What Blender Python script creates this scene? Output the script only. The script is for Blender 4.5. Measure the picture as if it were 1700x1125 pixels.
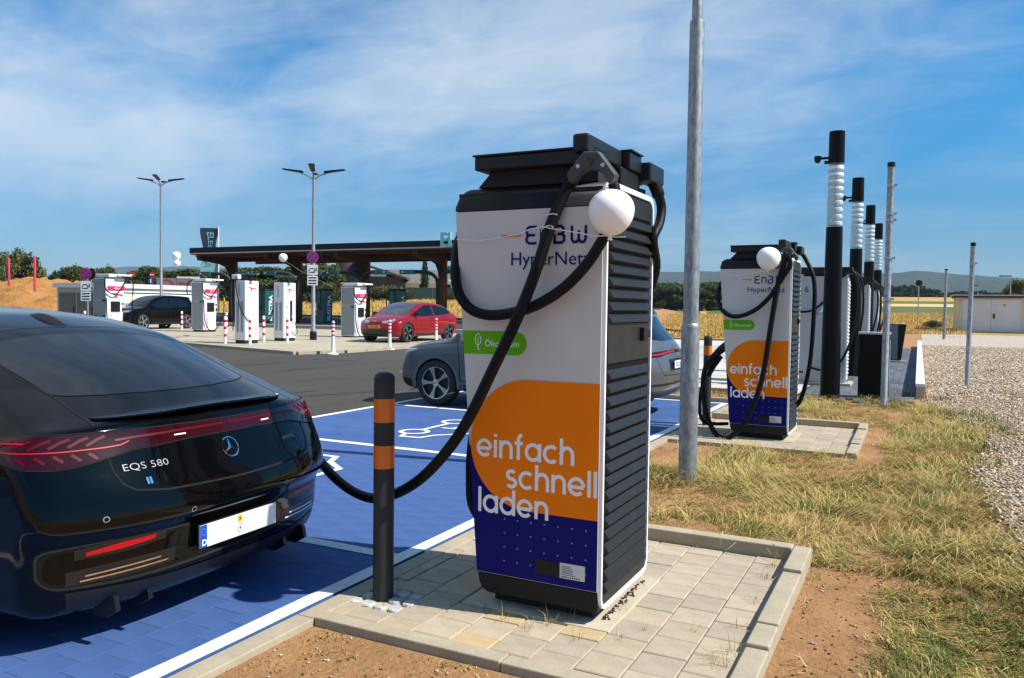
import bpy, bmesh, math, random
import numpy as np
from mathutils import Vector, Matrix, noise as mnoise
for o in list(bpy.data.objects): bpy.data.objects.remove(o)
S = bpy.context.scene
COL = S.collection
R = math.radians
rnd = random.Random(7)
nrg = np.random.default_rng(11)

# ------------------------------------------------------------------ camera
FPX, PITCH, ROLL, YAW, EYE = 1325.28, 0.0408374, 0.0128615, 0.4709196, 1.5
_fw = Vector((-math.sin(YAW) * math.cos(PITCH), math.cos(YAW) * math.cos(PITCH), -math.sin(PITCH)))
_r0 = Vector((math.cos(YAW), math.sin(YAW), 0)); _d0 = _fw.cross(_r0)
_rt = _r0 * math.cos(ROLL) - _d0 * math.sin(ROLL); _dn = _r0 * math.sin(ROLL) + _d0 * math.cos(ROLL)
cam = bpy.data.cameras.new('camera'); camo = bpy.data.objects.new('camera', cam); COL.objects.link(camo)
cam.sensor_width = 36.0; cam.lens = FPX / 1700 * 36; cam.clip_start = 0.05; cam.clip_end = 20000
M = Matrix.Identity(4)
for i in range(3):
    M[i][0] = _rt[i]; M[i][1] = -_dn[i]; M[i][2] = -_fw[i]
M[2][3] = EYE
camo.matrix_world = M
S.camera = camo
def at(px, py, depth):            # photograph pixel + distance along the view axis -> world point
    return Vector((0, 0, EYE)) + (_rt * ((px - 850) / FPX) + _dn * ((py - 562.5) / FPX) + _fw) * depth
def gnd(px, py, z=0.0):           # photograph pixel -> point on the level z
    d = at(px, py, 1) - Vector((0, 0, EYE)); return Vector((0, 0, EYE)) + d * ((z - EYE) / d.z)
def aty(px, py, Y):
    d = at(px, py, 1) - Vector((0, 0, EYE)); return Vector((0, 0, EYE)) + d * (Y / d.y)

# ------------------------------------------------------------------ light
CLX, CLY = 7.7, 4.1
AIR0, AIR1 = (0.38, 0.52, 0.71, 1), (0.34, 1.02, 1.14, 1)
SUN = Vector((1.0, 0.175, 1.085)).normalized()
w = bpy.data.worlds.new('World'); S.world = w; w.use_nodes = True
nt = w.node_tree; nt.nodes.clear()
def wn(t, **k):
    n = nt.nodes.new(t)
    for a, b in k.items(): setattr(n, a, b)
    return n
out = wn('ShaderNodeOutputWorld'); bg = wn('ShaderNodeBackground'); bg.inputs[1].default_value = 0.088
sky = wn('ShaderNodeTexSky', sky_type='NISHITA', sun_disc=False)
sky.sun_elevation = math.asin(SUN.z); sky.sun_rotation = math.atan2(SUN.x, SUN.y)
sky.altitude = 300; sky.air_density = 1.0; sky.dust_density = 0.6; sky.ozone_density = 3.0
hsv = wn('ShaderNodeHueSaturation'); hsv.inputs['Saturation'].default_value = 1.3; hsv.inputs['Value'].default_value = 1.0
nt.links.new(sky.outputs[0], hsv.inputs['Color'])
tc = wn('ShaderNodeTexCoord'); sep = wn('ShaderNodeSeparateXYZ'); nt.links.new(tc.outputs['Generated'], sep.inputs[0])
def wmath(op, a, b=None):
    n = wn('ShaderNodeMath', operation=op)
    for i, v in enumerate((a, b)):
        if v is None: continue
        if isinstance(v, (int, float)): n.inputs[i].default_value = v
        else: nt.links.new(v, n.inputs[i])
    return n.outputs[0]
zz = wmath('ADD', wmath('MAXIMUM', sep.outputs[2], 0.0), 0.22)
cmb = wn('ShaderNodeCombineXYZ')
nt.links.new(wmath('DIVIDE', sep.outputs[0], zz), cmb.inputs[0]); nt.links.new(wmath('DIVIDE', sep.outputs[1], zz), cmb.inputs[1])
mp = wn('ShaderNodeMapping'); mp.inputs['Rotation'].default_value = (0, 0, R(62)); mp.inputs['Scale'].default_value = (0.62, 1.0, 1)
mp.inputs['Location'].default_value = (CLX, CLY, 0)
nt.links.new(cmb.outputs[0], mp.inputs[0])
n1 = wn('ShaderNodeTexNoise'); n1.inputs['Scale'].default_value = 0.8; n1.inputs['Detail'].default_value = 10; n1.inputs['Roughness'].default_value = 0.55; n1.inputs['Distortion'].default_value = 0.6
n2 = wn('ShaderNodeTexNoise'); n2.inputs['Scale'].default_value = 4.2; n2.inputs['Detail'].default_value = 8; n2.inputs['Roughness'].default_value = 0.62; n2.inputs['Distortion'].default_value = 1.2
nt.links.new(mp.outputs[0], n1.inputs['Vector']); nt.links.new(mp.outputs[0], n2.inputs['Vector'])
cl = wmath('ADD', wmath('MULTIPLY', n1.outputs[0], 0.8), wmath('MULTIPLY', n2.outputs[0], 0.2))
# more veil cloud towards the west, clearer air towards the east
cl = wmath('ADD', cl, wmath('MULTIPLY', sep.outputs[0], -0.16))
ramp = wn('ShaderNodeValToRGB'); ramp.color_ramp.elements[0].position = 0.42; ramp.color_ramp.elements[1].position = 0.80
ramp.color_ramp.elements[1].color = (0.95, 0.95, 0.95, 1); ramp.color_ramp.interpolation = 'EASE'
nt.links.new(cl, ramp.inputs[0])
# dusty lower air: the blue is deeper overhead, greyer near the ground
tl = wn('ShaderNodeMapRange'); tl.interpolation_type = 'SMOOTHSTEP'; tl.inputs['From Min'].default_value = 0.0; tl.inputs['From Max'].default_value = 0.30; nt.links.new(sep.outputs[2], tl.inputs[0])
air = wn('ShaderNodeMixRGB'); nt.links.new(tl.outputs[0], air.inputs[0]); air.inputs[1].default_value = AIR0; air.inputs[2].default_value = AIR1
mul = wn('ShaderNodeMixRGB'); mul.blend_type = 'MULTIPLY'; mul.inputs[0].default_value = 1; nt.links.new(hsv.outputs[0], mul.inputs[1]); nt.links.new(air.outputs[0], mul.inputs[2])
cf = wmath('MULTIPLY', ramp.outputs[0], wmath('ADD', wmath('MULTIPLY', tl.outputs[0], 0.75), 0.25))
mixc = wn('ShaderNodeMixRGB'); nt.links.new(cf, mixc.inputs[0]); nt.links.new(mul.outputs[0], mixc.inputs[1])
mixc.inputs[2].default_value = (6.0, 6.6, 7.1, 1)
nt.links.new(mixc.outputs[0], bg.inputs[0]); nt.links.new(bg.outputs[0], out.inputs[0])
sl = bpy.data.lights.new('sun', 'SUN'); sl.energy = 5.0; sl.angle = R(0.53); sl.color = (1, 0.955, 0.88)
so = bpy.data.objects.new('sun', sl); COL.objects.link(so); so.rotation_euler = (-SUN).to_track_quat('-Z', 'Y').to_euler(); so.location = SUN * 60
S.view_settings.view_transform = 'Standard'; S.view_settings.look = 'None'; S.view_settings.gamma = 1; S.view_settings.exposure = 0.56
S.view_settings.use_curve_mapping = False
S.render.engine = 'CYCLES'

# ------------------------------------------------------------------ materials
MATS = {}
def mat(name, col, rough=0.6, metal=0.0, var=0.0, vscale=6.0, bump=0.0, bscale=60.0, coat=0.0, spec=0.5, col2=None, emit=0, detail=6, trans=0.0, ior=None, alpha=None, streak=None):
    if name in MATS: return MATS[name]
    m = bpy.data.materials.new(name); m.use_nodes = True; t = m.node_tree; b = t.nodes['Principled BSDF']
    b.inputs['Base Color'].default_value = (*col, 1); b.inputs['Roughness'].default_value = rough; b.inputs['Metallic'].default_value = metal
    b.inputs['Specular IOR Level'].default_value = spec
    if coat: b.inputs['Coat Weight'].default_value = coat; b.inputs['Coat Roughness'].default_value = 0.02
    if trans: b.inputs['Transmission Weight'].default_value = trans
    if ior: b.inputs['IOR'].default_value = ior
    if emit: b.inputs['Emission Color'].default_value = (*col, 1); b.inputs['Emission Strength'].default_value = emit
    tcn = t.nodes.new('ShaderNodeTexCoord')
    if var or col2:
        nz = t.nodes.new('ShaderNodeTexNoise'); nz.inputs['Scale'].default_value = vscale; nz.inputs['Detail'].default_value = detail; nz.inputs['Roughness'].default_value = 0.62
        src = tcn.outputs['Object']
        if streak:
            mpn = t.nodes.new('ShaderNodeMapping'); mpn.inputs['Scale'].default_value = streak; t.links.new(src, mpn.inputs[0]); src = mpn.outputs[0]
        t.links.new(src, nz.inputs['Vector'])
        mx = t.nodes.new('ShaderNodeMixRGB'); c2 = col2 or tuple(max(0, c * (1 - var)) for c in col); c1 = tuple(min(1, c * (1 + var * .6)) for c in col) if not col2 else col
        rp = t.nodes.new('ShaderNodeMapRange'); rp.inputs['From Min'].default_value = 0.33; rp.inputs['From Max'].default_value = 0.67
        t.links.new(nz.outputs[0], rp.inputs[0]); t.links.new(rp.outputs[0], mx.inputs[0])
        mx.inputs[1].default_value = (*c2, 1); mx.inputs[2].default_value = (*c1, 1); t.links.new(mx.outputs[0], b.inputs['Base Color'])
        if rough > 0.25:
            rr = t.nodes.new('ShaderNodeMapRange'); rr.inputs['To Min'].default_value = min(1, rough * 1.15); rr.inputs['To Max'].default_value = rough * 0.85
            t.links.new(nz.outputs[0], rr.inputs[0]); t.links.new(rr.outputs[0], b.inputs['Roughness'])
    if bump:
        nb = t.nodes.new('ShaderNodeTexNoise'); nb.inputs['Scale'].default_value = bscale; nb.inputs['Detail'].default_value = 5
        t.links.new(tcn.outputs['Object'], nb.inputs['Vector'])
        bn = t.nodes.new('ShaderNodeBump'); bn.inputs['Strength'].default_value = bump; bn.inputs['Distance'].default_value = 0.01
        t.links.new(nb.outputs[0], bn.inputs['Height']); t.links.new(bn.outputs[0], b.inputs['Normal'])
    MATS[name] = m
    return m
def attr_mat(name, rough=0.8, spec=0.2, transl=0.0, noise=0.0, bump=0.0, bscale=40):
    """colour comes from the mesh's own per-piece colour attribute 'tint' (kinds of stone, straw, leaf)"""
    if name in MATS: return MATS[name]
    m = bpy.data.materials.new(name); m.use_nodes = True; t = m.node_tree; b = t.nodes['Principled BSDF']
    a = t.nodes.new('ShaderNodeAttribute'); a.attribute_name = 'tint'; t.links.new(a.outputs['Color'], b.inputs['Base Color'])
    b.inputs['Roughness'].default_value = rough; b.inputs['Specular IOR Level'].default_value = spec
    if transl:
        o = t.nodes['Material Output']; tl = t.nodes.new('ShaderNodeBsdfTranslucent'); mx = t.nodes.new('ShaderNodeMixShader'); mx.inputs[0].default_value = transl
        t.links.new(a.outputs['Color'], tl.inputs['Color']); t.links.new(b.outputs[0], mx.inputs[1]); t.links.new(tl.outputs[0], mx.inputs[2]); t.links.new(mx.outputs[0], o.inputs[0])
    MATS[name] = m
    return m
def ramp_mat(name, stops, scale=3.0, rough=0.9, detail=8, bump=0.4, bscale=30, bdist=0.02, scale2=None, spec=0.3, streak=None):
    """two noises (broad and fine) driven through a colour ramp: soils, asphalt, fields"""
    if name in MATS: return MATS[name]
    m = bpy.data.materials.new(name); m.use_nodes = True; t = m.node_tree; b = t.nodes['Principled BSDF']
    b.inputs['Roughness'].default_value = rough; b.inputs['Specular IOR Level'].default_value = spec
    tcn = t.nodes.new('ShaderNodeTexCoord'); src = tcn.outputs['Object']
    if streak:
        mpn = t.nodes.new('ShaderNodeMapping'); mpn.inputs['Scale'].default_value = streak[:3]; mpn.inputs['Rotation'].default_value = (0, 0, streak[3]); t.links.new(src, mpn.inputs[0]); src = mpn.outputs[0]
    a = t.nodes.new('ShaderNodeTexNoise'); a.inputs['Scale'].default_value = scale; a.inputs['Detail'].default_value = detail; a.inputs['Roughness'].default_value = 0.65
    c = t.nodes.new('ShaderNodeTexNoise'); c.inputs['Scale'].default_value = scale2 or scale * 14; c.inputs['Detail'].default_value = 6; c.inputs['Roughness'].default_value = 0.7
    t.links.new(src, a.inputs['Vector']); t.links.new(src, c.inputs['Vector'])
    mx = t.nodes.new('ShaderNodeMixRGB'); mx.inputs[0].default_value = 0.45; t.links.new(a.outputs[0], mx.inputs[1]); t.links.new(c.outputs[0], mx.inputs[2])
    rp = t.nodes.new('ShaderNodeValToRGB'); cr = rp.color_ramp
    while len(cr.elements) < len(stops): cr.elements.new(0.5)
    for e, (p, col) in zip(cr.elements, stops): e.position = p; e.color = (*col, 1)
    t.links.new(mx.outputs[0], rp.inputs[0]); t.links.new(rp.outputs[0], b.inputs['Base Color'])
    if bump:
        nb = t.nodes.new('ShaderNodeTexNoise'); nb.inputs['Scale'].default_value = bscale; nb.inputs['Detail'].default_value = 7; nb.inputs['Roughness'].default_value = 0.7
        t.links.new(src, nb.inputs['Vector']); bn = t.nodes.new('ShaderNodeBump'); bn.inputs['Strength'].default_value = bump; bn.inputs['Distance'].default_value = bdist
        t.links.new(nb.outputs[0], bn.inputs['Height']); t.links.new(bn.outputs[0], b.inputs['Normal'])
    MATS[name] = m
    return m
def glass_mat(name, tint=(0.02, 0.025, 0.03), rough=0.03, see=0.25):
    if name in MATS: return MATS[name]
    m = bpy.data.materials.new(name); m.use_nodes = True; t = m.node_tree; b = t.nodes['Principled BSDF']; o = t.nodes['Material Output']
    b.inputs['Base Color'].default_value = (*tint, 1); b.inputs['Roughness'].default_value = rough; b.inputs['Specular IOR Level'].default_value = 0.6; b.inputs['IOR'].default_value = 1.52
    b.inputs['Coat Weight'].default_value = 0.5; b.inputs['Coat Roughness'].default_value = 0.01
    tr = t.nodes.new('ShaderNodeBsdfTransparent'); tr.inputs[0].default_value = (0.75, 0.8, 0.8, 1); mx = t.nodes.new('ShaderNodeMixShader'); mx.inputs[0].default_value = see
    t.links.new(b.outputs[0], mx.inputs[1]); t.links.new(tr.outputs[0], mx.inputs[2]); t.links.new(mx.outputs[0], o.inputs[0])
    MATS[name] = m
    return m

BLACK = mat('black_plastic', (0.010, 0.010, 0.011), 0.45, spec=.22, bump=0.25, bscale=500)
RUBBER = mat('cable_rubber', (0.005, 0.005, 0.0055), 0.5, spec=.16, var=0.3, vscale=20)
ANTH = mat('anthracite_coating', (0.013, 0.0135, 0.0145), 0.42, spec=.25, var=0.15, vscale=9, bump=0.15, bscale=400)
LOUV = mat('louvre_grey', (0.017, 0.0155, 0.0135), 0.42, spec=.22, var=0.18, vscale=14)
WHITEP = mat('white_paint', (0.78, 0.78, 0.77), 0.35, var=0.05, vscale=4)
PANEL = mat('panel_film', (0.60, 0.575, 0.535), 0.42, spec=.2, var=0.06, vscale=1.6)
TRIM = mat('white_trim', (0.85, 0.85, 0.85), 0.3)
GALV = mat('galvanised_steel', (0.37, 0.385, 0.39), 0.52, metal=0.6, spec=.3, col2=(0.17, 0.185, 0.20), vscale=34, detail=9, streak=(1, 1, 0.35))
STEEL = mat('dull_steel', (0.45, 0.46, 0.47), 0.4, metal=0.9, var=0.25, vscale=20)
CHROME = mat('chrome', (0.85, 0.86, 0.88), 0.06, metal=1.0)
ORANGE = mat('orange_print', (0.90, 0.205, 0.002), 0.45, spec=.12, var=0.03, vscale=3)
NAVY = mat('navy_print', (0.005, 0.006, 0.14), 0.45, spec=.10, var=0.04, vscale=3)
GREENP = mat('green_print', (0.12, 0.42, 0.004), 0.45, spec=.12)
WPRINT = mat('white_print', (0.84, 0.84, 0.83), 0.5, spec=.15)
SILV = mat('silver_label', (0.62, 0.63, 0.63), 0.3, var=0.08, vscale=30)
TYRE = mat('tyre_rubber', (0.014, 0.014, 0.014), 0.75, var=0.2, vscale=12)
DARK = mat('matt_black', (0.006, 0.006, 0.007), 0.75)
REDREF = mat('red_reflective', (0.55, 0.012, 0.02), 0.35)
CONC = ramp_mat('concrete', [(0.32, (0.34, 0.28, 0.19)), (0.5, (0.47, 0.40, 0.29)), (0.68, (0.56, 0.50, 0.40))], 5, 0.85, bump=0.25, bscale=120, bdist=0.004)
SCREEN = mat('dark_screen', (0.006, 0.007, 0.009), 0.12)

# ------------------------------------------------------------------ mesh helpers
class MB:
    def __init__(s): s.v = []; s.f = []
    def add(s, vs, fs):
        n = len(s.v); s.v += [tuple(p) for p in vs]; s.f += [tuple(i + n for i in f) for f in fs]; return s
    def box(s, x0, x1, y0, y1, z0, z1, rz=0, c=None):
        vs = [(x, y, z) for z in (z0, z1) for x, y in ((x0, y0), (x1, y0), (x1, y1), (x0, y1))]
        if rz:
            cx, cy = c or ((x0 + x1) / 2, (y0 + y1) / 2); ca, sa = math.cos(rz), math.sin(rz)
            vs = [(cx + (x - cx) * ca - (y - cy) * sa, cy + (x - cx) * sa + (y - cy) * ca, z) for x, y, z in vs]
        return s.add(vs, [(3, 2, 1, 0), (4, 5, 6, 7), (0, 1, 5, 4), (1, 2, 6, 5), (2, 3, 7, 6), (3, 0, 4, 7)])
    def prism(s, poly, fn0, fn1):            # poly: 2D list, fn maps 2D -> 3D for both caps
        n = len(poly); a = [fn0(*p) for p in poly]; b = [fn1(*p) for p in poly]
        return s.add(a + b, [tuple(reversed(range(n))), tuple(range(n, 2 * n))] + [(i, (i + 1) % n, n + (i + 1) % n, n + i) for i in range(n)])
    def sheet(s, poly3): return s.add(poly3, [tuple(range(len(poly3)))])
    def lathe(s, prof, n=24, c=(0, 0, 0), axis='z', caps=True):
        vs = []
        for r, h in prof:
            for k in range(n):
                a = 2 * math.pi * k / n; p = (r * math.cos(a), r * math.sin(a), h)
                if axis == 'y': p = (p[0], p[2], p[1])
                elif axis == 'x': p = (p[2], p[0], p[1])
                vs.append((p[0] + c[0], p[1] + c[1], p[2] + c[2]))
        m = len(prof); fs = [(i * n + k, i * n + (k + 1) % n, (i + 1) * n + (k + 1) % n, (i + 1) * n + k) for i in range(m - 1) for k in range(n)]
        if caps: fs += [tuple(reversed(range(n))), tuple(range((m - 1) * n, m * n))]
        return s.add(vs, fs)
    def tube(s, pts, r, n=10, caps=True):
        pts = [Vector(p) for p in pts]; rs = r if isinstance(r, (list, tuple)) else [r] * len(pts)
        prev = None; vs = []
        for i, p in enumerate(pts):
            d = (pts[min(i + 1, len(pts) - 1)] - pts[max(i - 1, 0)]).normalized()
            if prev is None:
                u = d.orthogonal().normalized()
            else:
                u = (prev - d * prev.dot(d)).normalized()
            prev = u; v = d.cross(u)
            for k in range(n):
                a = 2 * math.pi * k / n; vs.append(p + (u * math.cos(a) + v * math.sin(a)) * rs[i])
        m = len(pts); fs = [(i * n + k, i * n + (k + 1) % n, (i + 1) * n + (k + 1) % n, (i + 1) * n + k) for i in range(m - 1) for k in range(n)]
        if caps: fs += [tuple(reversed(range(n))), tuple(range((m - 1) * n, m * n))]
        return s.add(vs, fs)
    def grid(s, rows):                       # rows of 3D points
        h, wd = len(rows), len(rows[0]); vs = [p for r_ in rows for p in r_]
        return s.add(vs, [(i * wd + j, i * wd + j + 1, (i + 1) * wd + j + 1, (i + 1) * wd + j) for i in range(h - 1) for j in range(wd - 1)])
    def mesh(s, name, m, smooth=False):
        me = bpy.data.meshes.new(name); me.from_pydata(s.v, [], s.f); me.update()
        if m: me.materials.append(m)
        if smooth:
            me.polygons.foreach_set('use_smooth', [True] * len(me.polygons))
            if smooth != 'all': me.set_sharp_from_angle(angle=R(40))
        return me
    def build(s, name, m, parent=None, smooth=False, bevel=0, loc=None, seg=2):
        return obj(name, s.mesh(name, m, smooth), parent, bevel, loc, seg)
def obj(name, me, parent=None, bevel=0, loc=None, seg=2):
    o = bpy.data.objects.new(name, me); COL.objects.link(o)
    if parent: o.parent = parent
    if loc is not None: o.location = loc
    if bevel:
        b = o.modifiers.new('Bevel', 'BEVEL'); b.width = bevel; b.segments = seg; b.limit_method = 'ANGLE'; b.angle_limit = R(35); b.harden_normals = False
    return o
def tag(o, label, cat, group=None):
    o['label'] = label; o['category'] = cat
    if group: o['group'] = group
    return o
def struct(o, label=None):
    o['kind'] = 'structure'
    if label: o['label'] = label
    return o
def thing(name, label, cat, loc=(0, 0, 0), rz=0, group=None):
    o = bpy.data.objects.new(name, None); COL.objects.link(o); o.empty_display_size = 0.2
    o.location = loc; o.rotation_euler = (0, 0, rz); return tag(o, label, cat, group)
def dup(root, loc, rz=0, label=None, group=None, scale=None):
    def cp(o, par):
        c = o.copy(); COL.objects.link(c); c.parent = par
        for ch in [q for q in o.children]: cp(ch, c)
        return c
    r_ = cp(root, None); r_.location = loc; r_.rotation_euler = (0, 0, rz)
    if scale: r_.scale = (scale,) * 3 if isinstance(scale, (int, float)) else scale
    if label: r_['label'] = label
    if group: r_['group'] = group
    return r_
def catmull(pts, n=8):
    P = [Vector(p) for p in pts]; P = [P[0] * 2 - P[1]] + P + [P[-1] * 2 - P[-2]]; out_ = []
    for i in range(1, len(P) - 2):
        a, b, c, d = P[i - 1], P[i], P[i + 1], P[i + 2]
        for k in range(n):
            t = k / n
            out_.append(0.5 * ((2 * b) + (c - a) * t + (2 * a - 5 * b + 4 * c - d) * t * t + (3 * b - a - 3 * c + d) * t ** 3))
    out_.append(P[-2]); return out_
def text_verts(s, size, align='LEFT', bold=0.0, ext=0.0):
    cu = bpy.data.curves.new('t', 'FONT'); cu.body = s; cu.size = size; cu.align_x = align; cu.offset = bold; cu.extrude = ext; cu.resolution_u = 3
    o = bpy.data.objects.new('t', cu); COL.objects.link(o)
    dg = bpy.context.evaluated_depsgraph_get(); me = bpy.data.meshes.new_from_object(o.evaluated_get(dg))
    v = [tuple(q.co) for q in me.vertices]; f = [tuple(p.vertices) for p in me.polygons]
    bpy.data.objects.remove(o); bpy.data.curves.remove(cu); bpy.data.meshes.remove(me)
    return v, f
def text(s, size, fn, m, name, parent=None, align='LEFT', bold=0.0, ext=0.0, sx=1.0):
    v, f = text_verts(s, size, align, bold, ext)
    return MB().add([fn(x * sx, y, z) for x, y, z in v], f).build(name, m, parent)
# single-stroke round lettering: polylines per glyph in x-height units
def arc(cx, cy, r, a0, a1, n=14, ry=None):
    return [(cx + r * math.cos(R(a0 + (a1 - a0) * k / n)), cy + (ry or r) * math.sin(R(a0 + (a1 - a0) * k / n))) for k in range(n + 1)]
GL = {
 'e': (1.02, [arc(.5, .5, .42, 0, 318, 22), [(.1, .47), (.92, .47)]]),
 'i': (.26, [[(.12, 0), (.12, 1)], [(.12, 1.17), (.12, 1.33)]]),
 'n': (.92, [[(.12, 0), (.12, 1)], [(.12, .56)] + arc(.46, .56, .34, 180, 0, 14, .37) + [(.80, 0)]]),
 'f': (.58, [[(.24, 0), (.24, 1.1)] + arc(.50, 1.12, .26, 180, 95, 8, .28), [(.0, .93), (.52, .93)]]),
 'a': (1.04, [arc(.49, .5, .42, 0, 360, 26), [(.91, 0), (.91, 1)]]),
 'c': (.90, [arc(.5, .5, .42, 48, 312, 20)]),
 'h': (.92, [[(.12, 0), (.12, 1.42)], [(.12, .56)] + arc(.46, .56, .34, 180, 0, 14, .37) + [(.80, 0)]]),
 's': (.74, [arc(.37, .71, .25, 35, 270, 14, .22) + arc(.37, .27, .27, 90, -150, 14, .22)]),
 'l': (.26, [[(.12, 0), (.12, 1.42)]]),
 'd': (1.04, [arc(.49, .5, .42, 0, 360, 26), [(.91, 0), (.91, 1.42)]]),
}
def ribbon(mb, pts, w, fn, lift):
    n = len(pts); L = []; Rr = []
    for i in range(n):
        a = pts[max(i - 1, 0)]; b = pts[min(i + 1, n - 1)]
        if i == 0 and n > 2 and pts[0] == pts[-1]: a = pts[-2]
        if i == n - 1 and n > 2 and pts[0] == pts[-1]: b = pts[1]
        dx, dy = b[0] - a[0], b[1] - a[1]; l = math.hypot(dx, dy) or 1; nx, ny = -dy / l * w / 2, dx / l * w / 2
        if 0 < i < n - 1:                      # mitre
            e1 = (pts[i][0] - a[0], pts[i][1] - a[1]); k = math.hypot(*e1) or 1
            cosh = abs((nx * -e1[1] + ny * e1[0]) / (k * w / 2)); sc = min(1.6, 1 / max(cosh, .3)); nx *= sc; ny *= sc
        L.append((pts[i][0] + nx, pts[i][1] + ny)); Rr.append((pts[i][0] - nx, pts[i][1] - ny))
    mb.add([fn(x, y, lift) for x, y in Rr] + [fn(x, y, lift) for x, y in L], [(i, i + 1, n + i + 1, n + i) for i in range(n - 1)])
def stroke_text(s, xh, x0, z0, fn, m, name, parent, w=0.185, track=0.10, width=None):
    def adv(): return sum(GL[c][0] + track for c in s) - track
    k = (width / adv() / xh) if width else 1.0
    mb = MB(); x = 0
    for c in s:
        a, strokes = GL[c]
        for j, st in enumerate(strokes):
            ribbon(mb, [((x + p[0]) * k, p[1]) for p in st], w, lambda u, v, l: fn(x0 + u * xh, z0 + v * xh, l), 0.0003 * j)
        x += a + track
    return mb.build(name, m, parent)
# ================================================================== SETTING
def zt(x, y):
    if y <= 5: return 0.0
    q = x / y
    zl = np.interp(y, [0, 34, 42, 50, 60, 95, 200, 600, 1500], [0, 0, .3, .6, 1.1, 2.6, 5, 9, 14])
    zm = np.interp(y, [0, 60, 150, 600, 1500], [0, 0, 1.1, 6, 14])
    zr = np.interp(y, [0, 70, 110, 170, 200, 230, 300, 800, 1500], [0, 0, 1.21, 2.43, 3.2, 4.15, 6.3, 10, 14])
    return float(np.interp(q, [-.5, -.38, -.30, -.24, -.10, -.02], [zl, zl, zm, zm, zr, zr]))
def np_mesh(name, V, F, m, tint=None, smooth=False):
    me = bpy.data.meshes.new(name); V = np.asarray(V, np.float32); F = np.asarray(F, np.int32); k = F.shape[1]
    me.vertices.add(len(V)); me.vertices.foreach_set('co', V.ravel())
    me.loops.add(F.size); me.loops.foreach_set('vertex_index', F.ravel())
    me.polygons.add(len(F)); me.polygons.foreach_set('loop_start', np.arange(0, F.size, k, dtype=np.int32))
    try: me.polygons.foreach_set('loop_total', np.full(len(F), k, np.int32))
    except Exception: pass
    if smooth: me.polygons.foreach_set('use_smooth', np.ones(len(F), bool))
    if tint is not None:
        a = me.color_attributes.new('tint', 'FLOAT_COLOR', 'POINT'); c = np.ones((len(V), 4), np.float32); c[:, :3] = tint; a.data.foreach_set('color', c.ravel())
    me.materials.append(m); me.update(); me.validate(); return me
def fnoise(P, s, seed=0):
    return np.array([mnoise.noise((x * s + seed, y * s - seed, seed * .37)) for x, y in P])

SOIL = ramp_mat('dry_soil', [(0.30, (0.15, 0.075, 0.03)), (0.45, (0.33, 0.17, 0.07)), (0.60, (0.43, 0.235, 0.10)), (0.74, (0.52, 0.34, 0.18))], 2.2, 0.95, bump=0.9, bscale=26, bdist=0.03, scale2=38)
ASPH = ramp_mat('worn_asphalt', [(0.30, (0.026, 0.023, 0.019)), (0.44, (0.050, 0.044, 0.037)), (0.56, (0.062, 0.055, 0.045)), (0.74, (0.10, 0.088, 0.072))], 0.35, 0.88, bump=0.5, bscale=160, bdist=0.006, scale2=26, streak=(1.6, 0.35, 1, R(-30)))
PADC = ramp_mat('pale_concrete_paving', [(0.3, (0.22, 0.185, 0.125)), (0.46, (0.36, 0.315, 0.225)), (0.7, (0.46, 0.41, 0.31))], .5, 0.85, scale2=3, bump=0.2, bscale=90, bdist=0.005)
STUB = ramp_mat('stubble_gold', [(0.28, (0.20, 0.105, 0.02)), (0.46, (0.46, 0.285, 0.06)), (0.62, (0.60, 0.40, 0.11)), (0.78, (0.70, 0.53, 0.22))], 0.5, 0.95, bump=1.0, bscale=5, bdist=0.25, scale2=5.0)
GRAV = ramp_mat('gravel_bed', [(0.3, (0.16, 0.12, 0.085)), (0.48, (0.42, 0.34, 0.26)), (0.62, (0.60, 0.52, 0.43)), (0.75, (0.74, 0.68, 0.6))], 6, 0.9, bump=1.0, bscale=24, bdist=0.04, scale2=30)
PAINT = mat('road_marking_white', (0.80, 0.80, 0.77), 0.65, col2=(0.62, 0.61, 0.58), vscale=30, bump=0.3, bscale=140)
BLUE = ramp_mat('blue_floor_paint', [(0.28, (0.026, 0.062, 0.20)), (0.48, (0.050, 0.102, 0.262)), (0.60, (0.064, 0.122, 0.285)), (0.76, (0.11, 0.17, 0.33))], 1.3, 0.7, spec=.2, detail=10, bump=0.6, bscale=200, bdist=0.004, scale2=110)
BLUEJ = mat('blue_joint', (0.022, 0.048, 0.15), 0.8)

def ss(n, a, b): return np.sinh(np.linspace(-n, n, b)) / np.sinh(n) * a
xs = np.concatenate([ss(6.5, 7000, 141)]); ys = np.concatenate([ss(6.5, 7500, 141)])
V = [(x, y, zt(x, y) - 0.03) for y in ys for x in xs]
n_ = len(xs); F = [(j * n_ + i, j * n_ + i + 1, (j + 1) * n_ + i + 1, (j + 1) * n_ + i) for j in range(len(ys) - 1) for i in range(n_ - 1)]
struct(obj('ground', np_mesh('ground', V, F, SOIL, smooth=True)), 'dry reddish soil and farmland ground')

def patch(name, m, x0, x1, y0, y1, dz, nx=2, ny=2, keep=None, label=None, skewx=None, skewy=None):
    rows = []
    for j in range(ny + 1):
        y = y0 + (y1 - y0) * j / ny; row = []
        for i in range(nx + 1):
            x = x0 + (x1 - x0) * i / nx
            if skewx: x = skewx(x, y)
            yy = skewy(x, y) if skewy else y
            row.append((x, yy, zt(x, yy) + dz))
        rows.append(row)
    return struct(MB().grid(rows).build(name, m, None, smooth='all'), label)
patch('road', ASPH, -75, -7.14, -14, 49, -0.004, 34, 30, label='worn dark asphalt driving lanes')
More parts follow.
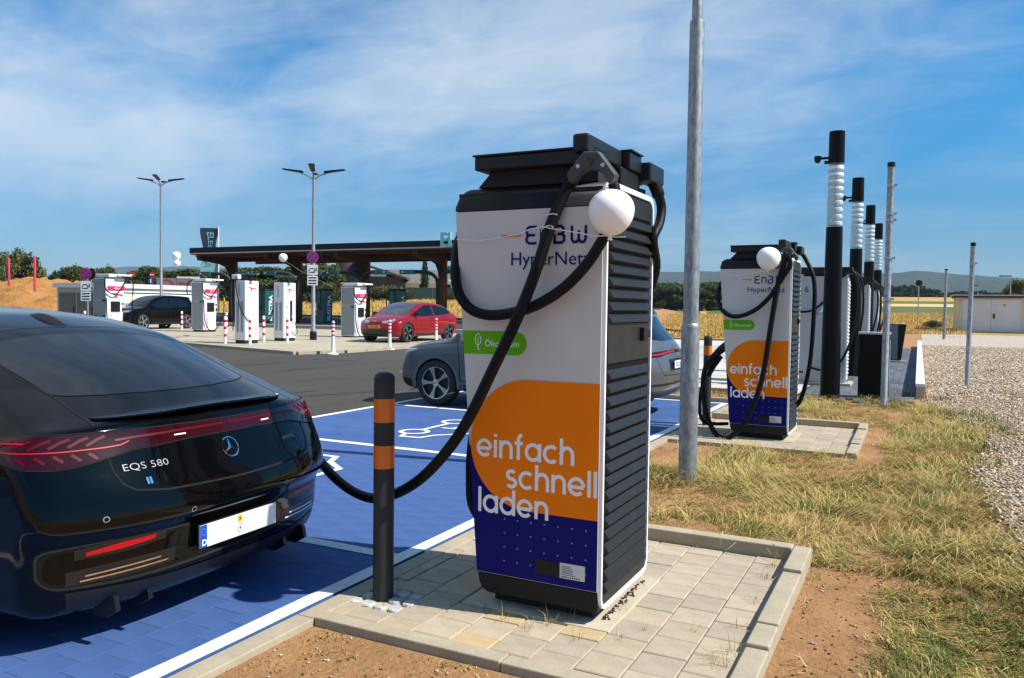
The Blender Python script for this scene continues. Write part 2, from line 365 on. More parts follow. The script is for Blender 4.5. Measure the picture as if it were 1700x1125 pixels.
# ---- blue parking surface: paving blocks under paint
park = struct(MB().sheet([(-7.14, -4, -.008), (-2.655, -4, -.008), (-2.655, 12.9, -.008), (-7.14, 12.9, -.008)]).build('parking_surface', BLUEJ), 'blue painted block paving of the charging bays')
def paver_mesh(name, sx, sy, m, h=0.05, gap=0.0025, ch=0.004):
    a, b = sx / 2 - gap, sy / 2 - gap; mb = MB()
    lo = [(-a, -b, -h), (a, -b, -h), (a, b, -h), (-a, b, -h)]; mi = [(x, y, -ch) for x, y, _ in lo]
    up = [(math.copysign(a - ch, x), math.copysign(b - ch, y), 0) for x, y, _ in lo]
    mb.add(lo + mi + up, [(0, 1, 5, 4), (1, 2, 6, 5), (2, 3, 7, 6), (3, 0, 4, 7), (4, 5, 9, 8), (5, 6, 10, 9), (6, 7, 11, 10), (7, 4, 8, 11), (8, 9, 10, 11)])
    return mb.mesh(name, m)
bp = paver_mesh('paver', 0.2, 0.2, BLUE, gap=0.0009, ch=0.0010)
near = []; far = []
for ci in range(23):
    x = -2.655 - 0.1 - ci * 0.2
    if x < -7.1: break
    for k in range(-2, 66):
        y = k * 0.2 + (0.1 if ci % 2 else 0)
        if y > 12.82: continue
        vis = (y - 1.7 > (-2.7 - x) * 0.55) and y > 1.7 and not (y < 3.7 and x < -3.9)
        (near if vis else far).append((x, y, rnd.uniform(-.0007, .0006)))
near.sort(key=lambda p: p[0] ** 2 + p[1] ** 2)
far += near[300:]; near = near[:300]
for p in near:
    o = obj('paver', bp, park); o.location = p; o.rotation_euler = (rnd.uniform(-.0015, .0015), rnd.uniform(-.0015, .0015), 0)
mb = MB(); bv = [tuple(v.co) for v in bp.vertices]; bf = [tuple(p.vertices) for p in bp.polygons]
for p in far: mb.add([(v[0] + p[0], v[1] + p[1], v[2] + p[2]) for v in bv], bf)
o = mb.build('paver_field', BLUE, park); o['kind'] = 'stuff'
# ---- white bay lines, laid on the blocks
def line(name, x0, x1, y0, y1, lab, z=0.004):
    n = max(2, int(max(x1 - x0, y1 - y0) / .25)); j = lambda: rnd.uniform(-.004, .004)
    if x1 - x0 > y1 - y0:
        a = [(x0 + (x1 - x0) * k / n, y0 + j(), z) for k in range(n + 1)]; b = [(x0 + (x1 - x0) * k / n, y1 + j(), z) for k in range(n + 1)]
    else:
        a = [(x1 + j(), y0 + (y1 - y0) * k / n, z) for k in range(n + 1)]; b = [(x0 + j(), y0 + (y1 - y0) * k / n, z) for k in range(n + 1)]
    return struct(MB().grid([a, b]).build(name, PAINT), lab)
line('bay_end_line', -2.752, -2.655, -3.9, 12.86, 'white line along the kerb at the head of the blue bays')
line('bay_back_line', -7.14, -7.04, -3.9, 12.86, 'white line between blue bays and asphalt')
for k, y in enumerate((0.88, 3.88, 6.87, 9.87, 12.81)):
    line('bay_line', -7.04, -2.752, y - .05, y + .05, ['white bay line under the black saloon', 'white bay line beside the parked black saloon', 'white bay line between the two empty blue bays', 'white bay line beside the grey car', 'white bay line beyond the grey car'][k])
def mark(name, strokes, w, ox, oy, ang, sc, lab):
    ca, sa = math.cos(ang), math.sin(ang); mb = MB()
    for i, st in enumerate(strokes):
        ribbon(mb, st, w, lambda u, v, l: (ox + (u * ca - v * sa) * sc, oy + (u * sa + v * ca) * sc, 0.0045 + l), 0.0006 * i)
    return struct(mb.build(name, PAINT), lab)
# an outline car with a plug, its wheels towards +Y
CARM = [[(-1.0, 0), (-1.0, .28), (-.72, .42), (-.45, .78), (.35, .78), (.75, .42), (1.02, .36), (1.05, .06), (.86, .0)], [(-1.0, 0), (-.78, 0)], [(-.34, 0), (.38, 0)], arc(-.56, 0, .2, 0, 360, 18), arc(.62, 0, .2, 0, 360, 18), [(-.1, .62), (-.1, .34), (.1, .34), (.1, .16)]]
mark('car_symbol', CARM, .075, -5.28, 8.35, R(-90), .80, 'white electric car pictogram painted in the far blue bay')
mark('car_symbol', CARM, .075, -5.28, 5.36, R(-90), .80, 'white electric car pictogram painted behind the bollard')
# ---- charger islands
STONE = [ramp_mat('paving_stone_%d' % k, [(0.3, tuple(c * .72 for c in b)), (0.5, b), (0.72, tuple(c * 1.22 for c in b))], 7, 0.88, bump=0.35, bscale=170, bdist=0.004, scale2=90) for k, b in enumerate([(0.39, 0.318, 0.226), (0.425, 0.345, 0.25), (0.365, 0.302, 0.22)])]
STONEY = ramp_mat('paving_stone_sandy', [(0.3, (0.36, 0.26, 0.14)), (0.6, (0.50, 0.37, 0.20))], 9, 0.9, bump=0.3, bscale=150, bdist=0.004)
KERBM = ramp_mat('kerb_stone', [(0.3, (0.28, 0.235, 0.165)), (0.55, (0.39, 0.33, 0.235)), (0.75, (0.48, 0.41, 0.30))], 5, 0.85, bump=0.3, bscale=140, bdist=0.004)
SETT = ramp_mat('granite_sett', [(0.3, (0.22, 0.215, 0.20)), (0.5, (0.46, 0.445, 0.41)), (0.7, (0.66, 0.65, 0.61))], 22, 0.8, bump=0.6, bscale=70, bdist=0.01)
SAND = ramp_mat('joint_sand', [(0.3, (0.30, 0.24, 0.155)), (0.7, (0.52, 0.44, 0.31))], 20, 0.95, bump=0.4, bscale=120, bdist=0.006)
PVM = [paver_mesh('paver', .2, .2, m) for m in STONE]; PVH2 = PVM + [paver_mesh('paver', .2, .2, STONEY)] * 3
def kerb_mesh(L, wd, h, m=KERBM):
    return MB().box(-wd / 2, wd / 2, -L / 2 + .002, L / 2 - .002, -.14, h).mesh('kerbstone', m)
def island(dy, lab):
    isl = struct(MB().sheet([(-2.52, 3.0 + dy, -.012), (-.63, 3.0 + dy, -.012), (-.63, 4.97 + dy, -.012), (-2.52, 4.97 + dy, -.012)]).build('paved_island', SAND), lab)
    cols = [-.74 - .2 * k + (0.002) for k in range(10)]
    for ci, x in enumerate(cols):
        y = 3.0 + dy + (.03 if ci % 2 == 0 else -.07); forb = []
        xx, sx_ = (x, 1.0) if ci < 9 else (-2.525, .0)
        if ci == 9: continue
        if -2.02 < x < -1.235: forb.append((3.442 + dy, 4.252 + dy))
        if x < -2.25: forb += [(3.165 + dy, 3.455 + dy), (4.41 + dy, 4.70 + dy)]
        while y < 4.97 + dy:
            segs = [(max(y, 3.002 + dy), min(y + .2, 4.968 + dy))]
            for f0, f1 in forb:
                nx_ = []
                for a0, a1 in segs:
                    if a1 <= f0 or a0 >= f1: nx_.append((a0, a1)); continue
                    if a0 < f0: nx_.append((a0, f0))
                    if a1 > f1: nx_.append((f1, a1))
                segs = nx_
            for a0, a1 in segs:
                L_ = a1 - a0
                if L_ < .035: continue
                me = rnd.choice(PVM) if L_ > .15 else rnd.choice(PVH2)
                o = obj('paver', me, isl); o.location = (x, (a0 + a1) / 2, rnd.uniform(-.003, .002)); o.scale = (1, L_ / .2, 1); o.rotation_euler = (rnd.uniform(-.006, .006), rnd.uniform(-.006, .006), rnd.uniform(-.006, .006))
            y += .2
    for k in range(10):                       # narrow border pieces along the kerb strip
        o = obj('paver', PVM[k % 3], isl); o.location = (-2.482, 3.1 + dy + k * .197, 0); o.scale = (.37, .98, 1)
        if 3.13 < 3.1 + k * .197 < 3.5 or 4.38 < 3.1 + k * .197 < 4.74: bpy.data.objects.remove(o)
    for (sy, s0) in ((3.165, 0), (4.41, 1)):
        for r_ in range(3):
            for c in range(4):
                x = -2.515 + c * .083 + (.02 if r_ % 2 else 0) - .0; y = sy + dy + .05 + r_ * .094
                if s0 == 0 and math.hypot(x + 2.413, y - 3.316 - dy) < .080: continue
                mbs = MB(); a = .036 + rnd.uniform(-.005, .003); b = .039 + rnd.uniform(-.004, .003)
                pts = [(math.copysign(abs(math.cos(t)) ** .6, math.cos(t)) * a * (1.0 + rnd.uniform(-.1, .08)), math.copysign(abs(math.sin(t)) ** .6, math.sin(t)) * b * (1.0 + rnd.uniform(-.1, .08))) for t in [R(22.5 + 45 * q) for q in range(8)]]
                mbs.add([(px_, py_, -.05) for px_, py_ in pts] + [(px_, py_, -.006) for px_, py_ in pts] + [(px_ * .86, py_ * .86, rnd.uniform(-.001, .003)) for px_, py_ in pts],
                        [(i, (i + 1) % 8, 8 + (i + 1) % 8, 8 + i) for i in range(8)] + [(8 + i, 8 + (i + 1) % 8, 16 + (i + 1) % 8, 16 + i) for i in range(8)] + [tuple(range(16, 24))])
                o = mbs.build('granite_sett', SETT, isl, smooth=True); o.location = (x, y, 0); o.rotation_euler = (rnd.uniform(-.03, .03), rnd.uniform(-.03, .03), rnd.uniform(-.12, .12))
    # concrete foundation slab of the charger
    MB().box(-2.02, -1.232, 3.44 + dy, 4.25 + dy, -.05, .006).build('concrete_footing', CONC, isl, bevel=.004)
    # kerbs: front flush, right and back standing proud
    k1 = kerb_mesh(1.0, .09, .012); k1s = kerb_mesh(.46, .09, .012)
    for (xc, m_, L) in ((-2.03, k1, 1), (-1.03, k1, 1)):
        o = obj('kerbstone', m_, isl, bevel=.006); o.location = (xc + .01, 2.957 + dy, rnd.uniform(-.002, .002)); o.rotation_euler = (0, 0, R(90))
    yk = 2.912 + dy
    for L, h in ((.62, .03), (.26, .045), (.80, .052), (.48, .07)):
        o = obj('kerbstone', kerb_mesh(L, .10, h), isl, bevel=.007); o.location = (-.583, yk + L / 2, 0); yk += L
    xk = -.634
    for L in (1.0, .86):
        o = obj('kerbstone', kerb_mesh(L, .10, .08), isl, bevel=.007); o.location = (xk - L / 2, 5.02 + dy, 0); o.rotation_euler = (0, 0, R(90)); xk -= L
    return isl
island(0, 'grey paved island with kerbs under the big charging station')
island(6.0, 'grey paved island under the second charging station behind the lamp pole')
# kerb strip between white line and soil/island
kb = struct(MB().sheet([(-2.655, -4, -.02), (-2.52, -4, -.02), (-2.52, 14, -.02), (-2.655, 14, -.02)]).build('kerb_strip', SAND), 'narrow kerb strip beside the white line')
ks = kerb_mesh(1.0, .11, .004); kn = paver_mesh('paver', .022, .2, STONE[0], gap=.001, ch=.001)
for k in range(-3, 14):
    o = obj('kerbstone', ks, kb, bevel=.005); o.location = (-2.576, k + .42, rnd.uniform(-.003, .001)); o.rotation_euler = (0, 0, rnd.uniform(-.002, .002))
# ---- kerb and grass strip past the grey car, pale paving of the next station
PALEB = [ramp_mat('pale_block_%d' % k, [(0.3, tuple(c * .8 for c in b)), (0.7, b)], 4, 0.85, bump=0.2, bscale=120, bdist=0.004) for k, b in enumerate([(0.52, 0.49, 0.43), (0.46, 0.44, 0.39), (0.56, 0.53, 0.47)])]
nk = struct(MB().sheet([(-14, 14.75, -.006), (-1.9, 14.75, -.006), (-1.9, 46, -.006), (-14, 46, -.006)]).build('pale_paving', PALEB[1]), 'pale block paving of the neighbouring charging bays')
rows_ = [14.78, 15.3, 15.82, 16.34, 16.86, 17.4, 18.2, 19, 20, 21, 22.2, 23.5, 25, 27, 29.5, 33, 38]
for j in range(len(rows_) - 1):
    y0, y1 = rows_[j], rows_[j + 1]; L = 1.2 + j * .12; x = -1.95
    while x > -9.5:
        o = MB().box(x - L + .006, x, y0, y1 - .012, -.03, .004 + rnd.uniform(0, .003)).build('paving_slab', rnd.choice(PALEB), nk); x -= L
kk = struct(MB().box(-7.1, -1.9, 14.62, 14.74, -.1, .06).build('kerb', KERBM), 'long kerb in front of the pale paving')
kk2 = struct(MB().box(-7.1, -2.66, 12.92, 13.04, -.1, .07).build('kerb', KERBM), 'long kerb closing the blue bays')
struct(MB().sheet([(-7.1, 13.04, .0), (-2.66, 13.04, .0), (-2.66, 14.62, .0), (-7.1, 14.62, .0)]).build('soil_strip', SOIL), 'narrow dry verge between the bays and the pale paving')
line('lane_marking', -9, -2.1, 19.5, 19.6, 'dark joint line', z=.012).data.materials[0] = mat('dark_joint', (.10, .10, .10), .8)
# dark block paving by the white garden wall
DBLK = [ramp_mat('dark_block_%d' % k, [(0.3, tuple(c * .75 for c in b)), (0.7, b)], 3, 0.75, bump=0.25, bscale=90, bdist=0.004) for k, b in enumerate([(0.115, 0.125, 0.145), (0.095, 0.105, 0.125), (0.135, 0.145, 0.165)])]
dk = struct(MB().sheet([(-1.9, 14.75, -.010), (-.02, 14.75, -.010), (-.02, 36, -.010), (-1.9, 36, -.010)]).build('dark_paving', mat('dark_joint2', (.02, .02, .022), .9)), 'dark grey block paving beside the low white wall')
dm = [MB().box(-.074, .074, -.444, .444, -.04, 0).mesh('paving_block', m_) for m_ in DBLK]
for c in range(12):
    for r_ in range(24):
        if c > 8 and r_ > 20: continue
        o = obj('paving_block', rnd.choice(dm), dk); o.location = (-.10 - c * .153, 15.25 + r_ * .9 - (.45 if c % 2 else 0), rnd.uniform(-.002, .002))
# ---- gravel, fields
def gbx(y): return float(np.interp(y, [2, 5, 6.3, 7.4, 9.1, 10.4, 11.5, 13.2, 15.0, 15.6, 80], [.75, .68, .64, .58, .57, .80, .84, .58, .20, .16, .16]))
rowsg = [[(gbx(y) + t * (14 + y * .25), y, zt(gbx(y) + t * 14, y) - .008) for t in np.linspace(0, 1, 9)] for y in np.concatenate([np.arange(1, 20, .5), np.arange(20, 72, 4)])]
struct(MB().grid(rowsg).build('gravel_bed', GRAV, None, smooth='all'), 'pale gravel bed')
def fan(name, m, q0, q1, y0, y1, dz, lab, nq=30, ny=16):
    rows = []
    for y in np.geomspace(y0, y1, ny + 1):
        rows.append([(q * y, y, zt(q * y, y) + dz) for q in np.linspace(q0, q1, nq + 1)])
    return struct(MB().grid(rows).build(name, m, None, smooth='all'), lab)
fan('stubble_field', STUB, -1.7, -.30, 49, 96, .0, 'golden stubble field behind the timber canopy')
fan('stubble_field', STUB, -.30, -.02, 40, 155, .01, 'golden stubble field behind the grey station', nq=16)
fan('stubble_field', STUB, -.02, .10, 62, 112, .0, 'golden stubble field beside the gravel', nq=12)
GR1 = ramp_mat('green_field', [(0.3, (0.065, 0.085, 0.02)), (0.7, (0.13, 0.145, 0.04))], .3, .95, bump=.6, bscale=2, bdist=.2)
GR2 = ramp_mat('pale_field', [(0.3, (0.44, 0.33, 0.12)), (0.7, (0.60, 0.48, 0.24))], .2, .95, bump=.3, bscale=2, bdist=.2)
fan('field', GR1, -.30, .14, 112, 170, .02, 'green strip of field', ny=8)
fan('field', GR2, -.30, .14, 170, 200, .02, 'pale strip of field', ny=8)
fan('field', GR1, -.30, .14, 200, 228, .02, 'dark green hedge strip between fields', ny=8)
fan('field', STUB, -.30, .16, 228, 330, .02, 'far golden field before the woods', ny=8)
fan('meadow', GR1, -1.7, -.30, 96, 260, .02, 'green meadow under the trees', ny=8)
# the hill road behind the small house
struct(MB().grid([[(q * y, y, zt(q * y, y) + .012) for q in np.linspace(.018, .03 + (y - 60) * .0004, 4)] for y in np.linspace(61, 118, 12)]).build('lane', mat('grey_lane', (.16, .17, .18), .9), None), 'narrow grey lane climbing past the small house')
# ---- concrete charging island on the far side
poly = [(-16.3, 18.2), (-15.8, 19.6), (-15.8, 35.2), (-62, 35.2), (-62, 30.5), (-30, 22.0), (-23.8, 20.1)]
pad = struct(MB().prism(poly, lambda x, y: (x, y, -.1), lambda x, y: (x, y, zt(x, y) + .03)).build('concrete_island', PADC), 'pale concrete island of the white charging stations')
kmd = MB().box(-.07, .07, -.49, .49, -.1, .085).mesh('kerbstone', KERBM)
for k in range(15):
    o = obj('kerbstone', kmd, pad); o.location = (-15.74, 20.1 + k * 1.0, 0)
def kerb_run(a, b, n):
    a, b = Vector(a), Vector(b); d = b - a; L = d.length / n
    me = MB().box(-L / 2 + .006, L / 2 - .006, -.07, .07, -.1, .085).mesh('kerbstone', KERBM)
    for k in range(n):
        o = obj('kerbstone', me, pad); o.location = (*(a + d * ((k + .5) / n)).xy, 0); o.rotation_euler = (0, 0, math.atan2(d.y, d.x))
kerb_run((-15.78, 19.55, 0), (-16.35, 18.13, 0), 2); kerb_run((-16.4, 18.1, 0), (-24, 20.05, 0), 8); kerb_run((-24, 20.05, 0), (-36, 23.5, 0), 10)
fl = lambda nm, y0, y1, x0, x1, lab: struct(MB().grid([[(x, y, zt(x, y) + .012) for x in np.linspace(x0, x1, 12)] for y in (y0, y1)]).build(nm, PAINT), lab)
fl('lane_line', 38.1, 38.3, -60, -20, 'white lane line behind the white charging stations')
fl('lane_line', 46.0, 46.3, -64, -14, 'white edge line in front of the stubble field')
struct(MB().grid([[(x, y, zt(x, y) + dz) for x in np.linspace(-70, -12, 12)] for y, dz in ((47.6, 0), (47.6, .14), (47.9, .14), (47.9, 0))]).build('kerb', mat('dark_kerb', (.10, .10, .10), .8)), 'dark kerb along the stubble field')
# ---- earth mound
mrows = []
for v in np.linspace(-1, 1, 34):
    row = []
    for u in np.linspace(-1, 1, 44):
        x = -60.5 + u * 13.5; y = 37.5 + v * 8 - u * 1.5
        e = max(0, 1 - u * u) ** .8 * max(0, 1 - v * v) ** .7
        z = 3.1 * e + (mnoise.fractal((x * .35, y * .35, 3), 1.0, 2.0, 5) * .8 + mnoise.fractal((x * 1.4, y * 1.4, 5), 1.0, 2.0, 4) * .3) * min(1, e * 3)
        row.append((x, y, z - .06))
    mrows.append(row)
MOUND = ramp_mat('sandy_earth', [(0.3, (0.18, 0.07, 0.018)), (0.48, (0.46, 0.21, 0.055)), (0.7, (0.60, 0.33, 0.12))], 1.1, 0.95, bump=1.0, bscale=7, bdist=.2, scale2=9)
struct(MB().grid(mrows).build('earth_mound', MOUND, None, smooth='all'), 'heap of orange sandy earth')
# ---- wooded hills on the horizon
HILL = ramp_mat('hill_woods', [(0.3, (0.020, 0.034, 0.018)), (0.55, (0.038, 0.055, 0.026)), (0.75, (0.065, 0.085, 0.036))], .006, .95, bump=1.0, bscale=.03, bdist=12, scale2=.05)
def ridge(dist, depth, prof, seed, lab):
    rows = []
    for d in np.linspace(0, 1, 9):
        row = []
        for s in np.linspace(-1.35, 0.85, 150):
            y = dist + depth * (d - .5); a = math.atan(s)
            px = s                                   # lateral slope relative to +Y
            h = np.interp(px, [p[0] for p in prof], [p[1] for p in prof]) + mnoise.fractal((s * 9 + seed, d * 2, seed), 1, 2, 5) * 9 + mnoise.noise((s * 160, d * 9, seed)) * 2.2
            row.append((s * y, y, 8 + (h - 8) * math.sin(math.pi * min(1, max(0, d))) ** .8))
        rows.append(row)
    return struct(MB().grid(rows).build('hill', HILL, None, smooth='all'), lab)
ridge(2300, 900, [(-1.4, 150), (-1.1, 142), (-.95, 132), (-.8, 112), (-.6, 98), (-.45, 96), (-.3, 106), (-.2, 110), (-.1, 100), (-.03, 100), (.0, 106), (.05, 98), (.1, 84), (.2, 70), (.85, 60)], 3, 'near wooded ridge on the horizon')
ridge(3800, 1200, [(-1.4, 120), (-1.0, 200), (-.85, 185), (-.7, 160), (-.5, 150), (-.28, 175), (-.1, 150), (-.05, 160), (.05, 150), (.15, 130), (.85, 130)], 11, 'far blue ridge on the horizon')

# ---- tar seams, tyre marks and stains lying on asphalt and bays
TAR = mat('tar_seam', (.012, .011, .010), .6)
def smear(pts, w0, m, lab, z=.0005):
    P = catmull([Vector((*p, 0)) for p in pts], 8); mb = MB(); n = len(P); L_ = []; R_ = []
    for i, p in enumerate(P):
        d = (P[min(i + 1, n - 1)] - P[max(i - 1, 0)]).normalized(); q = Vector((-d.y, d.x, 0)) * w0 * (.5 + .35 * mnoise.noise((p.x * 2, p.y * 2, 1)))
        L_.append((*(p + q).xy, z)); R_.append((*(p - q).xy, z))
    mb.grid([L_, R_]); o = mb.build('tar_seam', m); struct(o, lab)
for k in range(9):
    x = rnd.uniform(-15, -8); y = rnd.uniform(4, 18); a = rnd.uniform(0, 6.28); l = rnd.uniform(.6, 2.6)
    smear([(x, y), (x + l * .5 * math.cos(a) + rnd.uniform(-.2, .2), y + l * .5 * math.sin(a)), (x + l * math.cos(a), y + l * math.sin(a) + rnd.uniform(-.2, .2))], rnd.uniform(.02, .07), TAR, 'dark tar seam on the asphalt')
# ================================================================== CHARGING STATIONS IN FRONT
def rrect(y0, y1, z0, z1, r, n=6):
    pts = []
    for cx, cy, a in ((y1 - r, z1 - r, 0), (y0 + r, z1 - r, 90), (y0 + r, z0 + r, 180), (y1 - r, z0 + r, 270)):
        pts += [(cx + r * math.cos(R(a + 90 * k / n)), cy + r * math.sin(R(a + 90 * k / n))) for k in range(n + 1)]
    return pts
def ring(mb, outer, inner, f0, f1):
    n = len(outer); a = [f1(*p) for p in outer]; b = [f1(*p) for p in inner]; c = [f0(*p) for p in outer]; d = [f0(*p) for p in inner]
    mb.add(a + b + c + d, [(i, (i + 1) % n, n + (i + 1) % n, n + i) for i in range(n)] + [(2 * n + i, 2 * n + (i + 1) % n, (i + 1) % n, i) for i in range(n)] + [(n + i, n + (i + 1) % n, 3 * n + (i + 1) % n, 3 * n + i) for i in range(n)])
LX = lambda z: -0.255 - (z - .165) * (.147 / 1.805)      # leaning bay side of the cabinet
def charger_base(loc, label):
    t = thing('charging_station', label, 'charging station', loc, group='orange, white and blue charging stations')
    Y0, Y1, X1 = -.36, .36, .39
    MB().box(-.20, .335, -.27, .30, 0.006, .085).build('plinth', DARK, t)
    core = [(LX(.15) + .012, .15), (X1 - .012, .15), (X1 - .012, 2.06), (LX(2.06) + .02, 2.06)]
    MB().prism(core, lambda x, z: (x, Y0 + .008, z), lambda x, z: (x, Y1 - .008, z)).build('cabinet', ANTH, t)
    base = [(LX(.16), .163), (LX(.1) + .004, .115), (LX(.1) + .022, .083), (LX(.1) + .055, .067), (X1, .067), (X1, .163)]
    MB().prism(base, lambda x, z: (x, Y0, z), lambda x, z: (x, Y1, z)).build('base_skirt', BLACK, t, bevel=.006)
    for s, nm in ((-1, 'front_panel'), (1, 'rear_panel')):
        yo, yi = (Y0 - .004, Y0 + .006) if s < 0 else (Y1 + .004, Y1 - .006)
        MB().prism([(LX(.165), .167), (X1 - .003, .167), (X1 - .003, 1.968), (LX(1.968), 1.968)], lambda x, z: (x, yi, z), lambda x, z: (x, yo, z)).build(nm, PANEL, t, bevel=.002)
    # bay side: plain dark panel with screen
    MB().prism([(-.33, .2), (.33, .2), (.33, 1.95), (-.33, 1.95)], lambda y, z: (LX(z) + .004, y, z), lambda y, z: (LX(z) - .006, y, z)).build('bay_panel', PANEL, t)
    MB().prism([(-.16, 1.15), (.16, 1.15), (.16, 1.62), (-.16, 1.62)], lambda y, z: (LX(z) - .004, y, z), lambda y, z: (LX(z) - .010, y, z)).build('screen', SCREEN, t)
    # rounded dark cap
    cap = [(LX(1.97), 1.972), (X1 - .0, 1.972), (X1, 2.09), (LX(1.97) + .05, 2.095), (LX(1.97) + .018, 2.078), (LX(1.97) + .003, 2.045)]
    capb = MB()
    secs = [(Y0 - .005, 0), (Y0 - .003, .045), (Y0 + .012, .085), (Y0 + .045, .112), (Y0 + .09, .12), (Y1 - .09, .12), (Y1 - .045, .112), (Y1 - .012, .085), (Y1 + .003, .045), (Y1 + .005, 0)]
    capb.grid([[(LX(1.97) + dx, y, 1.972 + h * k) for dx, k in ((0, 0), (0, .45), (.01, .75), (.03, .93), (.06, 1.0))] + [(X1 - .002, y, 1.972 + h), (X1 - .002, y, 1.972)] for y, h in secs])
    capb.build('top_cap', ANTH, t, smooth='all')
    # louvred side with white frame
    outer = rrect(Y0 + .003, Y1 - .003, .07, 2.088, .07); inner = rrect(Y0 + .019, Y1 - .019, .086, 2.062, .058)
    mbr = MB(); ring(mbr, outer, inner, lambda y, z: (X1 - .004, y, z), lambda y, z: (X1 + .016, y, z)); mbr.build('white_frame', TRIM, t, bevel=.002)
    MB().prism(rrect(Y0 + .018, Y1 - .018, .085, 2.063, .058), lambda y, z: (X1 - .006, y, z), lambda y, z: (X1 + .003, y, z)).build('side_panel', mat('louvre_gap_shade', (.006, .006, .006), .6, spec=.1), t)  # coloured darker than the slats: shade in the louvre gaps put into the colour
    MB().prism(rrect(Y0 + .03, Y1 - .03, 1.955, 2.052, .03), lambda y, z: (X1, y, z), lambda y, z: (X1 + .012, y, z)).build('upper_panel', LOUV, t, bevel=.003)
    MB().prism(rrect(Y0 + .03, Y1 - .03, .096, .145, .02), lambda y, z: (X1, y, z), lambda y, z: (X1 + .012, y, z)).build('lower_panel', LOUV, t, bevel=.003)
    MB().prism(rrect(Y0 + .04, Y1 - .05, 1.235, 1.425, .006), lambda y, z: (X1, y, z), lambda y, z: (X1 + .014, y, z)).build('service_door', LOUV, t, bevel=.003)
    h = MB().box(X1 + .012, X1 + .032, .17, .29, 1.345, 1.385).build('door_handle', BLACK, t, bevel=.004)
    MB().box(X1 + .010, X1 + .036, .16, .185, 1.33, 1.40).build('lock', BLACK, h, bevel=.004)
    sp = [(0, .058), (.006, .058), (.026, .016), (.026, .008), (.012, .0), (0, .0)]
    def slat_mesh(hh):
        return MB().prism([(x, z * hh / .06) for x, z in sp], lambda x, z: (x, Y0 + .042 + x * .6, z), lambda x, z: (x, Y1 - .052 - x * .4, z)).mesh('louvre_slat', LOUV)
    sm = slat_mesh(.049); zs = [1.95 - .0585 * k for k in range(1, 10)] + [1.222 - .0632 * k for k in range(1, 18)]
    for z in zs:
        o = obj('louvre_slat', sm, t); o.location = (X1 + .002, 0, z)
    # cable management beams on the roof
    bm = MB().box(-.285, .335, -.385, -.20, 2.165, 2.232).build('front_beam', ANTH, t, bevel=.008)
    MB().box(-.292, .335, -.392, -.195, 2.232, 2.240).build('beam_lid', ANTH, bm)
    MB().prism([(-.30, 2.09), (-.235, 2.155), (-.235, 2.166), (.34, 2.166), (.34, 2.09)], lambda x, z: (x, -.315, z), lambda x, z: (x, .28, z)).build('beam_bracket', DARK, t)
    MB().box(-.285, .335, .20, .385, 2.165, 2.232).build('rear_beam', ANTH, t, bevel=.008)
    MB().box(.255, .335, -.435, .03, 2.205, 2.292).build('side_beam', ANTH, t, bevel=.014)
    MB().box(.27, .375, .035, .22, 2.20, 2.288).build('joint_box', ANTH, t, bevel=.008)
    MB().box(.265, .385, .03, .225, 2.288, 2.295).build('joint_lid', ANTH, t)
    MB().box(.335, .425, .225, .47, 2.165, 2.262).build('rear_arm', ANTH, t, bevel=.012)
    MB().box(.10, .36, -.05, .25, 2.10, 2.20).build('swivel_base', BLACK, t, bevel=.01)
    MB().lathe([(.07, 2.09), (.07, 2.13), (.055, 2.135)], 18, c=(.30, .30, 0)).build('swivel_base', BLACK, t, smooth=True)
    # yoke carrying two cables
    yk = [(.321, 2.201), (.395, 2.198), (.478, 2.090), (.462, 2.046), (.445, 2.048), (.420, 2.092), (.39, 2.113), (.36, 2.119), (.325, 2.115), (.296, 2.096), (.272, 2.060), (.254, 2.066), (.240, 2.104)]
    y_ = MB().prism(yk, lambda x, z: (x, -.405, z), lambda x, z: (x, -.465, z)).build('cable_yoke', mat('yoke_rubber', (.045, .045, .047), .55, var=.2, vscale=30), t, bevel=.012, seg=3)
    for x, z in ((.300, 2.135), (.418, 2.133)): MB().lathe([(.010, 0), (.010, -.006), (.006, -.007)], 10, c=(x, -.463, z), axis='y').build('screw', STEEL, y_)
    ribm = MB(); ribbon(ribm, [(.340, 2.170), (.357, 2.163), (.360, 2.130), (.378, 2.165)], .005, lambda u, v, l: (u, -.468, v), 0); ribm.build('emblem', DARK, y_)
    return t
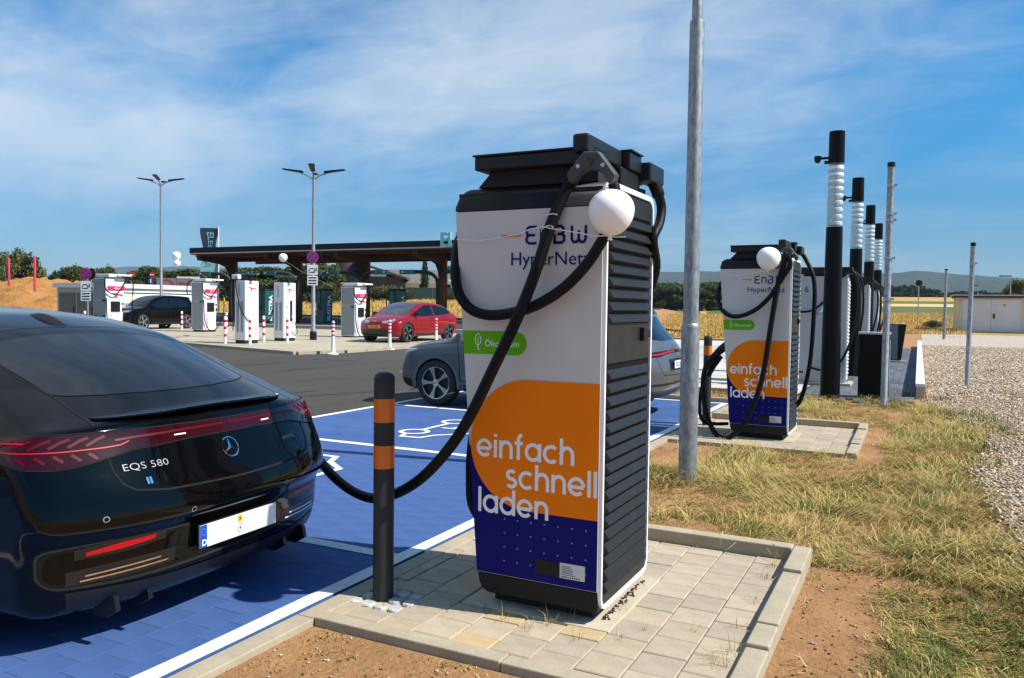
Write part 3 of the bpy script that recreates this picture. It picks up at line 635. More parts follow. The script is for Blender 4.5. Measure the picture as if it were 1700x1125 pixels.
def prints(t, yo=-.366):
    """flat film print on the panel facing the verge"""
    d = lambda u, v, l=0: (u, yo - l, v)
    fp = t
    navy = [(LX(.17), .17), (.387, .17), (.387, .70), (LX(.80) + .001, .80), (LX(.80) + .001, .80)]
    MB().add([d(x, z) for x, z in navy[:4]], [(0, 1, 2, 3)]).build('navy_print', NAVY, fp)
    cx, cz, r = .022, .825, .3205
    o = [(.387, cz - r), (.387, cz + r)] + arc(cx, cz, r, 90, 270, 30)
    oc = [(max(x, LX(z) + .001), z) for x, z in o]
    MB().add([d(x, z, .0008) for x, z in oc], [tuple(range(len(oc)))]).build('orange_print', ORANGE, fp)
    g_ = [(LX(1.262) + .001, 1.262), (-.052, 1.262)] + arc(-.052, 1.3195, .0575, -90, 90, 14) + [(LX(1.377) + .001, 1.377)]
    gp = MB().add([d(x, z) for x, z in g_], [tuple(range(len(g_)))]).build('green_badge', GREENP, fp)
    text('Ökostrom', .046, lambda x, y, z: (-.226 + x, yo - .0012, 1.301 + y), WPRINT, 'lettering', gp, sx=.98)
    lf = MB(); ribbon(lf, [(-.262, 1.290), (-.263, 1.310), (-.262, 1.345)], .003, lambda u, v, l: (u, yo - .0012, v), 0)
    ribbon(lf, [(-.262, 1.364), (-.276, 1.350), (-.279, 1.330), (-.272, 1.312), (-.262, 1.306), (-.251, 1.313), (-.246, 1.330), (-.250, 1.350), (-.262, 1.364)], .0042, lambda u, v, l: (u, yo - .0013, v), 0)
    ribbon(lf, [(-.262, 1.306), (-.266, 1.293), (-.258, 1.284), (-.250, 1.283)], .0036, lambda u, v, l: (u, yo - .0014, v), 0)
    lf.build('leaf_symbol', WPRINT, gp)
    for s_, x0, z0, wd in (('einfach', -.262, .752, .528), ('schnell', -.098, .612, .482), ('laden', -.252, .474, .388)):
        stroke_text(s_, .088, x0, z0, lambda u, v, l: (u, yo - .0018 - l, v), WPRINT, 'slogan_lettering', fp, w=.20, width=wd)
    dm_ = MB().add([(.0036 * math.cos(a), 0, .0036 * math.sin(a)) for a in [R(45 * q) for q in range(8)]], [tuple(range(8))]).mesh('dot', mat('pale_dots', (.35, .36, .55), .5))
    for j in range(4):
        for i in range(7):
            x, z = -.101 + .0718 * i, .452 - .0695 * j
            if (j == 3 and i in (3, 4, 5)) or (j == 3 and i == 6 and False): continue
            o = obj('dot', dm_, fp); o.location = (x, yo - .0012, z)
    MB().box(.070, .199, yo - .0022, yo, .211, .281).build('black_label', BLACK, fp)
    lb = MB().box(.199, .327, yo - .0026, yo, .209, .282).build('type_plate', SILV, fp)
    lm = MB()
    for k in range(6): lm.box(.207, .207 + rnd.uniform(.045, .075), yo - .0034, yo - .0026, .226 + .008 * k, .2285 + .008 * k)
    for k in range(9): lm.box(.208 + .011 * k, .208 + .011 * k + .006, yo - .0034, yo - .0026, .2135, .2195)
    lm.build('fine_print', DARK, lb)
    MB().box(-.143, -.032, yo - .0012, yo, 1.8385, 1.8475).build('logo_dash', ORANGE, fp)
    GG = [(-.010, .066, .078, [[(1, 1), (.3, 1), (.08, .9), (0, .74), (.08, .58), (.3, .5), (.85, .5)], [(.3, .5), (.08, .42), (0, .25), (.08, .08), (.3, 0), (1, 0)]]),
          (.068, .056, .066, [[(0, 0), (0, 1)], [(0, 1), (.62, 1), (.88, .88), (1, .66), (1, 0)]]),
          (.139, .060, .078, [[(0, 1), (.68, 1), (.92, .88), (.92, .62), (.72, .52), (.3, .52)], [(.72, .52), (1, .40), (1, .12), (.75, 0), (0, 0), (0, .52)]]),
          (.226, .082, .078, [[(0, 1), (0, .22), (.12, .02), (.36, .02), (.5, .2), (.5, .7)], [(.5, .2), (.62, .02), (.88, .02), (1, .22), (1, 1)]])]
    lg = MB()
    for x0, wd, hh, sts in GG:
        for j, st in enumerate(sts): ribbon(lg, [(x0 + .007 + p[0] * (wd - .012), 1.803 + p[1] * hh) for p in st], .0125, lambda u, v, l: (u, yo - .0012 - l, v), .0003 * j)
    lg.build('logo_lettering', NAVY, fp)
    text('HyperNetz', .0905, lambda x, y, z: (-.090 + x, yo - .0012, 1.699 + y), NAVY, 'lettering', fp, sx=1.02)
CH1 = Vector((-1.69, 3.83, 0)); CH2 = Vector((-1.69, 9.83, 0))
ch1 = charger_base(CH1, 'large charging station on the paved island, its cable plugged into the black saloon')
prints(ch1)
ch2 = dup(ch1, CH2, label='smaller looking charging station behind the galvanised lamp pole, cables hanging unused')
def cable(t, loc, pts, r, name='cable', n=7, seg=10):
    return MB().tube([p - loc for p in catmull([Vector(p) for p in pts], n)], r, seg).build(name, RUBBER, t, smooth='all')
PD = lambda L: [at(x, y, d) for x, y, d in L]
# cable 1: yoke -> sag behind the bollard -> saloon's flank
c1 = [(951, 300, 3.74), (938, 318, 3.74), (915, 372, 3.735), (893, 440, 3.735), (862, 520, 3.74), (822, 605, 3.77), (775, 700, 3.86), (735, 757, 3.98), (695, 797, 4.14), (655, 820, 4.32), (620, 827, 4.5), (585, 815, 4.66), (552, 789, 4.83), (525, 757, 5.02), (508, 733, 5.2), (492, 712, 5.42)]
cable(ch1, CH1, PD(c1), .0285)
# cable 2: second leg of the yoke, loop across the panel to the bay side
Yp = 3.405
c2 = [aty(1019, 305, Yp), aty(1022, 330, Yp), aty(1017, 365, Yp), aty(1000, 398, Yp), aty(975, 437, Yp), aty(938, 476, Yp), aty(895, 504, Yp), aty(855, 518, Yp), aty(815, 523, Yp), aty(785, 515, Yp), aty(766, 495, Yp + .005), aty(757, 468, Yp + .02), aty(756, 440, Yp + .07), Vector((-2.15, 3.60, 1.84)), Vector((-2.14, 3.72, 1.90)), Vector((-2.09, 3.88, 1.80))]
cable(ch1, CH1, c2, .026)
cable(ch1, CH1, [Vector((-2.02, 3.78, 1.0)), Vector((-2.08, 3.70, .95)), aty(783, 735, 3.58), aty(780, 790, 3.56), aty(786, 845, 3.57), Vector((-1.96, 3.72, .28)), Vector((-1.95, 3.9, .35)), Vector((-2.0, 3.98, .8))], .022)
cable(ch1, CH1, [CH1 + Vector(p) for p in ((.385, .36, 2.20), (.415, .385, 2.12), (.43, .41, 2.04), (.43, .37, 1.95), (.42, .30, 1.86), (.40, .42, 1.7), (.3, .45, 1.5), (.1, .43, 1.3))], [.034] * 9 + [.026] * 41)
pl = MB().tube([p - CH1 for p in PD([(510, 736, 5.18), (490, 710, 5.45)])], .034, 12).build('plug', BLACK, ch1, smooth=True)
# cables of the second station
Y2 = 9.37
k1 = [aty(1304, 418, Y2), aty(1301, 440, Y2), aty(1292, 470, Y2), aty(1281, 533, Y2), aty(1268, 615, Y2), aty(1254, 664, Y2 - .03), aty(1234, 704, Y2 - .05), aty(1208, 727, Y2 - .05), aty(1187, 718, Y2 + .05), aty(1172, 684, Y2 + .15), aty(1167, 640, Y2 + .25), aty(1173, 606, Y2 + .3), aty(1194, 584, Y2 + .35)]
cable(ch2, CH2, k1, .030)
k2 = [aty(1309, 424, Y2), aty(1312, 440, Y2), aty(1301, 458, Y2), aty(1275, 496, Y2), aty(1247, 518, Y2), aty(1218, 525, Y2), aty(1198, 513, Y2 + .12), aty(1192, 488, Y2 + .3), Vector((-2.13, 9.85, 1.85)), Vector((-2.06, 9.95, 1.75))]
cable(ch2, CH2, k2, .026)
k3 = [CH2 + Vector((.385, .36, 2.20)), CH2 + Vector((.45, .38, 2.12)), CH2 + Vector((.56, .33, 1.85)), CH2 + Vector((.57, .3, 1.4)), CH2 + Vector((.54, .3, .85)), CH2 + Vector((.46, .3, .45)), CH2 + Vector((.38, .3, .32))]
cable(ch2, CH2, k3, .026)
cable(ch2, CH2, [aty(1166, 640, Y2 + .3), aty(1161, 670, Y2 + .3), aty(1166, 697, Y2 + .3), aty(1185, 703, Y2 + .45), aty(1208, 703, Y2 + .6)], .022)
hol = MB().tube([p - CH2 for p in (aty(1209, 572, Y2 + .4), aty(1197, 580, Y2 + .4), aty(1180, 596, Y2 + .33), aty(1172, 612, Y2 + .3))], [.06, .05, .036, .034], 12).build('plug', BLACK, ch2, smooth=True)
MB().tube([p - CH2 for p in (aty(1196, 590, Y2 + .42), aty(1184, 608, Y2 + .38), aty(1175, 625, Y2 + .34))], [.04, .034, .03], 10).build('plug', BLACK, ch2, smooth=True)
# balloons
BALL = mat('balloon_latex', (.86, .86, .85), .32, spec=.4, var=.03, vscale=5)
MATS['balloon_latex'].node_tree.nodes['Principled BSDF'].inputs['Subsurface Weight'].default_value = .25
STRING = mat('white_ribbon', (.8, .8, .8), .4)
def balloon(c, r, label, tilt=(0.1, 0.0), strings=()):
    t = thing('balloon', label, 'balloon', c, group='white party balloons')
    pr = [(r * s * math.sin(a), -r * (1.03 if a < 1.57 else .96) * -math.cos(a) * (1.0)) for a, s in [(math.pi * k / 20, 1) for k in range(21)]]
    pr = [(max(.0008, p[0] * (1 + .06 * (p[1] / r))), p[1] * (1.05 if p[1] < 0 else .98)) for p in [(q[0], -q[1]) for q in pr]]
    sk = MB().lathe(pr, 28).build('skin', BALL, t, smooth='all'); sk.rotation_euler = (tilt[0], tilt[1], 0)
    MB().lathe([(.004, 0), (.007, -.008), (.012, -.022), (.011, -.024)], 10, c=(0, 0, -r * 1.05 + .003)).build('knot', BALL, sk, smooth=True)
    for s in strings: MB().tube([Vector(p) - Vector(c) for p in s], .0024, 5).build('ribbon', STRING, t)
    return t
st_ = [aty(*p, 3.452) for p in ((758, 397), (775, 398), (795, 400), (830, 394), (862, 388), (880, 380))] + [aty(*p, 3.365) for p in ((903, 376), (914, 379), (935, 382), (960, 386), (990, 392), (1003, 391), (1020, 393), (1038, 393))]
lp1 = [aty(908 + 9.5 * math.cos(a), 380 + 5 * math.sin(a) - 3 * math.cos(a), 3.40 + .034 * math.sin(a)) for a in [R(30 * k) for k in range(13)]]
lp2 = [aty(915 + 9.5 * math.cos(a), 357 + 2 * math.sin(a) - 1.0 * math.cos(a), 3.40 + .034 * math.sin(a)) for a in [R(30 * k) for k in range(13)]]
balloon(aty(1015, 350, 3.33), .101, 'round white balloon tied to the corner of the large charging station', (0.12, 0.08), (st_, lp1, lp2))
balloon(aty(1276, 428, 9.28), .130, 'white balloon tied to the second charging station by the lamp pole', (0.05, .05), ([aty(1196, 459, 9.45), aty(1240, 455, 9.45), aty(1262, 451, 9.42), aty(1276, 449, 9.3)],))
# ---- bollards
def bollard(loc, label):
    t = thing('bollard', label, 'bollard', loc, group='black and orange steel bollards')
    MB().lathe([(.053, 0), (.053, 1.125), (.051, 1.138), (.042, 1.150), (.024, 1.157), (.004, 1.159)], 28).build('post', mat('bollard_grey', (.030, .030, .030), .5, spec=.25, var=.15, vscale=12), t, smooth=True)
    om = mat('orange_reflective_film', (.72, .15, .008), .28, spec=.6, var=.06, vscale=30)
    for z0, z1 in ((.905, 1.025), (.67, .787)): MB().lathe([(.0542, z0), (.0542, z1)], 28, caps=False).build('reflective_band', om, t, smooth='all')
    return t
b1 = bollard((-2.413, 3.316, 0), 'black steel bollard with two orange bands beside the rear of the black saloon')
dup(b1, (-2.413, 10.31, 0), label='black and orange bollard standing behind the galvanised lamp pole')
# ---- lamp pole of galvanised steel
t = thing('lamp_pole', 'tall galvanised steel pole standing in dry grass between the two charging stations', 'lamp pole', (-1.795, 7.0, -.03))
MB().lathe([(.080, 0), (.080, 1.36), (.079, 1.385), (.068, 1.40)], 26).build('pole_base', GALV, t, smooth=True)
MB().lathe([(.067, 1.385), (.063, 4.0), (.060, 4.03)], 26).build('pole_shaft', GALV, t, smooth=True)
MB().lathe([(.046, 4.0), (.040, 8.2), (.0, 8.22)], 20).build('pole_upper', GALV, t, smooth=True)
MB().tube([(0, 0, 8.15), (-.3, 0, 8.3), (-.9, 0, 8.35)], .03, 10).build('arm', GALV, t, smooth=True)
MB().box(-1.45, -.85, -.13, .13, 8.31, 8.40).build('lamp_head', mat('lamp_grey', (.25, .26, .27), .4), t, bevel=.02)
# ================================================================== NEIGHBOURING STATION (grey chargers, light columns)
LGREY = mat('light_grey_coating', (.42, .43, .44), .4, var=.05, vscale=3)
GBLK = mat('gloss_black', (.004, .004, .0045), .35, spec=.15)
CLEAR = glass_mat('clear_lens', (.55, .60, .64), .05, .86)
FROST = mat('frosted_disc', (.86, .88, .90), .35, spec=.5)
def totem(loc, label):
    t = thing('light_column', label, 'light column', loc, group='black light columns with stacked clear lenses')
    def sec(w_, d_): return [(w_ * math.cos(R(a)) * (1 if abs(math.cos(R(a))) < .8 else .94), d_ * math.sin(R(a))) for a in range(0, 360, 20)]
    def loft(name, m, zw, par=t, smooth=True):
        mb = MB(); mb.grid([[(x, y, z) for x, y in sec(w_, w_ * .8)] + [(sec(w_, w_ * .8)[0][0], sec(w_, w_ * .8)[0][1], z)] for z, w_ in zw])
        for z, w_ in (zw[0], zw[-1]): mb.sheet([(x, y, z) for x, y in sec(w_, w_ * .8)])
        return mb.build(name, m, par, smooth=smooth)
    loft('column', GBLK, [(0, .175), (1.4, .160), (2.92, .142)])
    for k in range(9):
        z = 2.95 + k * .118; a = loft('lens_ring', FROST, [(z, .130), (z + .045, .134), (z + .062, .122)])
    loft('lens_tube', CLEAR, [(2.925, .137), (4.0, .130)])
    MB().tube([(0, 0, 2.9), (0, 0, 4.05)], .012, 6).build('core_rod', STEEL, t)
    loft('cap', GBLK, [(4.0, .140), (4.53, .136), (4.54, .120)])
    ca = MB().tube([(-.12, 0, 4.10), (-.26, 0, 4.10)], .022, 8).build('camera_arm', BLACK, t)
    MB().lathe([(.02, .05), (.055, .05), (.060, .0), (.045, -.05), (.012, -.07)], 14, c=(-.30, 0, 4.09)).build('camera_dome', BLACK, t, smooth=True)
    MB().box(-.19, -.13, -.03, .03, 4.0, 4.05).build('bracket', BLACK, t)
    return t
T0 = totem((-1.33, 14.68, 0), 'tallest looking black light column standing before the grey charger numbered six')
for k, lb in enumerate(['black light column next behind the one by charger six', 'third black light column along the row of grey chargers', 'last black light column at the far end of the grey chargers']):
    dup(T0, (-1.33 + .0 * k, 14.68 + 5.3 * (k + 1), 0), label=lb)
def star(mb, c, r, fn, w_=.06):
    """three-pointed star in a ring; fn(u,v,l) places it"""
    ring_o = arc(c[0], c[1], r, 0, 360, 36); ring_i = arc(c[0], c[1], r * (1 - w_ * 1.7), 0, 360, 36)
    n = 37; mb.add([fn(*p, .002) for p in ring_o] + [fn(*p, .004) for p in ring_i] + [fn(*p, 0) for p in ring_o] + [fn(*p, 0) for p in ring_i], [(i, i + 1, n + i + 1, n + i) for i in range(n - 1)] + [(2 * n + i, 2 * n + i + 1, i + 1, i) for i in range(n - 1)] + [(n + i, n + i + 1, 3 * n + i + 1, 3 * n + i) for i in range(n - 1)])
    for k in range(3):
        a = R(90 + 120 * k); tip = (c[0] + r * .95 * math.cos(a), c[1] + r * .95 * math.sin(a)); l_ = (c[0] + r * .17 * math.cos(a + R(60)), c[1] + r * .17 * math.sin(a + R(60))); q = (c[0] + r * .17 * math.cos(a - R(60)), c[1] + r * .17 * math.sin(a - R(60)))
        mb.add([fn(*tip, .002), fn(*l_, 0), fn(*q, 0), fn(c[0], c[1], .010)], [(0, 1, 3), (0, 3, 2)])
def grey_charger(loc, label, number=None):
    t = thing('grey_charger', label, 'charging station', loc, group='grey charging stations by the light columns')
    MB().box(-.50, .55, -.12, .62, 0, .05).build('footing', CONC, t)
    MB().prism(rrect(-.44, .44, .05, 2.19, .05), lambda x, z: (x, 0, z), lambda x, z: (x, .42, z)).build('front_housing', LGREY, t, bevel=.01)
    MB().box(-.42, .45, .42, .50, .05, 2.15).build('rear_housing', ANTH, t)
    MB().prism([(.0, .1), (.40, .1), (.40, 2.1), (.0, 2.1)], lambda y, z: (.44, y + .01, z), lambda y, z: (.455, y + .01, z)).build('side_panel', WHITEP, t)
    fm = MB().box(.456, .470, .03, .39, 0, .030).mesh('side_fin', WHITEP)
    for k in range(26):
        o = obj('side_fin', fm, t); o.location = (0, 0, .22 + k * .071)
    tb = MB().box(-.46, .52, -.03, .30, 2.23, 2.37).build('top_bar', ANTH, t, bevel=.01)
    MB().box(-.40, .40, .05, .25, 2.17, 2.25).build('bar_foot', DARK, t)
    if number:
        s_ = MB(); star(s_, (-.02, 1.49), .125, lambda u, v, l: (u, -.006 - l, v)); s_.build('star_emblem', CHROME, t)
        text(number, .17, lambda x, y, z: (-.37 + x, -.004, 1.87 + y), DARK, 'number', t)
    cable(t, Vector(), [(.50, -.02, 2.30), (.30, -.10, 2.12), (.05, -.12, 1.72), (-.2, -.12, 1.5), (-.46, -.10, 1.46)], .022)
    cable(t, Vector(), [(.50, -.02, 2.32), (.60, -.02, 2.15), (.66, -.03, 1.8), (.62, -.04, 1.3), (.48, -.08, .75), (.30, -.1, .42), (.05, -.1, .30), (-.2, -.1, .34)], .024)
    cable(t, Vector(), [(.52, .2, 2.30), (.68, .2, 2.1), (.72, .2, 1.5), (.62, .22, .7), (.6, .25, .2)], .022)
    MB().box(.16, .36, -.13, -.07, .36, .44).build('plug', BLACK, t, bevel=.02)
    return t
gc = grey_charger((-1.72, 17.2, 0), 'grey charger marked six with a silver star, behind the first light column', '6')
for k, lb in enumerate(['second grey charger along the low white wall', 'third and farthest grey charger along the low white wall']):
    dup(gc, (-1.60, 22.4 + 5.2 * k, 0), label=lb)
t = thing('cable_pedestal', 'slim pedestal with black vents beside the grey charger', 'pedestal', (-2.42, 16.4, 0))
MB().box(-.12, .12, 0, .20, 0, 2.05).build('housing', LGREY, t, bevel=.01)
MB().box(-.14, .14, -.02, .22, 2.05, 2.12).build('lid', ANTH, t)
for k in range(16):
    MB().box(-.02, .115, -.008, 0, 1.15 + k * .05, 1.175 + k * .05).build('vent_slot', DARK, t)
MB().box(-.10, .10, -.05, .0, .0, .98).build('door', ANTH, t); MB().box(-.09, .09, -.06, 0, 1.0, 1.10).build('latch', WPRINT, t)
cable(t, Vector(), [(.05, -.06, 1.12), (-.12, -.2, 1.0), (-.16, -.22, .7), (-.02, -.2, .5), (.2, -.2, .35), (.45, -.1, .3)], .022)
for x in (-.06, .06): MB().lathe([(.05, 1.02), (.055, 1.14), (.03, 1.18)], 12, c=(x, -.07, 0)).build('plug_holster', BLACK, t, smooth=True)
# dark bins by the wall
t = thing('waste_bin', 'black waste bin with pale rim beside the thin galvanised post', 'bin', (-.66, 15.1, 0))
MB().box(-.25, .23, -.12, .22, 0, 1.10).build('bin_body', mat('bin_black', (.006, .006, .006), .6, spec=.12, var=.3, vscale=5), t, bevel=.01)
MB().box(-.26, .24, -.13, .23, 1.10, 1.135).build('rim', mat('rim_grey', (.45, .45, .45), .5), t); MB().box(.228, .236, -.08, .18, .1, 1.0).build('door_edge', STEEL, t)
t = thing('bench_panel', 'grey and black slanted bin panel standing behind the waste bin', 'bin', (-.62, 26.3, 0))
MB().prism([(-.25, .05), (.18, .05), (.30, 1.12), (-.25, 1.12)], lambda x, z: (x, 0, z), lambda x, z: (x, .3, z)).build('bin_body', BLACK, t, bevel=.01)
MB().box(-.16, .08, -.012, 0, .08, 1.10).build('front_plate', mat('blue_grey', (.16, .18, .2), .5), t)
MB().box(.05, .30, -.06, .2, 0, .03).build('foot_plate', CONC, t)
# low white wall
t = thing('low_white_wall', 'low white garden wall between dark paving and gravel', 'wall', (.055, 15.6, 0))
for k in range(6):
    MB().box(-.075, .075, k * 3.9, k * 3.9 + 3.894, .19, .245).build('coping_stone', WHITEP, t, bevel=.004)
    MB().box(-.065, .065, k * 3.9, k * 3.9 + 3.895, -.05, .19).build('wall_block', CONC, t)
def steel_post(loc, h, r, label, bands, lean=0.0):
    t = thing('steel_post', label, 'post', loc, group='thin galvanised fence posts'); t.rotation_euler = (0, lean, 0)
    MB().lathe([(r * 1.25, 0), (r * 1.25, .04), (r, .06), (r, h)], 14).build('tube', GALV, t, smooth=True)
    MB().lathe([(r * 1.12, h - .05), (r * 1.12, h + .02), (r * .4, h + .03)], 14).build('end_cap', BLACK, t, smooth=True)
    for b in bands:
        q = MB().lathe([(r * 1.18, b), (r * 1.18, b + .045)], 14, caps=True).build('clamp', STEEL, t, smooth=True); MB().box(r * .9, r * 1.9, -.02, .02, b + .005, b + .04).build('clamp_lug', STEEL, q)
    return t
steel_post((-.461, 14.05, -.03), 3.86, .052, 'thin galvanised post standing beside the black waste bin', (1.7, 2.35, 2.95, 3.05, 3.5))
steel_post((.913, 18.72, -.03), 2.92, .045, 'galvanised post standing alone in the gravel', (2.5,), .008)
steel_post((1.255, 49.7, -.03), 3.85, .075, 'galvanised post beyond the gravel near the cream house', (2.6, 3.4))
# small cream substation house
t = thing('substation_house', 'small cream transformer house with white double doors', 'house', (2.45, 68.5, 0))
CREAM = mat('cream_render', (.62, .52, .33), .8, var=.08, vscale=2, bump=.2, bscale=60)
MB().box(0, 9.0, 0, 5, -.1, 2.72).build('wall', CREAM, t)
rf = MB().box(-.28, 9.3, -.35, 5.3, 2.74, 2.80).build('roof', mat('roof_edge', (.55, .55, .54), .6), t); MB().box(-.15, 9.2, -.22, 5.2, 2.58, 2.74).build('eaves_board', mat('brown_board', (.05, .035, .025), .7), rf)
fr = MB(); ring(fr, rrect(.36, 4.20, .06, 2.52, .01), rrect(.46, 4.10, .14, 2.44, .01), lambda x, z: (x, .0, z), lambda x, z: (x, -.05, z)); fr.build('door_frame', mat('door_grey', (.55, .56, .57), .5), t)
for x0, x1 in ((.47, 2.26), (2.29, 4.09)):
    d_ = MB().box(x0, x1, -.025, .0, .15, 2.43).build('door', mat('door_white', (.60, .61, .63), .5, var=.06, vscale=1), t)
    if x0 > 2: MB().box(2.40, 2.52, -.06, -.025, 1.05, 1.42).build('handle', BLACK, d_); MB().prism([(2.98, 1.98), (3.22, 1.98), (3.10, 2.18)], lambda x, z: (x, -.026, z), lambda x, z: (x, -.032, z)).build('warning_sign', mat('sign_orange', (.65, .18, .01), .5), d_)
MB().box(4.65, 5.5, -.02, 0, 1.7, 2.3).build('vent_window', mat('vent_grey', (.38, .42, .45), .5), t)
# road sign on the lane
t = thing('road_sign', 'dark backed road sign by the lane left of the cream house', 'sign', (-.10, 86, zt(-.1, 86)))
MB().lathe([(.05, 0), (.05, 4.2)], 8).build('post', STEEL, t); MB().lathe([(.30, 0), (.30, .04)], 20, c=(0, -.06, 3.75), axis='y').build('sign_plate', BLACK, t); MB().box(-.3, -.1, -.05, -.03, 3.55, 3.95).build('sign_plate', STEEL, t)
# far street lamp behind the cream house
t = thing('street_lamp', 'small distant street lamp above the cream house', 'street lamp', (8.6, 100, zt(8.6, 100)))
MB().lathe([(.07, 0), (.05, 4.5)], 8).build('pole', STEEL, t); MB().box(-1.1, .05, -.08, .08, 4.45, 4.56).build('lamp_head', BLACK, t)
t = thing('street_lamp', 'distant street lamp left of the one above the cream house', 'street lamp', (7.0, 125, zt(7, 125)))
MB().lathe([(.07, 0), (.05, 3.6)], 8).build('pole', STEEL, t); MB().box(-1.1, .05, -.08, .08, 3.55, 3.64).build('lamp_head', BLACK, t)

# ================================================================== FAR SIDE: WHITE STATIONS
IWH = mat('station_white', (.76, .76, .76), .35, var=.03, vscale=2); IGR = mat('louvre_silver', (.36, .37, .37), .45); PINK = mat('magenta_print', (.62, .01, .10), .4)
GTXT = mat('grey_print', (.10, .10, .11), .5)
def runner(mb, cx, cz, s, fn):
    """stylised leaping figure emblem"""
    for st, w_ in (([(-.5, .12), (-.2, .10), (.0, .0), (.22, .06), (.55, .02), (.8, -.08)], .13), ([(.0, .0), (-.10, -.16), (-.22, -.32)], .12), ([(.05, .0), (.0, -.2), (.02, -.36)], .10), ([(.0, .02), (.02, .16)], .14)):
        ribbon(mb, [(cx + p[0] * s, cz + p[1] * s) for p in st], w_ * s, fn, 0)
def white_hpc(loc, label, sc=1.0, plugged=False):
    t = thing('white_charging_station', label, 'charging station', loc, group='white and silver charging stations with magenta stripe'); t.scale = (sc,) * 3
    # near vertical edge at the origin; -Y face = silver louvres, +X face = white
    MB().box(-.76, -.04, .06, .70, 0, .10).build('plinth', DARK, t)
    MB().prism([(-.78, .10), (0, .10), (0, 2.28), (-.78, 2.28)], lambda x, z: (x, .0, z), lambda x, z: (x, .80 if z > 1.0 else .66, z)).build('cabinet', IWH, t, bevel=.03)
    fr_ = MB(); ring(fr_, rrect(-.77, -.02, .12, 2.26, .05), rrect(-.745, -.045, .145, 2.235, .04), lambda x, z: (x, 0, z), lambda x, z: (x, -.03, z)); fr_.build('louvre_frame', IWH, t)
    MB().prism(rrect(-.75, -.04, .14, 2.24, .04), lambda x, z: (x, .01, z), lambda x, z: (x, -.008, z)).build('side_panel', IGR, t)
    sm = MB().prism([(0, .05), (-.022, .012), (-.016, 0), (0, 0)], lambda y, z: (-.735, y - .008, z), lambda y, z: (-.055, y - .008, z)).mesh('louvre_slat', IGR)
    for k in range(26):
        z = .17 + k * .058
        if 1.47 > z > 1.33: continue
        o = obj('louvre_slat', sm, t); o.location = (0, 0, z)
    for k in range(9):
        o = obj('louvre_slat', sm, t); o.location = (0, 0, 1.69 + k * .055)
    MB().box(-.25, -.06, -.03, -.01, 1.36, 1.42).build('door_handle', DARK, t)
    text('IONITY', .085, lambda x, y, z: (-.42 + x, -.012, 2.185 + y), GTXT, 'lettering', t)
    X = lambda u, v, l=0: (.032 + l, u, v)
    st = MB().box(0, .033, .03, .78, 1.80, 1.96).build('magenta_stripe', PINK, t); text('400 kW', .10, lambda x, y, z: (.036, .30 + x, 1.84 + y), WPRINT, 'lettering', st)
    r_ = MB(); runner(r_, .42, 1.62, .34, lambda u, v, l: (.0335, u, v)); r_.build('emblem', PINK, t)
    MB().box(0, .036, .16, .56, .95, 1.36).build('screen', SCREEN, t, bevel=.004); MB().box(0, .04, .66, .72, .98, 1.10).build('card_reader', DARK, t); MB().box(0, .04, .64, .70, 1.24, 1.30).build('button', DARK, t)
    text('IONITY', .20, lambda x, y, z: (.0335, .24 - y, .22 + x), PINK if not plugged else GTXT, 'lettering', t)
    hd = MB().box(-.86, .10, .02, .60, 2.32, 2.44).build('cable_beam', IWH, t, bevel=.02); MB().box(-.70, -.05, .1, .55, 2.26, 2.33).build('beam_foot', IGR, t)
    MB().box(-.05, .22, .35, .95, 2.36, 2.43).build('cable_arm', IWH, t, bevel=.02)
    cable(t, Vector(), [(-.66, -.03, 2.40), (-.90, -.10, 2.25), (-.96, -.12, 1.9), (-.94, -.1, 1.7)], .024)
    cable(t, Vector(), [(.10, .85, 2.4), (.16, .75, 2.2), (.14, .4, 1.72), (.12, .15, 1.66), (.05, -.06, 1.8), (-.02, -.08, 2.1), (-.05, -.02, 2.3)], .024)
    cable(t, Vector(), [(.15, .90, 2.38), (.20, 1.02, 2.1), (.18, 1.0, 1.4), (.16, .95, .8), (.12, .6, .18), (.1, .2, .12), (.06, -.02, .6), (.04, -.06, 1.5)], .022)
    MB().lathe([(.028, 1.42), (.028, 1.60)], 10, c=(.18, 1.0, 0)).build('cable_tag', mat('yellow_tag', (.7, .45, .01), .5), t)
    return t
w1 = white_hpc(gnd(590, 562), 'white charger with silver louvres beside the front of the red car')
p_ = at(339, 553, 39); dup(w1, (p_.x, p_.y, .03), label='white charger with silver louvres just right of the black car', scale=1.08)
p_ = at(178, 556, 34); w3 = dup(w1, (p_.x, p_.y, .03), label='white charger with black plugs left of the black car', scale=1.08)
for x in (-.62, -.12): MB().tube([(x, -.04, .78), (x - .02, -.20, .74), (x - .10, -.26, .55)], .045, 10).build('plug', BLACK, w3, smooth=True)
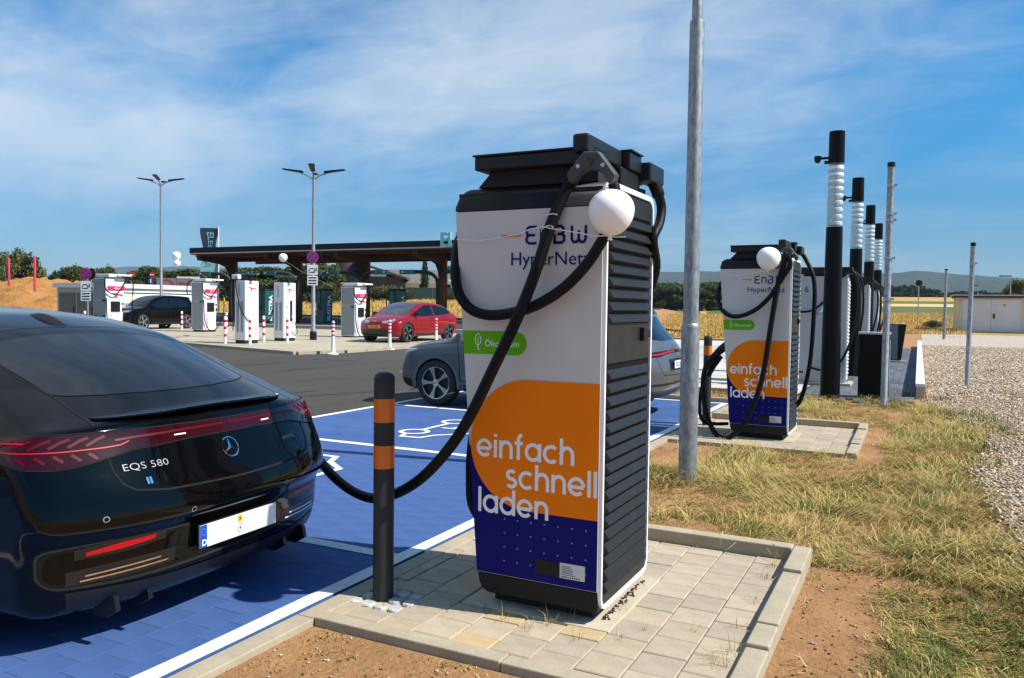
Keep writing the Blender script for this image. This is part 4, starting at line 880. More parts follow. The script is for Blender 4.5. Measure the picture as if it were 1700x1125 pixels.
def tall_charger(loc, label, handset):
    t = thing('tall_charger', label, 'charging station', loc, group='tall slim white chargers')
    MB().box(-.47, 0, 0, .62, .0, .16).build('plinth', DARK, t)
    MB().box(-.49, .02, -.02, .64, .16, 2.30).build('housing', IWH, t, bevel=.015)
    for x in (-.40, -.20): MB().box(x, x + .12, -.028, -.015, .45, 1.55).build('vent_strip', mat('vent_silver', (.30, .31, .32), .5), t, bevel=.005)
    text('IONITY', .13, lambda x, y, z: (-.22 - y, -.024, 1.75 + x), GTXT, 'lettering', t)
    text('IONITY', .17, lambda x, y, z: (.024, .56 - y, .24 + x), PINK if not handset else PINK, 'lettering', t) if not handset else None
    r_ = MB(); runner(r_, .30, 2.02, .30, lambda u, v, l: (.0245, u, v)); r_.build('emblem', PINK, t)
    MB().lathe([(.06, 2.3), (.06, 2.52)], 12, c=(-.2, .3, 0)).build('mast', BLACK, t); MB().box(-.32, -.08, .12, .48, 2.30, 2.46).build('mast_box', BLACK, t, bevel=.02)
    MB().box(-.70, .35, .22, .36, 2.52, 2.57).build('boom', mat('boom_grey', (.12, .12, .13), .5), t, bevel=.01)
    if handset:
        h_ = MB().box(.018, .04, .32, .44, .82, 1.62).build('handset_dock', DARK, t, bevel=.006)
        MB().tube([(.05, .40, 1.0), (.09, .42, .92), (.12, .46, .82)], [.04, .035, .02], 8).build('handset', WPRINT, h_)
        cable(t, Vector(), [(.09, .44, .9), (.10, .60, .55), (.08, .66, .35), (.05, .55, .28), (.04, .40, .42)], .012)
        MB().lathe([(.03, 0), (.03, .01)], 10, c=(.022, .16, 1.36), axis='x').build('button', DARK, t)
    else:
        cable(t, Vector(), [(-.40, -.04, 2.45), (-.35, -.10, 2.1), (-.22, -.10, 1.6), (-.08, -.10, 1.2), (.04, .02, .95), (.06, .08, .85)], .018)
        cable(t, Vector(), [(-.55, .0, 2.5), (-.60, -.02, 1.9), (-.56, -.02, 1.0), (-.58, -.02, .5)], .018)
        MB().box(-.62, -.30, -.05, .12, 2.36, 2.52).build('floodlight', IWH, t, bevel=.03)
    return t
tall_charger(gnd(407, 572), 'tall slim white charger with a black cable hanging across its front', False)
tall_charger(gnd(471, 568), 'tall slim white charger with a black handset dock', True)
def guard_post(px, py, label, kind=0, h=1.0):
    p = gnd(px, py); t = thing('guard_post', label, 'bollard', (p.x, p.y, 0.0), group='red and white guard posts')
    if kind == 0:
        MB().lathe([(.05, 0), (.05, h - .03), (.035, h), (.005, h + .01)], 14).build('post', WHITEP, t, smooth=True)
        for z in (h * .28, h * .54, h * .78): MB().lathe([(.0515, z), (.0515, z + .105)], 14, caps=False).build('red_band', REDREF, t, smooth='all')
    else:
        MB().lathe([(.17, 0), (.17, .02), (.08, .05), (.06, .12), (.05, .5), (.045, h - .04), (.03, h)], 14).build('post', WHITEP, t, smooth=True)
        for k in range(4): MB().lathe([(.052, .55 + k * .115), (.052, .60 + k * .115)], 14, caps=False).build('red_band', REDREF, t, smooth='all')
    return t
gl = 'striped guard post '
for px, py, k, lb in ((374, 572, 0, 'on the corner of the concrete island left of the tall chargers'), (376, 553, 0, 'behind the corner one left of the tall chargers'), (415, 573, 0, 'in front of the tall charger with the hanging cable'), (438, 569, 0, 'between the two tall white chargers'), (477, 570, 0, 'in front of the charger with the black handset dock'),
                      (302, 549, 0, 'before the rear wheel of the black car'), (332, 549, 0, 'in front of the silver louvres right of the black car'), (231, 546, 0, 'before the front door of the black car'), (173, 552, 0, 'in front of the louvres of the charger with black plugs'), (141, 552, 0, 'beside the dark bonnet left of the chargers'),
                      (553, 588, 1, 'with round foot at the kerb corner beneath the lamp post signs'), (647, 580, 1, 'with round foot before the front of the red car'), (724, 571, 1, 'with round foot beside the doors of the red car')):
    guard_post(px, py, gl + lb, k, 1.0 if k else 1.02)
def twin_lamp(px, py, top, label):
    p = gnd(px, py); h = (top[1]); t = thing('street_lamp', label, 'street lamp', (p.x, p.y, 0), group='tall lamps with four heads')
    MB().lathe([(.11, 0), (.11, .5), (.085, .55), (.05, h)], 14).build('pole', GALV, t, smooth=True); MB().lathe([(.14, 0), (.14, .35), (.12, .4)], 12).build('pole_sleeve', BLACK, t)
    for k, a in enumerate((YAW, YAW + math.pi, YAW + R(100), YAW - R(80))):
        d = Vector((math.cos(a), math.sin(a), 0)); n_ = Vector((-d.y, d.x, 0))
        ar = MB().tube([Vector((0, 0, h - .15)), Vector((0, 0, h)) + d * .25 + Vector((0, 0, .03)), Vector((0, 0, h + .10)) + d * .5], .03, 8).build('arm', GALV, t, smooth=True)
        hd = MB(); a0 = Vector((0, 0, h + .10)) + d * .42; b0 = Vector((0, 0, h + .24)) + d * 1.25
        for s_, w_ in ((0, 0),):
            hd.add([a0 + n_ * .09, a0 - n_ * .09, b0 - n_ * .14, b0 + n_ * .14, a0 + n_ * .09 + Vector((0, 0, .10)), a0 - n_ * .09 + Vector((0, 0, .10)), b0 - n_ * .10 + Vector((0, 0, .05)), b0 + n_ * .10 + Vector((0, 0, .05))], [(3, 2, 1, 0), (4, 5, 6, 7), (0, 1, 5, 4), (1, 2, 6, 5), (2, 3, 7, 6), (3, 0, 4, 7)])
        hd.build('lamp_head', BLACK, ar, bevel=.03)
    return t
twin_lamp(268, 547, (0, 7.85), 'tall grey street lamp rising in front of the black car')
l2 = twin_lamp(520, 566, (0, 6.6), 'tall grey street lamp carrying no stopping signs')
SGB = mat('sign_blue', (.015, .04, .32), .35); SGR = mat('sign_red', (.50, .01, .02), .35); SGW = mat('sign_white', (.75, .75, .74), .4)
def nostop(t, z, off=(0.0, -.12, 0.0)):
    f = lambda x, zz, l=0: Vector((math.cos(YAW) * x - math.sin(YAW) * (-.14 - l), math.sin(YAW) * x + math.cos(YAW) * (-.14 - l), z + zz))
    d = MB().add([f(.24 * math.cos(R(a)), .24 * math.sin(R(a))) for a in range(0, 360, 12)], [tuple(range(30))]).build('sign_disc', SGR, t)
    MB().add([f(.195 * math.cos(R(a)), .195 * math.sin(R(a)), .004) for a in range(0, 360, 12)], [tuple(range(30))]).build('blue_field', SGB, d)
    m_ = MB(); ribbon(m_, [(-.14, -.14), (.14, .14)], .045, lambda u, v, l: f(u, v, .008), 0); ribbon(m_, [(-.14, .14), (.14, -.14)], .045, lambda u, v, l: f(u, v, .010), 0); m_.build('red_cross', SGR, d)
    for k, (z0, z1) in enumerate(((-.70, -.30), (-1.12, -.74))):
        q = MB().add([f(-.21, z0), f(.21, z0), f(.21, z1), f(-.21, z1)], [(0, 1, 2, 3)]).build('sign_plate', SGW, t)
        m_ = MB()
        if k == 0:
            for st in ([(-.14, -.60), (-.14, -.52), (-.09, -.45), (.04, -.45), (.09, -.52), (.09, -.60), (-.14, -.60)], [(.09, -.54), (.15, -.54), (.15, -.40)]): ribbon(m_, st, .03, lambda u, v, l: f(u, v, .006), 0)
        else:
            for zz in (-.82, -.93, -1.04): ribbon(m_, [(-.16, zz), (.16, zz)], .045, lambda u, v, l: f(u, v, .006), 0)
        m_.build('sign_print', DARK, q)
    MB().lathe([(.23, 0), (.23, .02)], 24, c=(.12, .10, z), axis='y').build('sign_back', BLACK, t)
nostop(l2, 3.36)
p_ = at(146, 545, 33); t = thing('sign_post', 'no stopping sign with white plates left of the white chargers', 'sign', (p_.x, p_.y, 0))
MB().lathe([(.04, 0), (.04, 2.9)], 10).build('pole', STEEL, t); nostop(t, 2.62)
# ================================================================== TIMBER CANOPY AND TEAL STATIONS
TEAL = mat('teal_coating', (.010, .085, .085), .4, var=.08, vscale=2); TEALL = mat('teal_light', (.22, .55, .56), .4); WOOD = mat('glulam_timber', (.17, .055, .013), .65, spec=.12, var=.25, vscale=3, streak=(1, 1, .15)); WOODD = mat('dark_timber', (.055, .022, .010), .7, spec=.15, var=.2, vscale=3)
DGREY = mat('fascia_dark', (.010, .012, .014), .6, spec=.15)
cz = 4.98
t = thing('timber_canopy', 'long canopy with dark fascia on curved timber posts', 'canopy', (-46.6, 40.6, 0))
MB().box(0, 24.5, 0, 7, cz, cz + .36).build('roof', DGREY, t); MB().box(-.02, 24.52, -.05, -.004, cz - .05, cz + .40).build('fascia', DGREY, t); MB().box(0, 24.5, -.06, -.05, cz - .05, cz + .03).build('fascia_trim', mat('trim_pale', (.35, .40, .40), .5), t)
for k in range(24): MB().box(k + .01, k + .99, .05, 6.9, cz - .10, cz - .05).build('soffit_board', WOOD, t)
for y in (.5, 3.4, 6.3): MB().box(0, 24.5, y, y + .3, cz - (.24 if y < 1 else .42), cz - .10).build('beam', WOODD, t)
for k, x in enumerate((.7, 7.0, 13.0, 19.15, 23.9)):
    g0 = zt(-46.6 + x, 44)
    p = MB().box(x - .17, x + .17, 3.15, 3.65, g0, cz - .42).build('post', WOOD, t); 
    ar = [(3.40, cz - 1.75), (3.15, cz - 1.75), (3.05, cz - 1.25), (2.75, cz - .85), (2.2, cz - .66), (1.2, cz - .56), (.15, cz - .47), (.15, cz - .12), (3.40, cz - .12)]
    MB().prism(ar, lambda y, z: (x - .20, y, z), lambda y, z: (x + .20, y, z)).build('curved_bracket', WOODD, t)
mb = MB(); v_, f_ = text_verts('ELECTRA', 1.15, bold=.035, ext=.06)
p_ = at(734, 417, 47.6)
sg = thing('canopy_lettering', 'pale teal block letters on the canopy roof edge', 'sign', (p_.x, 40.42, cz + .02))
mb.add([(x * .92, -z, y) for x, y, z in v_], f_); mb.build('letters', TEALL, sg)
def teal_charger(px, D, label, ph=53):
    hz = 497.6 + .0129 * px; h = 2.35; p = at(px, hz, D); z = zt(p.x, p.y)
    t = thing('teal_charging_station', label, 'charging station', (p.x, p.y, z), group='teal charging stations under the canopy')
    MB().prism([(-.55, .0), (.05, .0), (.12, 2.1), (-.62, 2.1)], lambda x, z_: (x, -.40, z_), lambda x, z_: (x, .45, z_)).build('cabinet', TEAL, t, bevel=.03)
    MB().box(-.60, .12, -.42, .46, 2.10, 2.22).build('top_beam', DARK, t, bevel=.02); MB().box(-.5, .0, -.35, .4, -.05, .06).build('plinth', DARK, t)
    text('ELECTRA', .40, lambda x, y, z_: (.125 - (2.1 - (.15 + x)) * .033, .22 - y, .15 + x), WPRINT, 'lettering', t, bold=.012, sx=1.02)
    MB().box(-.50, -.05, -.425, -.40, 1.05, 1.7).build('screen_panel', TEAL, t, bevel=.02)
    cable(t, Vector(), [(-.55, -.42, 2.1), (-.70, -.5, 1.6), (-.72, -.5, .9), (-.62, -.48, .5), (-.56, -.45, .8)], .03); cable(t, Vector(), [(-.2, -.44, 2.1), (-.12, -.52, 1.6), (-.1, -.52, 1.0), (-.25, -.5, .9), (-.3, -.46, 1.2)], .03)
    return t
teal_charger(543, 52, 'teal charger between the lamp with signs and the silver louvred charger'); teal_charger(446, 52, 'teal charger between the two tall white chargers'); teal_charger(665, 50, 'teal charger behind the roof of the red car')
def boom(px, D, label):
    p = at(px, 500, D); t = thing('cable_boom', label, 'cable boom', (p.x, p.y, zt(p.x, p.y)), group='black cable booms under the canopy')
    for s in (-1, 1):
        pts = catmull([Vector((s * .05, 0, 0)), Vector((s * .05, 0, 2.4)), Vector((s * .22, 0, 2.95)), Vector((s * .75, -.2, 3.22)), Vector((s * 1.9, -.5, 3.25))], 6)
        a = MB().tube(pts, .10, 8).build('boom_arm', DARK, t, smooth='all'); MB().tube([q + Vector((0, .02, .085)) for q in pts[10:]], .05, 6).build('edge_light', TEAL, a, smooth='all')
        e = pts[-1]; MB().box(e.x - .55, e.x + .55, e.y - .08, e.y + .08, e.z - .14, e.z + .14).build('boom_head', TEAL, a, bevel=.02)
        MB().lathe([(.05, 0), (.05, .02)], 10, c=(e.x + s * .3, e.y - .10, e.z), axis='y').build('boom_light', WPRINT, a)
    return t
boom(727, 48.5, 'black cable boom beside the canopy post behind the red car'); boom(599, 50.5, 'black cable boom above the silver louvred charger'); boom(493, 52, 'black cable boom behind the charger with the handset dock'); boom(383, 54, 'black cable boom behind the tall charger with hanging cable')
# teal flag
p_ = at(363, 500, 62); z_ = zt(p_.x, p_.y); t = thing('banner_flag', 'navy and teal banner flag with vertical letters on a white pole', 'flag', (p_.x, p_.y, z_))
MB().lathe([(.05, 0), (.045, 6.95)], 10).build('flagpole', WHITEP, t)
fw_ = lambda u, v: Vector((-math.cos(YAW) * u + .10 * math.sin(u * 3 + v * 2) * math.sin(YAW), -math.sin(YAW) * u + .10 * math.sin(u * 3 + v * 2), v))
for nm, v0, v1, m_ in (('flag_cloth', 4.6, 6.85, mat('flag_navy', (.020, .045, .075), .7)), ('flag_foot', 3.35, 4.598, mat('flag_teal', (.25, .55, .55), .7))):
    MB().grid([[fw_(u, v) for u in np.linspace(.10, 1.32, 8)] for v in np.linspace(v0, v1, 9)]).build(nm, m_, t, smooth='all')
v_, f_ = text_verts('ELECTRA', .62, bold=.01); dark_ = MB(); dark_.add([fw_(.90 - y, 6.55 - x * 1.05) + Vector((math.sin(YAW), -math.cos(YAW), 0)) * .03 for x, y, z in v_], f_); dark_.build('flag_lettering', TEALL, t)
# balloons far side
balloon(at(293, 424, 40), .21, 'upper of two white balloons above the trees near the tall lamp'); balloon(at(294, 437, 40), .17, 'lower of two white balloons above the trees near the tall lamp', strings=([at(300, 432, 40), at(330, 452, 41), at(352, 466, 42)],)); balloon(at(470, 427, 34), .18, 'white balloon floating above the tall charger with handset', strings=([at(474, 433, 34), at(500, 450, 35), at(552, 476, 37)],)); balloon(at(749, 468, 46), .17, 'small white balloon hanging by the last canopy post')
# grey cabinets left of the white stations
p_ = at(160, 500, 44); t = thing('transformer_cabinet', 'grey transformer cabin with brown louvred doors beside the earth mound', 'cabinet', (p_.x, p_.y, 0))
CAB = mat('cabin_grey', (.34, .33, .32), .7, var=.06, vscale=1)
MB().box(-3.4, 0, 0, 6.6, 0, 2.25).build('wall', CAB, t); MB().box(-3.6, .15, -.15, 6.8, 2.25, 2.50).build('roof_slab', mat('cabin_roof', (.62, .63, .63), .6), t)
MB().box(-.0, .012, .2, 6.5, 1.40, 2.2).build('white_side', WHITEP, t); MB().box(.012, .02, .2, 6.5, 1.95, 2.02).build('dark_line', DARK, t)
for x in (-3.2, -1.65):
    d_ = MB().box(x, x + 1.42, -.03, 0, .1, 1.95).build('door', mat('brown_louvre', (.15, .125, .11), .7), t)
    for k in range(22): MB().box(x + .05, x + 1.37, -.05, -.03, .16 + k * .08, .20 + k * .08).build('door_slat', mat('brown_louvre', (.15, .125, .11), .7), d_)
    MB().box(x + 1.30, x + 1.38, -.08, -.05, .75, 1.15).build('handle', DARK, d_)
# hoardings, signs
p_ = at(297, 498, 78); z_ = zt(p_.x, p_.y) ; t = thing('billboard', 'grey hoarding with a red roundel and red block lettering', 'billboard', (p_.x, p_.y, z_), YAW)
for nm, x0, x1, z1 in (('board', -2.2, -.25, 3.0), ('board', -.20, 2.0, 3.15)): MB().box(x0, x1, 0, .15, .9, z1 - .0).build(nm, mat('hoarding_grey', (.20, .21, .23), .6), t)
MB().box(-.20, 2.0, -.02, 0, 2.98, 3.15).build('board_trim', WHITEP, t)
for x in (-2.0, -.3, 1.8): MB().box(x, x + .1, .15, .25, 0, 2.8).build('post', STEEL, t)
r_ = MB(); ribbon(r_, arc(-1.2, 2.1, .72, 0, 360, 28), .12, lambda u, v, l: (u, -.02, v), 0); ribbon(r_, [(-1.8, 2.0), (-.6, 2.25)], .28, lambda u, v, l: (u, -.03, v), 0); r_.build('roundel', SGR, t)
text('VERDINGE', .42, lambda x, y, z: (-.08 + x * .62, -.03, 1.85 + y * 2.6), SGR, 'lettering', t, bold=.01)
p_ = at(296, 515, 60); t = thing('teal_shelter', 'small teal kiosk below the grey hoarding', 'kiosk', (p_.x, p_.y, zt(p_.x, p_.y)), YAW)
MB().box(-.55, .45, 0, .5, 0, 1.65).build('kiosk_body', DARK, t); MB().box(-.62, .50, -.08, .55, 1.15, 1.72).build('kiosk_fascia', TEAL, t); text('Electra', .28, lambda x, y, z: (-.32 + x, -.09, 1.42 + y), WPRINT, 'lettering', t)
def small_sign(px, py, D, kind, label):
    p = at(px, 500, D); q = at(px, py, D); h = q.z - zt(p.x, p.y); t = thing('road_sign', label, 'sign', (p.x, p.y, zt(p.x, p.y)), YAW)
    MB().lathe([(.04, 0), (.04, h)], 8).build('post', STEEL, t)
    d = MB().lathe([(.25, 0), (.25, .03)], 20, c=(0, -.06, h), axis='y').build('sign_disc', SGR if kind == 0 else SGB, t)
    MB().box(-.16, .16, -.075, -.066, h - .05, h + .05).build('sign_bar', SGW, d) if kind == 0 else MB().box(-.05, .05, -.075, -.066, h - .16, h + .16).build('sign_arrow', SGW, d)
    if kind == 1: MB().box(-.25, .25, -.06, -.03, h - .75, h - .45).build('sign_plate', SGW, t)
small_sign(219, 456, 70, 0, 'round red no entry sign right of the charger with black plugs'); small_sign(253, 456, 72, 0, 'round red no entry sign beside the tall lamp'); small_sign(251, 466, 66, 1, 'blue round mandatory sign beside the tall lamp')
# red poles on the mound
for px, y0, y1, D, lb in ((58, 472, 426, 40, 'pink red marker pole on the earth mound nearer the cabin'), (15, 463, 428, 40, 'pink red marker pole on the earth mound beside the tree')):
    a = at(px, y0 + 12, D); b = at(px, y1, D); t = thing('marker_pole', lb, 'pole', a, group='pink marker poles on the mound'); h = b.z - a.z
    MB().lathe([(.058, 0), (.058, h - .06), (.04, h)], 10).build('pole', mat('pink_red', (.62, .03, .09), .5), t, smooth=True); MB().box(-.12, .0, -.05, .05, h - .25, h - .15).build('bracket', mat('pink_red', (.62, .03, .09), .5), t)
# farm buildings beyond the field
ROOF = mat('grey_tiles', (.14, .13, .12), .85, var=.3, vscale=1.2)
p_ = at(735, 495, 112); z_ = zt(p_.x, p_.y); t = thing('farm_house', 'long low house with grey tiled roof behind the poplar', 'house', (p_.x, p_.y, z_), YAW)
MB().box(-7.5, 8, 0, 7, 0, 2.0).build('wall', WHITEP, t); MB().prism([(-.6, 1.9), (3.5, 4.0), (7.6, 1.9)], lambda y, z: (-8.2, y, z), lambda y, z: (8.6, y, z)).build('roof', ROOF, t)
for k in range(4): MB().box(-6.5 + k * 3.2, -5.3 + k * 3.2, -.03, 0, .9, 1.8).build('window', DARK, t)
p_ = at(630, 495, 110); z_ = zt(p_.x, p_.y); t = thing('barn', 'dark timber barn with sloping roof below the canopy', 'barn', (p_.x, p_.y, z_), YAW)
MB().box(-4, 3.0, 0, 9, 0, 3.0).build('wall', mat('barn_wood', (.06, .05, .045), .8, var=.2, vscale=1), t); MB().prism([(-4.6, 5.2), (3.8, 2.6), (3.8, 2.9), (-4.6, 5.5)], lambda x, z: (x, -.6, z), lambda x, z: (x, 9.6, z)).build('roof', mat('barn_roof', (.05, .045, .045), .7), t)
for k in range(6): MB().box(-3.6 + k * 1.1, -3.5 + k * 1.1, -.06, 0, 0, 3.0).build('wall_batten', mat('barn_wood2', (.03, .025, .022), .8), t)
p_ = at(580, 495, 118); t = thing('silo', 'brown round silo rising behind the barn', 'silo', (p_.x, p_.y, zt(p_.x, p_.y)))
MB().lathe([(2.0, 0), (2.0, 7.0), (1.9, 7.2), (.3, 7.5)], 24).build('tank', mat('silo_brown', (.075, .045, .035), .6, var=.2, vscale=.8), t, smooth=True)
for z in (2, 3.6, 5.2): MB().lathe([(2.03, z), (2.03, z + .12)], 24).build('hoop', DARK, t, smooth=True)
t = thing('field_fence', 'dark green privacy fence at the edge of the stubble field', 'fence', at(735, 494, 100)); t.rotation_euler = (0, 0, YAW)
for k in range(9): MB().box(-5 + k * 1.25, -5 + k * 1.25 + 1.23, 0, .05, -.3, 1.25).build('fence_panel', mat('fence_green', (.02, .05, .04), .7), t)
# ================================================================== CARS
def poly_sdf(poly, res=0.012, pad=0.35, blur=1):
    P = np.array(poly); lo = P.min(0) - pad; hi = P.max(0) + pad; nx, nz = (np.ceil((hi - lo) / res)).astype(int) + 1
    gx = lo[0] + np.arange(nx) * res; gz = lo[1] + np.arange(nz) * res; X, Z = np.meshgrid(gx, gz, indexing='ij')
    d = np.full(X.shape, 1e9); ins = np.zeros(X.shape, bool)
    A = P; B = np.roll(P, -1, 0)
    for a, b in zip(A, B):
        e = b - a; L2 = max(e @ e, 1e-12); t = np.clip(((X - a[0]) * e[0] + (Z - a[1]) * e[1]) / L2, 0, 1)
        d = np.minimum(d, (X - a[0] - t * e[0]) ** 2 + (Z - a[1] - t * e[1]) ** 2)
        c = ((a[1] > Z) != (b[1] > Z)) & (X < (b[0] - a[0]) * (Z - a[1]) / ((b[1] - a[1]) or 1e-12) + a[0]); ins ^= c
    s = np.sqrt(d); s[ins] *= -1
    for _ in range(blur):
        for ax in (0, 1): s = (np.roll(s, 1, ax) + 2 * s + np.roll(s, -1, ax)) / 4
    return lo, res, s
def lookup(S_, x, z):
    lo, res, s = S_; u = np.clip((x - lo[0]) / res, 0, s.shape[0] - 1.001); v = np.clip((z - lo[1]) / res, 0, s.shape[1] - 1.001)
    i = u.astype(int); j = v.astype(int); a = u - i; b = v - j
    return (s[i, j] * (1 - a) * (1 - b) + s[i + 1, j] * a * (1 - b) + s[i, j + 1] * (1 - a) * b + s[i + 1, j + 1] * a * b)
def smax(a, b, k): h = np.maximum(k - np.abs(a - b), 0) / k; return np.maximum(a, b) + h * h * k * .25
def sp(t, s): return s * np.logaddexp(0, np.clip(t / s, -40, 40))
def spline2(pts, n=6): return [(p.x, p.y) for p in catmull([Vector((a, b, 0)) for a, b in pts], n)]
class CarShape:
    def __init__(s, prof, L, hw, belt, tumble, br=.28, bf=.35, crown=.07, arches=(), k=.07, low=.30, shoulder=.035, extra=None, bowp=3.0):
        s.S = poly_sdf(prof); s.L = L; s.hw = hw; s.belt = belt; s.tumble = tumble; s.br = br; s.bf = bf; s.crown = crown; s.arches = arches; s.k = k; s.low = low; s.sh = shoulder; s.extra = extra; s.bp = bowp
    def f(s, P):
        x, y, z = P[..., 0], np.abs(P[..., 1]), P[..., 2]
        yy = (y / .95); bow = yy ** s.bp
        sh = -s.br * bow * np.clip(1 - x / 1.5, 0, 1) + s.bf * bow * np.clip((x - (s.L - 1.7)) / 1.7, 0, 1)
        m = np.clip((z - .75) / .35, 0, 1)
        pr = lookup(s.S, x + sh, z + s.crown * (y / .75) ** 2 * m)
        zb = np.interp(x, *s.belt); w_ = np.interp(x, *s.hw) - sp(z - zb, s.sh) * np.interp(x, *s.tumble) - sp(s.low - z, .06) * .30
        g = smax(pr, (y - w_) * .88, s.k)
        if s.extra: g = s.extra(g, x, y, z)
        for (xw, zw, ra) in s.arches:
            c = np.sqrt((x - xw) ** 2 + (z - zw) ** 2) - ra; g = smax(g, -smax(c, .52 - y, .02), .02)
        return g
    def grad(s, P, e=.006):
        G = np.zeros_like(P)
        for i in range(3):
            d = np.zeros(3); d[i] = e; G[..., i] = (s.f(P + d) - s.f(P - d)) / (2 * e)
        return G
    def net(s, h, name, m):
        xs = np.arange(-.25, s.L + .3, h); ys = np.arange(-1.15, 1.15 + h, h); zs = np.arange(.05, 1.9, h)
        Pg = np.stack(np.meshgrid(xs, ys, zs, indexing='ij'), -1); F_ = s.f(Pg); sg = F_ < 0; n = F_.shape
        c = [sg[a:n[0] - 1 + a, b:n[1] - 1 + b, d:n[2] - 1 + d] for a in (0, 1) for b in (0, 1) for d in (0, 1)]
        cnt = sum(q.astype(int) for q in c); act = (cnt > 0) & (cnt < 8); idx = -np.ones(act.shape, int); ii = np.argwhere(act); idx[act] = np.arange(len(ii))
        acc = np.zeros((len(ii), 3)); num = np.zeros(len(ii))
        co = [(a, b, d) for a in (0, 1) for b in (0, 1) for d in (0, 1)]
        for p in co:
            for ax in range(3):
                if p[ax] == 1: continue
                q = list(p); q[ax] = 1; A = ii + p; B = ii + q; fa = F_[tuple(A.T)]; fb = F_[tuple(B.T)]; mk = (fa < 0) != (fb < 0)
                t = np.where(mk, fa / np.where(mk, fa - fb, 1), 0)[:, None]; pos = A + t * (B - A); acc[mk] += pos[mk]; num[mk] += 1
        V = acc / num[:, None] * h + np.array([xs[0], ys[0], zs[0]])
        for _ in range(4):
            g = s.grad(V); fv = s.f(V); V = V - np.clip(fv / np.maximum((g * g).sum(-1), .1), -h / 3, h / 3)[:, None] * g
        quads = []
        for ax in range(3):
            b, d = [(1, 2), (2, 0), (0, 1)][ax]
            sl = [slice(1, n[k] - 1) for k in range(3)]; sl[ax] = slice(0, n[ax] - 1); s2 = list(sl); s2[ax] = slice(1, n[ax])
            A = sg[tuple(sl)]; B = sg[tuple(s2)]; e = np.argwhere(A != B) + [0 if k == ax else 1 for k in range(3)]
            fl = A[tuple((e - [0 if k == ax else 1 for k in range(3)]).T)]
            def I(ob, od): q = e.copy(); q[:, b] -= ob; q[:, d] -= od; return idx[tuple(q.T)]
            Q = np.stack([I(1, 1), I(0, 1), I(0, 0), I(1, 0)], 1); Q[~fl] = Q[~fl][:, ::-1]; quads.append(Q)
        Fq = np.concatenate(quads); Fq = Fq[(Fq >= 0).all(1)]
        me = np_mesh(name, V, Fq, m, smooth=True)
        N = s.grad(V); N /= np.linalg.norm(N, axis=1)[:, None] + 1e-9
        if len(me.vertices) == len(N): me.normals_split_custom_set_from_vertices([tuple(q) for q in N])
        return me
    def ray(s, O, D, tmax=2.5, n=260):
        O = np.asarray(O, float); D = np.asarray(D, float); t = np.linspace(0, tmax, n); v = s.f(O[:, None, :] + D[:, None, :] * t[None, :, None])
        hit = (v[:, :-1] > 0) & (v[:, 1:] <= 0); i = np.argmax(hit, 1); ok = hit.any(1); r = np.arange(len(O)); a = t[i]; b = t[i + 1]
        for _ in range(14):
            mid = (a + b) / 2; fm = s.f(O + D * mid[:, None]); a = np.where(fm > 0, mid, a); b = np.where(fm > 0, b, mid)
        Pp = O + D * ((a + b) / 2)[:, None]; return Pp, ok
    def rear(s, pts): p = np.array([(-.6, y, z) for y, z in pts]); return s.ray(p, np.tile((1., 0, 0), (len(p), 1)))[0]
    def front(s, pts): p = np.array([(s.L + .6, y, z) for y, z in pts]); return s.ray(p, np.tile((-1., 0, 0), (len(p), 1)))[0]
    def top(s, pts): p = np.array([(x, y, 2.0) for x, y in pts]); return s.ray(p, np.tile((0, 0, -1.), (len(p), 1)))[0]
    def side(s, pts, sg): p = np.array([(x, sg * 1.4, z) for x, z in pts]); return s.ray(p, np.tile((0, -float(sg), 0), (len(p), 1)))[0]
    def wrap(s, pts, xc=.95):      # (angle from straight back, z): rays converge on a vertical axis
        p = np.array([(xc - 2 * math.cos(a), 2 * math.sin(a), z) for a, z in pts]); d = np.array([(math.cos(a), -math.sin(a), 0) for a, z in pts]); return s.ray(p, d)[0]
    def off(s, P, d): g = s.grad(P); g /= np.linalg.norm(g, axis=-1)[..., None] + 1e-9; return P + g * d
def interp_poly(poly, n):
    """resample closed outline"""
    P = np.array(poly + [poly[0]]); l = np.r_[0, np.cumsum(np.hypot(*np.diff(P, axis=0).T))]; t = np.linspace(0, l[-1], n, endpoint=False)
    return np.stack([np.interp(t, l, P[:, 0]), np.interp(t, l, P[:, 1])], 1)
def patch_on(C, fn, left, right, name, m, par, nu=24, nv=10, lift=.003, thick=True):
    """surface patch between two curves (lists of 2D points), projected with fn and lifted off the body"""
    def rs(c, n): c = np.array(c, float); l = np.r_[0, np.cumsum(np.hypot(*np.diff(c, axis=0).T))]; t = np.linspace(0, l[-1], n); return np.stack([np.interp(t, l, c[:, 0]), np.interp(t, l, c[:, 1])], 1)
    A, B = rs(left, nu), rs(right, nu); G = [[tuple(A[i] * (1 - j / nv) + B[i] * (j / nv)) for j in range(nv + 1)] for i in range(nu)]
    flat = [p for r_ in G for p in r_]; P = C.off(fn(flat), lift); P = P.reshape(nu, nv + 1, 3)
    mb = MB(); mb.grid([[tuple(q) for q in r_] for r_ in P])
    o = mb.build(name, m, par, smooth='all'); return o
